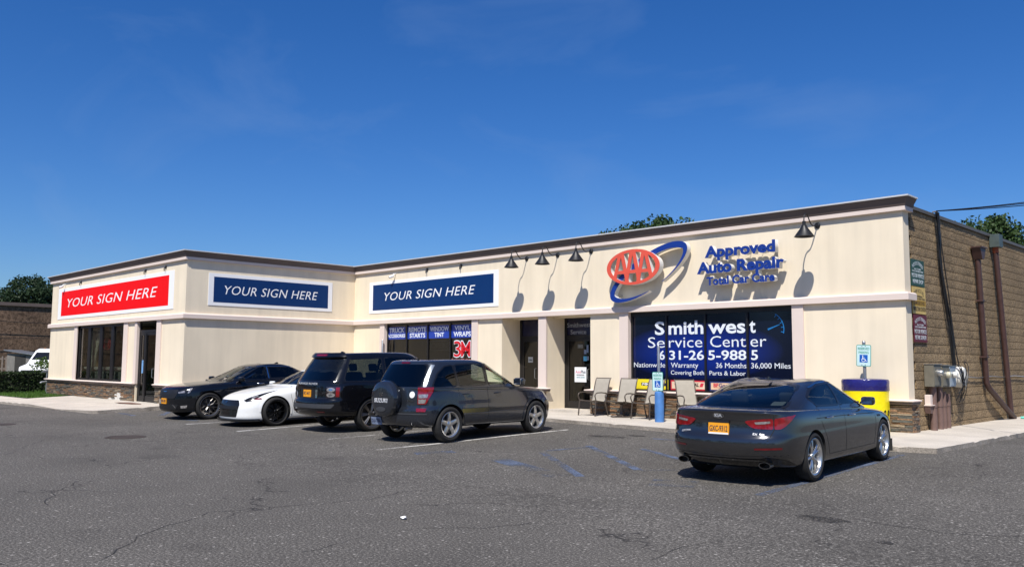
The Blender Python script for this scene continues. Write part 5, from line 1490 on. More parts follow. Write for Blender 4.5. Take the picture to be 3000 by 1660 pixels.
class Car:
    def __init__(s, name, label, cat, loc, heading, pitch, paint):
        s.t = thing(name, label, cat, loc, (0, -pitch, heading)); s.paint = paint; s.k = 1.0
    def zm(s, z): return z if z < .34 else .34+(z-.34)*s.k
    def zi(s, z): return z if z < .34 else .34+(z-.34)/s.k
    def body(s, rings, wb, r_arch, hub_z, gh, N=76, sub=6, arch_in=.62, wells=None):
        zz = lambda R_: [(s.zm(q[0]), s.zm(q[1]))+tuple(q[2:]) for q in R_]
        V, F, n, nr = ring_loft(zz(rings), sub, N)
        F2 = F+[list(range(n))[::-1], [(nr-1)*n+k for k in range(n)]]
        s.bv = BVHTree.FromPolygons([Vector(v) for v in V], F2); s.V, s.F = V, F2
        me = bpy.data.meshes.new('body'); me.from_pydata(V, [], F2); me.materials.append(s.paint); me.materials.append(M['blackrub'])
        bm = bmesh.new(); bm.from_mesh(me); bmesh.ops.recalc_face_normals(bm, faces=bm.faces); bm.to_mesh(me); bm.free()
        bo = obj('body', me, None, s.t)
        cb = MB()
        for sx, rr in ((wb/2, r_arch), (-wb/2, r_arch if not isinstance(r_arch, tuple) else r_arch[1])):
            for sy in (-1, 1):
                R_ = Matrix.Translation((sx, sy*arch_in, hub_z)) @ Matrix.Rotation(-sy*PI/2, 4, 'X')
                cb.lathe([(0, 0), (rr, 0), (rr, .8), (0, .8)], R_, 40)
        cm = cb.mesh('cutter'); cm.materials.append(M['blackrub'])
        bm = bmesh.new(); bm.from_mesh(cm); bmesh.ops.remove_doubles(bm, verts=bm.verts, dist=1e-5); bmesh.ops.recalc_face_normals(bm, faces=bm.faces); bm.to_mesh(cm); bm.free()
        co = obj('cutter', cm)
        md = bo.modifiers.new('wells', 'BOOLEAN'); md.operation = 'DIFFERENCE'; md.object = co; md.solver = 'EXACT'; md.material_mode = 'TRANSFER'
        mw = s.t.matrix_world.copy()
        pr_ = bo.parent; bo.parent = None; bo.matrix_world = Matrix()
        dg = bpy.context.evaluated_depsgraph_get(); dg.update()
        nm = bpy.data.meshes.new_from_object(bo.evaluated_get(dg)); bo.modifiers.clear(); bo.data = nm; bo.parent = pr_; bo.matrix_parent_inverse = Matrix(); bo.matrix_local = Matrix()
        bpy.data.objects.remove(co)
        nm.polygons.foreach_set('use_smooth', [True]*len(nm.polygons)); nm.set_sharp_from_angle(angle=rad(28))
        # greenhouse
        g0 = list(gh[0]); g0[0] -= .16; g0[1] -= .12; g0[4] *= .995
        V, F, n, nr = ring_loft(zz([tuple(g0)]+list(gh)), sub+3, N+44)
        s.GF = F+[[(nr-1)*n+k for k in range(n)]]; s.GV = V
        s.gbv = BVHTree.FromPolygons([Vector(v) for v in V], s.GF); s.holes = []
    def allbv(s):
        if not hasattr(s, 'abv'):
            n = len(s.V); s.abv = BVHTree.FromPolygons([Vector(v) for v in s.V]+[Vector(v) for v in s.GV], s.F+[[n+i for i in f] for f in s.GF])
        return s.abv
    def cast(s, ax, a, b, bv, dirv=None):
        A, Bv, D = AX[ax] if dirv is None else dirv
        if ax != 'T' and Bv.z > .999: b = s.zm(b)
        o = A*a+Bv*b-D*6
        h = bv.ray_cast(o, D)
        if h[0] is None:
            q = bv.find_nearest(A*a+Bv*b-D*1.0); return q[0], q[1]
        return h[0], h[1]
    def patch(s, name, polys, ax, mt, off=.004, grid=.05, bv=None, skirt=0, parent=None, dirv=None, smooth=50, thick=None):
        """2D outlines laid onto the car's surface"""
        bv = bv or s.allbv()
        if isinstance(polys[0][0], (int, float, np.floating)): polys = [polys]
        A, Bv, D = AX[ax] if dirv is None else dirv
        bm = bmesh.new()
        for poly in polys:
            vs = [bm.verts.new((p[0], p[1], 0)) for p in poly]
            try: bm.faces.new(vs)
            except ValueError: pass
        c = np.array([v.co[:2] for v in bm.verts]); lo, hi = c.min(0), c.max(0)
        if grid:
            for k in range(2):
                n = int((hi[k]-lo[k])/grid)
                for i in range(1, n+1):
                    x = lo[k]+(hi[k]-lo[k])*i/(n+1); no = Vector((1, 0, 0)) if k == 0 else Vector((0, 1, 0)); co = Vector((x, 0, 0)) if k == 0 else Vector((0, x, 0))
                    bmesh.ops.bisect_plane(bm, geom=bm.verts[:]+bm.edges[:]+bm.faces[:], plane_co=co, plane_no=no)
        bmesh.ops.remove_doubles(bm, verts=bm.verts, dist=1e-5)
        nrm = {}
        for v in bm.verts:
            p, nn = s.cast(ax, v.co.x, v.co.y, bv, dirv)
            if nn.dot(D) > 0: nn = -nn
            nrm[v] = nn; v.co = p+nn*off
        if skirt:
            be = [e for e in bm.edges if len(e.link_faces) == 1]
            r_ = bmesh.ops.extrude_edge_only(bm, edges=be)
            nv = [g for g in r_['geom'] if isinstance(g, bmesh.types.BMVert)]
            for v in nv:
                p, nn, _, _ = bv.find_nearest(v.co); v.co = v.co-(nn if nn.dot(v.co-p) >= 0 else -nn)*skirt
        bmesh.ops.triangulate(bm, faces=[f for f in bm.faces if len(f.verts) > 4])
        bmesh.ops.recalc_face_normals(bm, faces=bm.faces)
        # face the normals outwards
        tot = sum(((f.normal.dot(D)) for f in bm.faces))
        if tot > 0: bmesh.ops.reverse_faces(bm, faces=bm.faces)
        me = bpy.data.meshes.new(name); bm.to_mesh(me); bm.free()
        me.polygons.foreach_set('use_smooth', [True]*len(me.polygons)); me.set_sharp_from_angle(angle=rad(smooth))
        me.materials.append(mt)
        return obj(name, me, None, parent or s.t)
    def seam(s, path, ax, wd=.008, mt=None, off=.0015, name='seam', closed=False, dirv=None, parent=None):
        P = [Vector(p) for p in path]; Q = []
        n = len(P)
        for i in range(n if closed else n-1):
            a, c = P[i], P[(i+1) % n]; k = max(1, int((c-a).length/.06)); Q += [a+(c-a)*j/k for j in range(k)]
        if not closed: Q.append(P[-1])
        return s.patch(name, ribbon(Q, wd, closed), ax, mt or M['seam'], off, 0, dirv=dirv, parent=parent)
    def window(s, poly, ax, gl, name='window', seal=.028, frame_mat=None, both=False):
        axs = ['L', 'R'] if both else [ax]
        for a in axs:
            s.holes.append((poly, a))
            o = s.patch(name, poly, a, gl, .001, .06, s.gbv)
            s.patch('window_seal', ribbon(poly, seal, True), a, frame_mat or M['blackgloss'], .004, 0, s.gbv, parent=o)
    def finish_roof(s, mt=None):
        A = []
        V = [Vector(v) for v in s.GV]; keep = []
        for f in s.GF:
            c = sum((V[i] for i in f), Vector())/len(f); drop = False
            if len(f) == 4:
                nn = (V[f[2]]-V[f[0]]).cross(V[f[3]]-V[f[1]])
                if nn.dot(c-Vector((0, 0, .9))) < 0: nn = -nn
                for poly, ax in s.holes:
                    a, b, D = AX[ax]
                    if nn.dot(D) < 0 and inpoly((c.dot(a), s.zi(c.dot(b)) if b.z > .9 else c.dot(b)), poly): drop = True; break
            if not drop: keep.append(f)
        me = bpy.data.meshes.new('roof'); me.from_pydata(s.GV, [], keep)
        bm = bmesh.new(); bm.from_mesh(me); bmesh.ops.recalc_face_normals(bm, faces=bm.faces)
        bmesh.ops.delete(bm, geom=[v for v in bm.verts if not v.link_faces], context='VERTS'); bm.to_mesh(me); bm.free()
        me.polygons.foreach_set('use_smooth', [True]*len(me.polygons)); me.set_sharp_from_angle(angle=rad(40))
        me.materials.append(mt or s.paint)
        return obj('roof', me, None, s.t)
    def seat(s, x, y, zb, mt, h=.42, w_=.26, head=True):
        b = MB().box(-.07, .07, -w_, w_, -.1, h)
        o = b.build('seat_back', mt, s.t, bevel=.05, smooth=40, bseg=3); o.location = (x, y, zb); o.rotation_euler = (0, -.2, 0)
        if head:
            q = MB().box(-.05, .05, -.13, .13, 0, .18).build('headrest', mt, o, bevel=.045, smooth=40, bseg=3); q.location = (-.0, 0, h+.03)
    def wheel(s, x, y, r, rimr, wd, spokes, rim_mat, side, hub=.05, lip=None, dish=.03, z=None, disc=True):
        """spokes: list of (polyline of (radius, angle in degrees), w0, w1) turned about the hub"""
        w_ = empty('wheel', (x, y, r if z is None else z), (0, 0, 0 if side > 0 else PI)); w_.parent = s.t
        # wheel frame: axis y, outer face towards +y
        Ry = Matrix.Rotation(-PI/2, 4, 'X')
        hw = wd/2
        tp = [(rimr-.012, hw-.035), (rimr+.01, hw-.012), (r-.05, hw), (r-.018, hw-.012), (r-.004, hw-.035), (r, hw-.06), (r, -hw+.06), (r-.004, -hw+.035), (r-.018, -hw+.012), (r-.05, -hw), (rimr+.01, -hw+.012), (rimr-.012, -hw+.03)]
        to = MB().lathe(tp, Ry, 48, closed=True).build('tyre', M['tyre'], w_, smooth=30)
        bp_ = [(rimr+.012, hw-.016), (rimr+.002, hw-.012), (rimr-.016, hw-.022), (rimr-.024, hw-.05), (rimr-.045, -hw+.04), (rimr, -hw+.03)]
        b = MB().lathe(bp_, Ry, 48)
        yo = hw-.02-dish*.2
        for path, w0, w1 in spokes:
            pts = [Vector((math.cos(rad(a))*q, math.sin(rad(a))*q)) for q, a in path]; n = len(pts)
            Lq = []; Rq = []
            for i, p in enumerate(pts):
                d = (pts[min(i+1, n-1)]-pts[max(i-1, 0)]).normalized(); e = Vector((-d.y, d.x)); ww = w0+(w1-w0)*i/(n-1); Lq.append(p+e*ww/2); Rq.append(p-e*ww/2)
            def yy(p): q = p.length/rimr; return yo-dish*(1-q)**2-dish*.5*(q > .93)
            vs = []
            for i in range(n):
                for p, dy in ((Lq[i], -.012), (pts[i], 0), (Rq[i], -.012), (Rq[i], -.045), (Lq[i], -.045)): vs.append((p.x, yy(p)+dy, p.y))
            fs = []
            for i in range(n-1):
                for k in range(5): l = (k+1) % 5; fs.append((i*5+k, i*5+l, (i+1)*5+l, (i+1)*5+k))
            fs += [[0, 1, 2, 3, 4], [(n-1)*5+k for k in range(5)]]
            b.add(vs, fs)
        b.lathe([(0, yo-dish*.4+.006), (hub*.7, yo-dish*.4+.004), (hub, yo-dish*.55), (hub*1.1, yo-dish*1.8), (0, yo-dish*1.8)], Ry, 20)
        b.build('rim', rim_mat, w_, smooth=35)
        if disc: MB().lathe([(0, -.02), (rimr*.72, -.02), (rimr*.72, .0), (0, .0)], Ry, 28).build('brake_disc', M['disc'], w_, smooth=30)
        return w_
    def mirror(s, x, y, z, mt, side, sc=1.0):
        h = empty('tmp'); bpy.data.objects.remove(h)
        b = MB()
        for i in range(1): b.box(-.07*sc, .07*sc, -.11*sc, .11*sc, -.07*sc, .075*sc)
        o = b.build('mirror', mt, s.t, bevel=.055*sc, smooth=40, bseg=4); o.location = (x, y+side*.075*sc, z)
        g = MB().box(-.075*sc, -.071*sc, -.09*sc, .09*sc, -.05*sc, .055*sc).build('mirror_glass', M['chrome'], o)
        MB().box(-.03, .04, -.13*sc if side > 0 else .03, -.03 if side > 0 else .13*sc, -.05*sc, -.01).build('mirror_stalk', M['blackgloss'], o)
        return o
    def handle(s, x, z, ax, mt, L_=.2):
        y, nn = s.cast(ax, x, z, s.allbv())
        sg = -1 if ax == 'R' else 1
        b = MB().tube([(-L_/2, 0, 0), (-L_/2+.03, .028, .002), (L_/2-.03, .028, .006), (L_/2, 0, .008)], [.012, .014, .014, .012], 8)
        o = b.build('door_handle', mt, s.t, smooth=50); o.location = y; o.scale = (1, sg, 1)
    def text_on(s, body, ax, a, b, cap, mt, width=None, bold=.01, off=.006, depth=.004, align='C', flip=True, parent=None):
        p, nn = s.cast(ax, a, b, s.allbv())
        if ax == 'B': X = Vector((0, -1, 0))
        elif ax == 'F': X = Vector((0, 1, 0))
        elif ax == 'R': X = Vector((1, 0, 0))
        else: X = Vector((-1, 0, 0))
        Z = nn.normalized(); Xp = (X-Z*X.dot(Z)).normalized(); Yp = Z.cross(Xp)
        Mx = Matrix((Xp, Yp, Z)).transposed().to_4x4(); Mx.translation = p+Z*off
        return text(body, Mx, mt, parent or s.t, width=width, cap=cap, bold=bold, depth=depth, align=align)
    def plate(s, ax, a, b, wd, h, bgm, num, numm, off=.012, strip=None, bar=None):
        p, nn = s.cast(ax, a, b, s.allbv())
        X = Vector((0, -1, 0)) if ax == 'B' else Vector((0, 1, 0)); Z = nn.normalized(); Z.y = 0; Z.z *= .5; Z.normalize(); Yp = Z.cross(X)
        Mx = Matrix((X, Yp, Z)).transposed().to_4x4(); Mx.translation = p+Z*off
        o = MB().box(-wd/2, wd/2, -h/2, h/2, -.02, .003).build('license_plate', bgm, s.t, bevel=.002); o.matrix_local = Mx
        text(num, Matrix.Translation((0, -h*.22, .0035)), numm, o, width=wd*.88, cap=h*.46, bold=.012, align='C', depth=.002)
        if bar: MB().box(-wd/2-.006, wd/2+.006, h/2+.001, h/2+bar, -.02, .006).build('plate_frame', M['black'], o)
        if strip: MB().box(-wd/2+.004, wd/2-.004, -h/2+.003, -h/2+strip, .0032, .006).build('plate_strip', M['white'], o)
        return o

def paint(name, col, metal, rough=.25, flake=0.):
    m = mat(name, col, rough, metal, coat=1.0, spec=.5 if metal else .05, noise=(2.2, .03))
    return m
M['seam'] = mat('panel_gap', (.006, .006, .006), .9, noise=(5, .1))
M['tyre'] = mat('tyre_rubber', (.012, .0115, .011), .8, noise=(20, .2), bump=(60, .2, .006))
M['disc'] = mat('brake_disc', (.10, .095, .09), .5, .7, noise=(9, .2))
M['lampdark'] = mat('smoked_lamp', (.02, .012, .013), .08, coat=1.0, noise=(9, .2))
M['badge'] = mat('bright_badge', (.55, .56, .58), .3, .2, noise=(6, .05))
M['chrome'] = mat('chrome', (.62, .62, .63), .12, 1.0, noise=(6, .05))
M['alloy'] = mat('silver_alloy', (.62, .61, .59), .28, .9, noise=(6, .08))
M['alloydark'] = mat('grey_alloy', (.20, .19, .18), .3, .9, noise=(6, .1))
M['alloyblack'] = mat('black_alloy', (.014, .014, .015), .22, .6, noise=(6, .1))
M['redlens'] = mat('red_lens', (.19, .002, .005), .1, coat=1.0, noise=(14, .25, 1))
M['redlens_d'] = mat('dark_red_lens', (.10, .002, .004), .1, coat=1.0, noise=(14, .25, 1))
M['clearlens'] = mat('clear_lens', (.32, .30, .29), .1, .4, coat=1.0, noise=(30, .35, 2))
M['orange_plate'] = mat('orange_plate', (.80, .33, .012), .5, noise=(9, .06))
M['plate_navy'] = mat('plate_letters', (.02, .022, .06), .5, noise=(9, .1))
M['blue_plate'] = mat('blue_white_plate', (.20, .25, .36), .5, noise=(9, .15))
M['carglass'] = glass('tinted_car_glass', (.20, .23, .22))
M['carglass_l'] = glass('light_car_glass', (.78, .86, .78))
M['carglass_d'] = glass('dark_privacy_glass', (.05, .055, .06))
M['seat_grey'] = mat('grey_seat', (.27, .26, .23), .8, noise=(6, .1))
M['seat_dark'] = mat('dark_seat', (.03, .03, .032), .8, noise=(6, .1))
M['seat_red'] = mat('red_seat', (.20, .03, .03), .7, noise=(6, .1))
M['cladding'] = mat('grey_plastic_cladding', (.040, .042, .046), .55, noise=(8, .1))
M['tailpipe'] = mat('tailpipe', (.25, .24, .23), .3, 1.0, noise=(8, .15))

# ------------------------------------------------------------------ grey sedan (rear towards the camera)
def sedan_grey():
    P = paint('dark_grey_metallic', (.075, .075, .079), .85, .17)
    c = Car('grey_sedan', 'dark grey metallic sedan parked by the yellow barrel, rear lights facing out', 'car', (.28, -5.85, gz(-5.85)+.003), rad(93.3), .020, P)
    c.k = .925
    #      zf   zr    xf    xr     w    pf  pr  bulge
    rings = [(.19, .21, 2.15, -2.16, .76, 9, 9, 0), (.20, .25, 2.28, -2.33, .86, 9, 9, 0), (.27, .33, 2.345, -2.425, .898, 8, 9, 0), (.36, .42, 2.36, -2.465, .905, 8, 12, 0),
             (.48, .54, 2.365, -2.49, .913, 8, 12, 0), (.58, .645, 2.355, -2.478, .915, 8, 12, 0), (.67, .72, 2.32, -2.435, .908, 8, 13, .01), (.73, .86, 2.24, -2.415, .898, 7, 13, .02),
             (.77, .965, 2.12, -2.425, .880, 7, 13, .03), (.81, 1.035, 1.95, -2.435, .85, 6, 12, .03), (.86, 1.055, 1.62, -2.33, .80, 6, 8, .02), (.93, 1.062, 1.2, -2.0, .75, 6, 8, .0), (.96, 1.05, .9, -1.6, .6, 6, 8, 0)]
    gh = [(.90, .99, 1.30, -2.08, .845, 7, 8, 0), (.98, 1.055, 1.12, -2.00, .825, 6.5, 8, .0), (1.08, 1.14, .86, -1.80, .79, 6, 7.5, .0), (1.20, 1.235, .56, -1.50, .735, 6, 7, .0), (1.30, 1.31, .28, -1.20, .68, 6, 7, .01),
          (1.37, 1.362, .06, -.96, .625, 5.5, 6.5, .025), (1.41, 1.395, -.10, -.80, .55, 5, 6, .03), (1.425, 1.41, -.25, -.65, .35, 4, 5, .022)]
    c.body(rings, 2.795, .365, .335, gh)
    gl = M['carglass']
    fw_ = round_poly([(1.02, 1.005), (.50, 1.215), (.18, 1.325), (-.22, 1.375), (-.235, 1.03)], .05)
    rw_ = round_poly([(-.30, 1.03), (-.285, 1.37), (-.70, 1.352), (-1.02, 1.29), (-1.27, 1.18), (-1.10, 1.055)], .05)
    c.window(fw_, 'R', gl, both=True); c.window(rw_, 'R', gl, both=True)
    bwp = round_poly([(-.69, 1.065), (.69, 1.065), (.53, 1.35), (-.53, 1.35)], .06)
    c.window(bwp, 'B', gl, name='rear_window', seal=.03)
    wsp = round_poly([(-.72, 1.0), (.72, 1.0), (.56, 1.375), (-.56, 1.375)], .06)
    c.window(wsp, 'F', gl, name='windshield', seal=.03)
    for ax in 'RL': c.patch('door_pillar', [(-.235, 1.035), (-.22, 1.372), (-.285, 1.368), (-.30, 1.035)], ax, M['blackgloss'], .005, .06, c.gbv)
    c.finish_roof()
    MB().box(-1.55, .95, -.68, .68, .85, .965).build('parcel_shelf', M['interior'], c.t)
    for y in (-.38, .38):
        c.seat(-1.0, y, .93, M['seat_grey'], .04, .30); c.seat(.0, y, .88, M['seat_grey'], .17, .24)
    MB().box(.55, .9, -.64, .64, .93, .98).build('dashboard', M['interior'], c.t, bevel=.02)
    # rear lights
    q = rad(28)
    def wrap(sd): D = Vector((math.cos(q), sd*math.sin(q), 0)); A = Vector((-D.y, D.x, 0)); return (A, Vector((0, 0, 1)), D)
    for sd in (-1, 1):
        # inner lamp on the lid
        o = c.patch('tail_light', round_poly([(sd*.36, .89), (sd*.40, .908), (sd*.66, .938), (sd*.70, .935), (sd*.70, .785), (sd*.49, .795), (sd*.43, .82)], .02), 'B', M['redlens'], .012, .03, skirt=.02)
        c.patch('reverse_lamp', round_poly([(sd*.485, .885), (sd*.67, .905), (sd*.67, .873), (sd*.505, .852)], .008), 'B', M['clearlens'], .016, .03, parent=o)
        dv = wrap(-sd)
        # outer lamp wrapping to the side; a is measured along the turned axis
        A, _, D = dv
        def pa(x, y): return A.x*x+A.y*y
        y0 = sd*.712; x0 = c.cast('B', y0, .85, c.allbv())[0].x
        xe = -1.94; ye = c.cast('R' if sd < 0 else 'L', xe, .93, c.allbv())[0].y
        a0 = pa(x0, y0); a1 = pa(xe, ye); k = a1-a0
        c.patch('tail_light', round_poly([(a0, .785), (a0, .936), (a0+.45*k, .958), (a0+.8*k, .968), (a1, .98), (a0+.78*k, .905), (a0+.5*k, .83), (a0+.28*k, .788)], .02), 'B', M['redlens'], .012, .03, skirt=.02, dirv=dv)
        c.patch('reflector', round_poly([(sd*.50, .50), (sd*.50, .525), (sd*.80, .537), (sd*.80, .508)], .008), 'B', M['redlens_d'], .006, .03)
        c.patch('bumper_lower', round_poly([(sd*.02, .255), (sd*.02, .35), (sd*.50, .35), (sd*.62, .40), (sd*.80, .36), (sd*.84, .25), (sd*.66, .225)], .03), 'B', M['blackgloss'], .004, .03)
        MB().lathe([(.055, 0), (.062, .005), (.062, .10), (.054, .10), (.052, .01)], Matrix.Translation((-2.245, sd*.60, .285)) @ Matrix.Rotation(-PI/2, 4, 'Y') @ Matrix.Diagonal((.72, 1.35, 1, 1)), 20, closed=True).build('tailpipe', M['tailpipe'], c.t, smooth=40)
        MB().lathe([(0, .02), (.053, .02)], Matrix.Translation((-2.245, sd*.60, .285)) @ Matrix.Rotation(-PI/2, 4, 'Y') @ Matrix.Diagonal((.72, 1.35, 1, 1)), 16).build('tailpipe_bore', M['seam'], c.t)
        ax = 'R' if sd < 0 else 'L'
        c.seam([(-.265, 1.03), (-.265, .75), (-.27, .33)], ax); c.seam([(1.03, .96), (1.02, .70), (.93, .32)], ax)
        c.seam([(-1.12, 1.05), (-1.16, .93), (-1.13, .82), (-.98, .55), (-.92, .42), (-.90, .33)], ax); c.seam([(-.9, .33), (.93, .32)], ax, wd=.006)
        c.seam([(-1.30, .885), (-.6, .875), (.2, .855), (1.0, .825)], ax, wd=.010, name='shoulder_crease')
        c.handle(-.85, .875, ax, M['chrome']); c.handle(.02, .86, ax, M['chrome'])
        c.seam([(1.02, .99), (.50, 1.235), (.18, 1.345), (-.25, 1.395), (-.70, 1.375), (-.98, 1.318)], ax, wd=.016, mt=M['chrome'], off=.006, name='window_trim')
        c.patch('fender_vent', round_poly([(1.12, .755), (1.27, .75), (1.27, .785), (1.12, .79)], .008), ax, M['black'], .004, .05)
        c.mirror(.70, sd*.84, .985, P, sd, .9)
        c.patch('mud_flap', round_poly([(1.60, .14), (1.72, .14), (1.74, .30), (1.62, .28)], .01), ax, M['blackrub'], .0, .05) if False else None
    # boot lid outline, badge, plate
    c.seam([(-.71, .99), (-.72, .80), (-.66, .63), (-.56, .585), (0, .575), (.56, .585), (.66, .63), (.72, .80), (.71, .99)], 'B', wd=.009, name='boot_seam')
    c.seam([(-.50, .80), (-.36, .895), (0, .902), (.36, .895), (.50, .80)], 'B', wd=.007, name='boot_crease')
    c.seam([(-.84, .425), (-.4, .405), (0, .40), (.4, .405), (.84, .425)], 'B', wd=.008, name='bumper_crease')
    c.patch('bumper_strip', round_poly([(-.62, .365), (.62, .365), (.58, .34), (-.58, .34)], .008), 'B', P, .012, .05)
    o = c.patch('badge', ell(0, .965, .075, .036, 28), 'B', M['black'], .006, .05)
    ob = MB(); 
    c.patch('badge_ring', ribbon(ell(0, .965, .075, .036, 28), .010, True), 'B', M['chrome'], .009, 0, parent=o)
    c.text_on('KIA', 'B', 0, .946, .038, M['badge'], width=.105, bold=.03, off=.008, parent=o)
    c.text_on('OPTIMA', 'B', .52, .70, .030, M['badge'], width=.16, bold=.0)
    c.text_on('EX', 'B', -.50, .70, .030, M['badge'], width=.06, bold=.01); c.text_on('GDI', 'B', -.58, .70, .024, M['badge'], width=.06, bold=.01)
    c.plate('B', 0, .775, .30, .155, M['orange_plate'], 'GXC-9312', M['plate_navy'], .014, strip=.024, bar=.035)
    c.patch('window_sticker', round_poly([(-.62, 1.095), (-.47, 1.095), (-.47, 1.145), (-.62, 1.145)], .015), 'B', M['white'], -.004, .06, c.gbv)
    MB().prism([(-.09, 0), (.06, 0), (-.06, .055)], lambda a, b_, d: (a, d, b_), -.014, .014).build('antenna_fin', M['blackgloss'], c.t, bevel=.006).location = (-.80, 0, 1.345)
    sp_ = [([(.05, a-7), (.13, a-5), (.232, a-7)], .044, .030) for a in range(0, 360, 72)]+[([(.05, a+11), (.13, a+14), (.232, a+19)], .044, .030) for a in range(0, 360, 72)]
    for x in (-1.3975, 1.3975):
        for sd in (-1, 1): c.wheel(x, sd*.795, .333, .245, .225, sp_, M['alloy'], sd)
    for sd in (-1, 1):
        MB().box(-.02, .02, -.09, .09, .10, .30).build('mud_flap', M['blackrub'], c.t).location = (1.80, sd*.80, .02)
    return c
sedan_grey()

# ------------------------------------------------------------------ slate SUV with a spare wheel on its tailgate
def suv_slate():
    P = paint('slate_blue_grey', (.026, .031, .041), .45, .22)
    c = Car('slate_suv', 'slate grey compact SUV with a covered spare wheel on its tailgate', 'car', (-7.25, -5.95, gz(-5.95)+.004), rad(92.8), .016, P)
    c.k = .965
    rings = [(.24, .30, 1.98, -1.88, .74, 9, 12, 0), (.26, .34, 2.10, -2.0, .85, 9, 13, 0), (.36, .42, 2.17, -2.055, .895, 8, 13, 0), (.50, .52, 2.19, -2.075, .905, 8, 13, 0),
             (.62, .66, 2.19, -2.07, .903, 8, 14, 0), (.72, .74, 2.17, -2.035, .893, 8, 15, 0), (.82, .90, 2.12, -2.03, .882, 7, 15, .01), (.92, 1.03, 2.02, -2.02, .868, 7, 14, .01),
             (.985, 1.10, 1.85, -2.01, .848, 6, 13, .01), (1.03, 1.13, 1.55, -1.98, .83, 6, 12, .0), (1.06, 1.14, 1.2, -1.8, .74, 6, 10, 0), (1.07, 1.14, 1.0, -1.5, .6, 6, 10, 0)]
    gh = [(1.02, 1.06, 1.14, -2.01, .86, 8, 12, 0), (1.10, 1.13, .98, -2.0, .85, 7, 12, 0), (1.24, 1.26, .74, -1.93, .82, 6.5, 12, .0), (1.40, 1.42, .44, -1.83, .775, 6, 11, .005), (1.54, 1.56, .20, -1.74, .725, 6, 10, .01),
          (1.615, 1.63, .05, -1.69, .68, 5.5, 9, .015), (1.65, 1.66, -.05, -1.62, .58, 5, 8, .02), (1.665, 1.672, -.2, -1.4, .35, 5, 7, .012)]
    c.body(rings, 2.64, .405, .37, gh)
    d = M['carglass_d']
    c.window(round_poly([(.93, 1.13), (.36, 1.50), (.20, 1.565), (-.16, 1.58), (-.18, 1.13)], .05), 'R', M['carglass_l'], both=True)
    c.window(round_poly([(-.25, 1.13), (-.24, 1.58), (-.62, 1.585), (-1.05, 1.57), (-1.02, 1.13)], .04), 'R', M['carglass'], both=True)
    c.window(round_poly([(-1.09, 1.13), (-1.12, 1.57), (-1.34, 1.545), (-1.56, 1.40), (-1.74, 1.13)], .05), 'R', d, both=True)
    c.window(round_poly([(-.68, 1.13), (.68, 1.13), (.60, 1.585), (-.60, 1.585)], .08), 'B', d, name='rear_window')
    c.window(round_poly([(-.72, 1.13), (.72, 1.13), (.62, 1.58), (-.62, 1.58)], .06), 'F', M['carglass_l'], name='windshield')
    for ax in 'RL':
        c.patch('door_pillar', [(-.175, 1.14), (-.155, 1.575), (-.235, 1.578), (-.245, 1.14)], ax, M['blackgloss'], .005, .06, c.gbv)
        c.patch('door_pillar', [(-1.025, 1.14), (-1.05, 1.565), (-1.115, 1.562), (-1.085, 1.14)], ax, M['blackgloss'], .005, .06, c.gbv)
    c.finish_roof()
    MB().box(-1.8, .8, -.72, .72, .97, 1.07).build('cabin_floor', M['interior'], c.t)
    for y in (-.38, .38): c.seat(-.42, y, 1.04, M['seat_dark'], .20, .24)
    for sd in (-1, 1):
        ax = 'R' if sd < 0 else 'L'
        c.seam([(-.215, 1.12), (-.215, .72), (-.24, .36)], ax); c.seam([(.99, 1.08), (1.02, .80), (.98, .38)], ax)
        c.seam([(-1.055, 1.12), (-1.06, 1.0), (-1.03, .90)], ax); c.seam([(-1.70, 1.105), (-.6, 1.085), (.3, 1.07), (1.0, 1.05)], ax, wd=.012, name='belt_crease')
        c.seam([(-.90, .545), (.0, .555), (.95, .565)], ax, wd=.014, name='door_moulding', mt=M['cladding'], off=.006)
        c.handle(-.85, .96, ax, P, .2); c.handle(.08, .95, ax, P, .2)
        c.mirror(.74, sd*.83, 1.14, P, sd, 1.1)
        for xx in (1.32, -1.32):      # flared arches
            arc_ = [(xx+.425*math.cos(a), .37+.425*math.sin(a)) for a in np.linspace(rad(-6), rad(186), 26)]
            c.patch('wheel_flare', ribbon(arc_, .055), ax, P, .012, 0, skirt=.018)
        q = rad(32); D = Vector((math.cos(q), -sd*math.sin(q), 0)); A = Vector((-D.y, D.x, 0)); dv = (A, Vector((0, 0, 1)), D)
        def pa(x, y): return A.x*x+A.y*y
        a0 = pa(-2.03, sd*.68); a1 = pa(-1.82, sd*.885); k = a1-a0
        o = c.patch('tail_light', round_poly([(a0, 1.12), (a0, .785), (a0+.55*k, .78), (a0+.62*k, .80), (a1, 1.03), (a1+.04*k, 1.125)], .015), 'B', M['redlens'], .012, .03, skirt=.02, dirv=dv)
        c.patch('reverse_lamp', round_poly([(a0+.06*k, .985), (a0+.72*k, .985), (a0+.66*k, .915), (a0+.06*k, .905)], .01), 'B', M['clearlens'], .016, .03, dirv=dv, parent=o)
        c.patch('indicator_lamp', round_poly([(a0+.06*k, .885), (a0+.60*k, .885), (a0+.52*k, .805), (a0+.06*k, .80)], .01), 'B', M['clearlens'], .016, .03, dirv=dv, parent=o)
        c.patch('reflector', round_poly([(sd*.62, .70), (sd*.79, .70), (sd*.78, .635), (sd*.63, .635)], .01), 'B', M['redlens'], .012, .04, skirt=.015)
        c.patch('pillar_strip', round_poly([(sd*.70, 1.13), (sd*.755, 1.13), (sd*.685, 1.57), (sd*.635, 1.575)], .01), 'B', paint('bright_pillar', (.30, .33, .36), .6, .2) if sd < 0 else bpy.data.materials['bright_pillar'], .008, .05)
    c.seam([(-.68, 1.10), (-.69, .78), (-.66, .62), (.66, .62), (.69, .78), (.68, 1.10)], 'B', name='tailgate_seam')
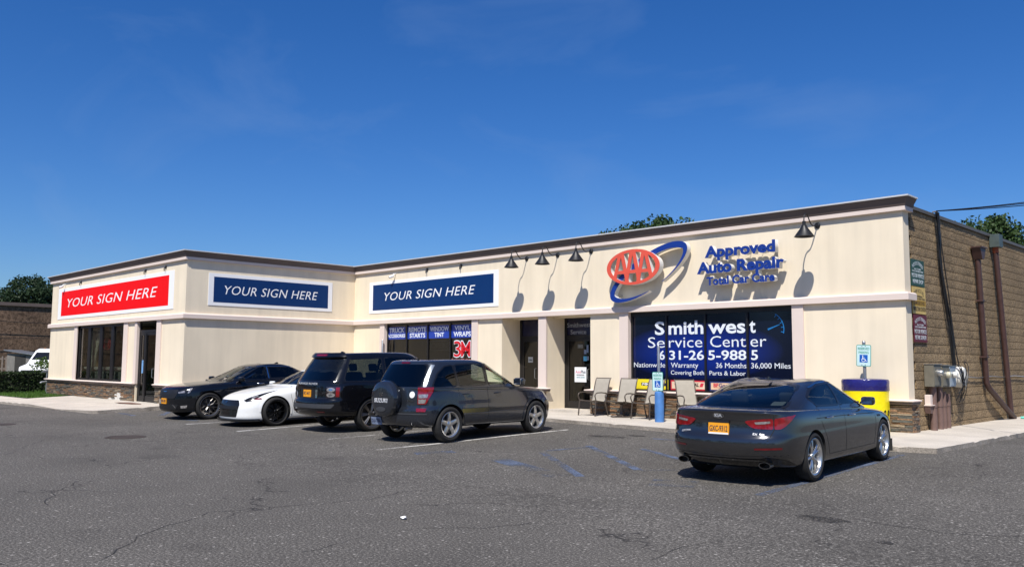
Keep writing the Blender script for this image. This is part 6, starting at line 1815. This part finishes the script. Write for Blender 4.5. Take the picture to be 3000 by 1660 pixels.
    c.patch('bumper_step', round_poly([(-.80, .60), (.80, .60), (.80, .575), (-.80, .575)], .006), 'B', M['cladding'], .01, .05)
    c.patch('brake_light', round_poly([(-.13, 1.625), (.13, 1.625), (.13, 1.60), (-.13, 1.60)], .006), 'B', M['redlens_d'], .012, .05)
    # spare wheel in its moulded cover
    R_ = Matrix.Translation((-2.03, .10, .865)) @ Matrix.Rotation(-PI/2, 4, 'Y')
    sw_ = MB().lathe([(0, .245), (.20, .245), (.30, .235), (.345, .205), (.365, .15), (.365, .05), (.34, .01), (0, .0)], R_, 44).build('spare_wheel_cover', P, c.t, smooth=35)
    Mx = Matrix(((0, 0, -1, -2.276), (-1, 0, 0, .10), (0, 1, 0, .80), (0, 0, 0, 1)))
    text('SUZUKI', Mx, M['badge'], sw_, width=.40, cap=.075, bold=.035, align='C', depth=.006)
    Mx2 = Mx.copy(); Mx2.translation = (-2.276, .10, .915)
    text('S', Mx2, M['alloydark'], sw_, width=.09, cap=.075, bold=.04, align='C', depth=.006)
    MB().lathe([(.0, .248), (.15, .248), (.15, .252), (0, .253)], R_ @ Matrix.Translation((-.2, 0, 0)) @ Matrix.Diagonal((.3, 1, 1, 1)), 24).build('cover_recess', M['cladding'], sw_)
    c.patch('round_sticker', ell(-.50, .975, .062, .066, 24), 'B', M['white'], .006, .04)
    c.plate('B', .52, .42, .31, .16, M['blue_plate'], 'DLA 7306', M['plate_navy'], .05, bar=.02)
    c.text_on('VITARA', 'B', -.47, .835, .028, M['alloydark'], width=.15)
    MB().tube([(0, 0, 0), (-.05, 0, .02)], .016, 8).tube([(-.02, 0, .015), (-.10, 0, .10)], .006, 6).build('roof_antenna', M['black'], c.t).location = (-1.35, 0, 1.625)
    MB().tube([(-1.95, -.45, .30), (-2.12, -.45, .29)], .032, 12).build('tailpipe', M['tailpipe'], c.t, smooth=50)
    MB().box(-1.85, -1.3, -.5, .5, .31, .45).build('underbody', M['blackrub'], c.t)
    sp_ = [([(.05, a), (.13, a), (.240, a)], .095, .070) for a in range(90, 450, 72)]
    for x in (-1.32, 1.32):
        for sd in (-1, 1): c.wheel(x, sd*.80, .352, .245, .225, sp_, M['alloy'], sd, hub=.065)
    return c
suv_slate()

# ------------------------------------------------------------------ big black SUV
def suv_black():
    P = paint('deep_black', (.004, .0043, .006), 0, .3)
    c = Car('black_suv', 'tall glossy black SUV parked between the white coupe and the slate SUV', 'car', (-10.40, -5.35, gz(-5.35)+.004), rad(88.6), .016, P)
    c.k = .945
    rings = [(.26, .34, 2.15, -2.360, .78, 9, 12, 0), (.28, .38, 2.28, -2.520, .90, 9, 13, 0), (.38, .46, 2.34, -2.600, .955, 8, 13, 0), (.52, .56, 2.36, -2.625, .965, 8, 13, 0),
             (.68, .72, 2.36, -2.610, .968, 8, 14, 0), (.80, .80, 2.34, -2.560, .965, 8, 15, 0), (.92, .98, 2.30, -2.550, .962, 7, 15, 0), (1.03, 1.12, 2.22, -2.535, .95, 7, 14, 0),
             (1.09, 1.185, 2.1, -2.520, .925, 6, 13, 0), (1.12, 1.205, 1.8, -2.480, .89, 6, 12, .0), (1.14, 1.21, 1.4, -2.260, .8, 6, 10, 0), (1.14, 1.21, 1.1, -1.860, .6, 6, 10, 0)]
    gh = [(1.11, 1.15, 1.24, -2.510, .925, 8, 13, 0), (1.19, 1.20, 1.10, -2.495, .91, 7, 13, 0), (1.34, 1.36, .86, -2.400, .865, 6.5, 12, 0), (1.52, 1.54, .58, -2.290, .81, 6, 12, 0), (1.70, 1.71, .32, -2.180, .755, 6, 11, .005),
          (1.80, 1.80, .15, -2.140, .71, 5.5, 10, .01), (1.85, 1.845, 0, -2.060, .62, 5, 9, .015), (1.868, 1.86, -.2, -1.860, .38, 5, 8, .01)]
    c.body(rings, 2.88, .43, .385, gh)
    d = M['carglass_d']
    c.window(round_poly([(1.0, 1.20), (.50, 1.62), (.40, 1.72), (.02, 1.735), (0, 1.20)], .03), 'R', M['carglass'], both=True)
    c.window(round_poly([(-.09, 1.20), (-.08, 1.735), (-.98, 1.735), (-1.0, 1.20)], .03), 'R', M['carglass'], both=True)
    c.window(round_poly([(-1.08, 1.20), (-1.06, 1.735), (-1.92, 1.71), (-2.16, 1.20)], .03), 'R', M['carglass'], both=True)
    c.window(round_poly([(-.80, 1.22), (.80, 1.22), (.70, 1.72), (-.70, 1.72)], .05), 'B', d, name='rear_window')
    c.window(round_poly([(-.78, 1.20), (.78, 1.20), (.68, 1.72), (-.68, 1.72)], .06), 'F', M['carglass'], name='windshield')
    c.finish_roof()
    MB().box(-2.2, .95, -.8, .8, 1.0, 1.11).build('cabin_floor', M['interior'], c.t)
    for y in (-.42, .42): c.seat(.0, y, 1.10, M['seat_dark'], .28, .26); c.seat(-1.0, y, 1.10, M['seat_dark'], .22, .28)
    # roof spoiler with brake light
    c.patch('roof_spoiler', round_poly([(-.70, 1.745), (.70, 1.745), (.62, 1.825), (-.62, 1.825)], .03), 'B', P, .05, .06, skirt=.06)
    c.patch('brake_light', round_poly([(-.22, 1.80), (.22, 1.80), (.22, 1.775), (-.22, 1.775)], .006), 'B', M['redlens'], .054, .05)
    c.seam([(-.86, 1.19), (-.85, .90), (-.85, .79), (.85, .79), (.85, .90), (.86, 1.19)], 'B', name='tailgate_seam')
    c.seam([(-.86, 1.02), (.86, 1.02)], 'B', name='split_line')
    c.text_on('RANGE ROVER', 'B', 0.0, 1.108, .046, M['badge'], width=.80, bold=.0)
    c.patch('plate_recess', round_poly([(-.42, 1.00), (.42, 1.00), (.42, .80), (-.42, .80)], .02), 'B', M['black'], .004, .05)
    for y in (-.36, .36): c.patch('chrome_strip', round_poly([(y-.035, .99), (y+.035, .99), (y+.03, .80), (y-.03, .80)], .01), 'B', M['chrome'], .010, .05)
    c.plate('B', 0.0, .90, .31, .16, M['orange_plate'], 'FKT-4417', M['plate_navy'], .016)
    c.text_on('SC', 'B', -.60, .90, .035, M['alloydark'], width=.10)
    for sd in (-1, 1):
        ax = 'R' if sd < 0 else 'L'
        q = rad(30); D = Vector((math.cos(q), -sd*math.sin(q), 0)); A = Vector((-D.y, D.x, 0)); dv = (A, Vector((0, 0, 1)), D)
        a0 = A.x*-2.55+A.y*sd*.70; a1 = A.x*-2.34+A.y*sd*.955; k = a1-a0
        o = c.patch('tail_light', round_poly([(a0, 1.07), (a0, .80), (a0+.95*k, .81), (a1, 1.07)], .015), 'B', M['lampdark'], .012, .03, skirt=.02, dirv=dv)
        c.patch('side_lamp', round_poly([(a0+.72*k, 1.05), (a0+.72*k, .83), (a0+.92*k, .83), (a0+.94*k, 1.05)], .01), 'B', M['redlens'], .015, .03, dirv=dv, parent=o)
        for zz in (.995, .875):
            c.patch('round_lamp', ell(a0+.36*k, zz, .30*abs(k), .052, 22), 'B', M['clearlens'], .016, .03, dirv=dv, parent=o)
            c.patch('lamp_centre', ell(a0+.36*k, zz, .14*abs(k), .024, 16), 'B', M['chrome'], .019, .03, dirv=dv, parent=o)
        c.patch('reflector', round_poly([(sd*.45, .49), (sd*.66, .49), (sd*.66, .465), (sd*.45, .465)], .006), 'B', M['redlens_d'], .008, .04)
        c.seam([(-.045, 1.19), (-.045, .72), (-.06, .40)], ax); c.seam([(-1.04, 1.19), (-1.05, .98), (-1.0, .90)], ax); c.seam([(1.10, 1.15), (1.10, .5)], ax)
        c.seam([(-2.35, 1.185), (-1, 1.165), (0, 1.15), (1.2, 1.125)], ax, wd=.014, name='belt_crease', mt=M['blackgloss'], off=.004)
        c.handle(-.85, 1.06, ax, P, .22); c.handle(.12, 1.06, ax, P, .22)
        c.mirror(.85, sd*.90, 1.20, P, sd, 1.2)
        arc_ = [(-1.44+.44*math.cos(a), .385+.44*math.sin(a)) for a in np.linspace(rad(0), rad(180), 24)]
        c.patch('wheel_flare', ribbon(arc_, .03), ax, P, .008, 0, skirt=.012)
    c.patch('bumper_insert', round_poly([(-.86, .66), (.86, .66), (.80, .56), (-.80, .56)], .03), 'B', M['cladding'], .006, .05)
    MB().prism([(-.09, 0), (.07, 0), (-.05, .05)], lambda a, b_, dd: (a, dd, b_), -.04, .04).build('antenna_fin', P, c.t, bevel=.015).location = (-1.6, 0, 1.77)
    MB().box(-2.2, 1.5, -.6, .6, .32, .46).build('underbody', M['blackrub'], c.t)
    sp_ = [([(.06, a-6), (.15, a-3.6), (.246, a-4.6)], .022, .030) for a in range(0, 360, 51)][:7]+[([(.06, a+6), (.15, a+3.6), (.246, a+4.6)], .022, .030) for a in range(0, 360, 51)][:7]
    sp_ = [([(.06, a-7), (.15, a-5), (.276, a-5)], .026, .034) for a in np.arange(0, 360, 51.43)]+[([(.06, a+7), (.15, a+5), (.276, a+5)], .026, .034) for a in np.arange(0, 360, 51.43)]
    for x in (-1.44, 1.44):
        for sd in (-1, 1): c.wheel(x, sd*.83, .378, .286, .26, sp_, M['alloydark'], sd, hub=.065)
    return c
suv_black()

# ------------------------------------------------------------------ white coupe, nose out
def coupe_white():
    P = paint('pearl_white', (.74, .745, .73), .0, .3)
    c = Car('white_coupe', 'low white sports coupe parked nose out with black wheels', 'car', (-13.40, -6.10, gz(-6.10)+.004), rad(-91.5), -.018, P)
    rings = [(.15, .18, 2.12, -2.0, .78, 9, 9, 0), (.16, .22, 2.24, -2.15, .90, 8, 9, 0), (.22, .34, 2.29, -2.24, .935, 7.5, 9, 0), (.34, .46, 2.285, -2.25, .942, 7.5, 9, 0),
             (.46, .60, 2.275, -2.25, .945, 7.5, 9, 0), (.57, .74, 2.25, -2.22, .94, 7, 9, 0), (.67, .86, 2.19, -2.20, .93, 6.5, 9, .01), (.745, .94, 2.06, -2.19, .912, 6, 9, .015),
             (.805, 1.0, 1.88, -2.17, .875, 5.5, 8, .02), (.865, 1.03, 1.62, -2.1, .82, 5, 8, .02), (.93, 1.03, 1.2, -1.9, .74, 5, 8, .01), (.96, 1.02, .9, -1.5, .6, 5, 8, 0)]
    gh = [(.91, .98, 1.10, -1.92, .84, 6, 6, 0), (.97, 1.02, .95, -1.82, .81, 5.5, 5, .0), (1.04, 1.10, .70, -1.6, .755, 5, 4.6, .0), (1.15, 1.19, .42, -1.3, .69, 4.6, 4.3, .01), (1.25, 1.26, .16, -.98, .62, 4.4, 4.2, .02),
          (1.315, 1.31, -.02, -.72, .55, 4.2, 4, .022), (1.345, 1.34, -.15, -.55, .42, 4, 4, .02), (1.355, 1.35, -.22, -.45, .25, 4, 4, .01)]
    c.body(rings, 2.78, .385, .352, gh)
    c.window(round_poly([(.84, .995), (.40, 1.165), (.10, 1.27), (-.35, 1.285), (-.95, 1.215), (-1.05, 1.03), (-.5, .99)], .05), 'R', M['carglass'], both=True)
    c.window(round_poly([(-.70, .99), (.70, .99), (.52, 1.30), (-.52, 1.30)], .06), 'F', M['carglass_l'], name='windshield')
    c.window(round_poly([(-.66, 1.05), (.66, 1.05), (.50, 1.29), (-.50, 1.29)], .06), 'B', M['carglass_d'], name='rear_window')
    c.finish_roof()
    MB().box(-1.4, .85, -.68, .68, .86, .95).build('cabin_floor', M['interior'], c.t)
    for y in (-.38, .38): c.seat(-.2, y, .90, M['seat_red'], .12, .24)
    # big black grille mouth
    g = c.patch('grille', round_poly([(-.46, .645), (.46, .645), (.53, .54), (.475, .235), (-.475, .235), (-.53, .54)], .03), 'F', M['blackgloss'], .004, .04)
    c.patch('grille_bar', round_poly([(-.50, .50), (.50, .50), (.49, .42), (-.49, .42)], .02), 'F', M['black'], .014, .04, skirt=.01, parent=g)
    c.text_on('GT', 'F', 0, .57, .045, M['chrome'], width=.09, bold=.03, off=.009, parent=g)
    for sd in (-1, 1):
        ax = 'R' if sd < 0 else 'L'
        q = rad(40); D = Vector((-math.cos(q), -sd*math.sin(q), -.75)).normalized(); A = Vector((-D.y, D.x, 0)).normalized(); Bv = A.cross(D) if A.cross(D).z > 0 else D.cross(A); dv = (A, Bv, D)
        def P2(x, y, z): p = Vector((x, y, z)); return (p.dot(A), p.dot(Bv))
        hp = [P2(2.13, sd*.62, .68), P2(2.06, sd*.68, .745), P2(1.85, sd*.755, .815), P2(1.55, sd*.80, .885), P2(1.33, sd*.82, .92), P2(1.58, sd*.84, .86), P2(1.86, sd*.845, .765), P2(2.02, sd*.79, .68), P2(2.10, sd*.70, .645)]
        o = c.patch('headlight', hp, 'F', M['blackgloss'], .006, .03, dirv=dv, skirt=.008)
        hp2 = [P2(1.98, sd*.72, .74), P2(1.84, sd*.775, .79), P2(1.83, sd*.81, .775), P2(1.97, sd*.775, .715)]
        c.patch('lamp_unit', hp2, 'F', M['clearlens'], .010, .03, dirv=dv, parent=o)
        c.patch('side_marker', round_poly([(1.74, .665), (1.90, .655), (1.89, .68), (1.75, .695)], .006), ax, M['redlens'], .006, .04)
        c.patch('hood_vent', round_poly([(1.42, sd*.36), (1.30, sd*.40), (1.22, sd*.48), (1.25, sd*.36)], .01), 'T', M['black'], .004, .04)
        c.seam([(1.00, .96), (.98, .70), (.90, .30)], ax); c.seam([(-.42, 1.0), (-.48, .70), (-.40, .32), (.88, .30)], ax)
        c.mirror(.55, sd*.82, .98, P, sd, .8)
        arc_ = [(1.39+.405*math.cos(a), .352+.405*math.sin(a)) for a in np.linspace(rad(0), rad(190), 24)]
        c.patch('wheel_flare', ribbon(arc_, .035), ax, P, .010, 0, skirt=.014)
    sp2 = MB()
    h = plan(2.335, -2.0, .955, 7.5, 9, 2.3, 90); h = [p for p in h if p[0] > 1.78]
    loop = [(a, b) for a, b in h]+[]; full = [(a, -b) for a, b in h[::-1]]+h[1:]
    sp2.prism([(a, b) for a, b in full], lambda a, b_, dd: (a, b_, dd), .125, .195)
    sp2.build('front_splitter', M['blackgloss'], c.t, bevel=.012, smooth=40)
    sp_ = [([(.05, a), (.15, a+2), (.262, a)], .022, .014) for a in range(0, 360, 36)]
    for x in (-1.39, 1.39):
        for sd in (-1, 1): c.wheel(x, sd*.825, .350, .270, .27, sp_, M['alloyblack'], sd, hub=.05, dish=.06)
    return c
coupe_white()

# ------------------------------------------------------------------ black sedan, nose out
def sedan_black():
    P = paint('black_clearcoat', (.004, .0045, .0065), 0, .3)
    c = Car('black_sedan', 'glossy black full-size sedan parked nose out beside the wing wall', 'car', (-16.75, -6.10, gz(-6.10)+.004), rad(-91), -.018, P)
    rings = [(.20, .24, 2.22, -2.3, .78, 10, 10, 0), (.22, .27, 2.35, -2.44, .90, 9, 10, 0), (.30, .38, 2.395, -2.50, .94, 9, 10, 0), (.44, .50, 2.40, -2.52, .947, 9, 11, 0),
             (.56, .64, 2.40, -2.52, .95, 9, 11, 0), (.68, .80, 2.385, -2.50, .948, 9, 11, 0), (.78, .92, 2.36, -2.48, .94, 9, 11, 0), (.855, 1.0, 2.31, -2.46, .925, 8, 10, 0),
             (.905, 1.05, 2.20, -2.43, .895, 7, 10, .0), (.94, 1.07, 1.95, -2.33, .85, 7, 9, .0), (.985, 1.08, 1.4, -2.0, .78, 7, 9, 0), (1.0, 1.08, 1.0, -1.6, .6, 7, 9, 0)]
    gh = [(.965, 1.02, 1.16, -2.05, .875, 7, 7, 0), (1.04, 1.07, .98, -1.98, .86, 6.5, 6, 0), (1.15, 1.17, .70, -1.8, .80, 6, 5.5, .0), (1.27, 1.28, .42, -1.55, .74, 5.5, 5, .01), (1.37, 1.37, .18, -1.32, .68, 5, 5, .015),
          (1.435, 1.43, -.02, -1.12, .61, 4.6, 4.6, .02), (1.465, 1.46, -.16, -.98, .50, 4.3, 4.3, .02), (1.475, 1.47, -.25, -.85, .3, 4, 4, .01)]
    c.body(rings, 3.05, .40, .37, gh)
    c.window(round_poly([(.90, 1.065), (.40, 1.29), (.20, 1.365), (-.24, 1.40), (-.25, 1.065)], .04), 'R', M['carglass'], both=True)
    c.window(round_poly([(-.33, 1.065), (-.32, 1.40), (-.85, 1.39), (-1.15, 1.345), (-1.20, 1.08)], .04), 'R', M['carglass_d'], both=True)
    c.window(round_poly([(-.76, 1.05), (.76, 1.05), (.60, 1.415), (-.60, 1.415)], .06), 'F', M['carglass_l'], name='windshield')
    c.window(round_poly([(-.72, 1.09), (.72, 1.09), (.58, 1.40), (-.58, 1.40)], .06), 'B', M['carglass_d'], name='rear_window')
    c.finish_roof()
    MB().box(-1.7, .9, -.74, .74, .93, 1.04).build('cabin_floor', M['interior'], c.t)
    for y in (-.4, .4): c.seat(-.15, y, 1.0, M['seat_dark'], .16, .25)
    g = c.patch('grille', round_poly([(-.56, .82), (.56, .82), (.60, .77), (.50, .58), (-.50, .58), (-.60, .77)], .03), 'F', M['black'], .005, .05)
    c.patch('grille_wing', round_poly([(-.14, .772), (.14, .772), (.06, .750), (-.06, .750)], .006), 'F', M['chrome'], .012, .05, parent=g)
    c.patch('lower_grille', round_poly([(-.62, .42), (.62, .42), (.55, .28), (-.55, .28)], .03), 'F', M['black'], .005, .05)
    c.plate('F', 0, .505, .30, .15, M['orange_plate'], 'HBD-2058', M['plate_navy'], .014)
    for sd in (-1, 1):
        ax = 'R' if sd < 0 else 'L'
        q = rad(38); D = Vector((-math.cos(q), -sd*math.sin(q), 0)); A = Vector((-D.y, D.x, 0)); dv = (A, Vector((0, 0, 1)), D)
        a0 = A.x*2.36+A.y*sd*.60; a1 = A.x*2.08+A.y*sd*.93; k = a1-a0
        o = c.patch('headlight', round_poly([(a0, .745), (a0+.1*k, .785), (a0+.6*k, .835), (a1, .865), (a0+.95*k, .76), (a0+.75*k, .69), (a0+.2*k, .70)], .015), 'F', M['blackgloss'], .006, .03, dirv=dv, skirt=.008)
        c.patch('lamp_unit', round_poly([(a0+.12*k, .75), (a0+.55*k, .795), (a0+.60*k, .74), (a0+.18*k, .72)], .01), 'F', M['clearlens'], .010, .03, dirv=dv, parent=o)
        c.patch('running_lamp', round_poly([(a0+.80*k, .845), (a0+.97*k, .855), (a0+.86*k, .74), (a0+.74*k, .715)], .008), 'F', M['clearlens'], .011, .03, dirv=dv, parent=o)
        c.patch('fog_lamp', round_poly([(a0+.32*k, .385), (a0+.75*k, .40), (a0+.70*k, .33), (a0+.36*k, .32)], .01), 'F', M['clearlens'], .008, .03, dirv=dv)
        c.patch('chrome_blade', round_poly([(a0-.30*k, .42), (a0-.24*k, .42), (a0+.02*k, .33), (a0-.05*k, .325)], .006), 'F', M['chrome'], .008, .03, dirv=dv)
        c.seam([(-.29, 1.06), (-.29, .70), (-.30, .34)], ax); c.seam([(.98, 1.02), (.98, .70), (.95, .34)], ax); c.seam([(-1.25, 1.06), (-1.27, .9), (-1.1, .5), (-1.05, .34), (.95, .34)], ax)
        c.seam([(-.285, 1.07), (-.285, 1.40)], ax, wd=.03, mt=M['chrome'], off=.007, name='pillar_trim')
        c.handle(-.95, .93, ax, M['chrome']); c.handle(.0, .92, ax, M['chrome'])
        c.mirror(.62, sd*.88, 1.06, P, sd, .9)
        c.seam([(.90, 1.045), (.40, 1.31), (.20, 1.385), (-.25, 1.42), (-.85, 1.41), (-1.2, 1.36)], ax, wd=.012, mt=M['chrome'], off=.006, name='window_trim')
    c.seam([(2.1, -.84), (1.6, -.80), (1.05, -.78)], 'T'); c.seam([(2.1, .84), (1.6, .80), (1.05, .78)], 'T')
    MB().prism([(-.09, 0), (.07, 0), (-.05, .05)], lambda a, b_, dd: (a, dd, b_), -.03, .03).build('antenna_fin', P, c.t, bevel=.01).location = (-.95, 0, 1.475)
    sp_ = []
    for a in np.arange(0, 360, 51.43):
        sp_ += [([(.05, a), (.135, a)], .026, .022), ([(.13, a), (.20, a-13), (.262, a-12)], .020, .016), ([(.13, a), (.20, a+13), (.262, a+12)], .020, .016)]
    for x in (-1.525, 1.525):
        for sd in (-1, 1): c.wheel(x, sd*.82, .365, .270, .245, sp_, M['alloydark'], sd, hub=.05)
    return c
sedan_black()

bpy.data.objects.remove(_to)
bpy.data.curves.remove(_tc)
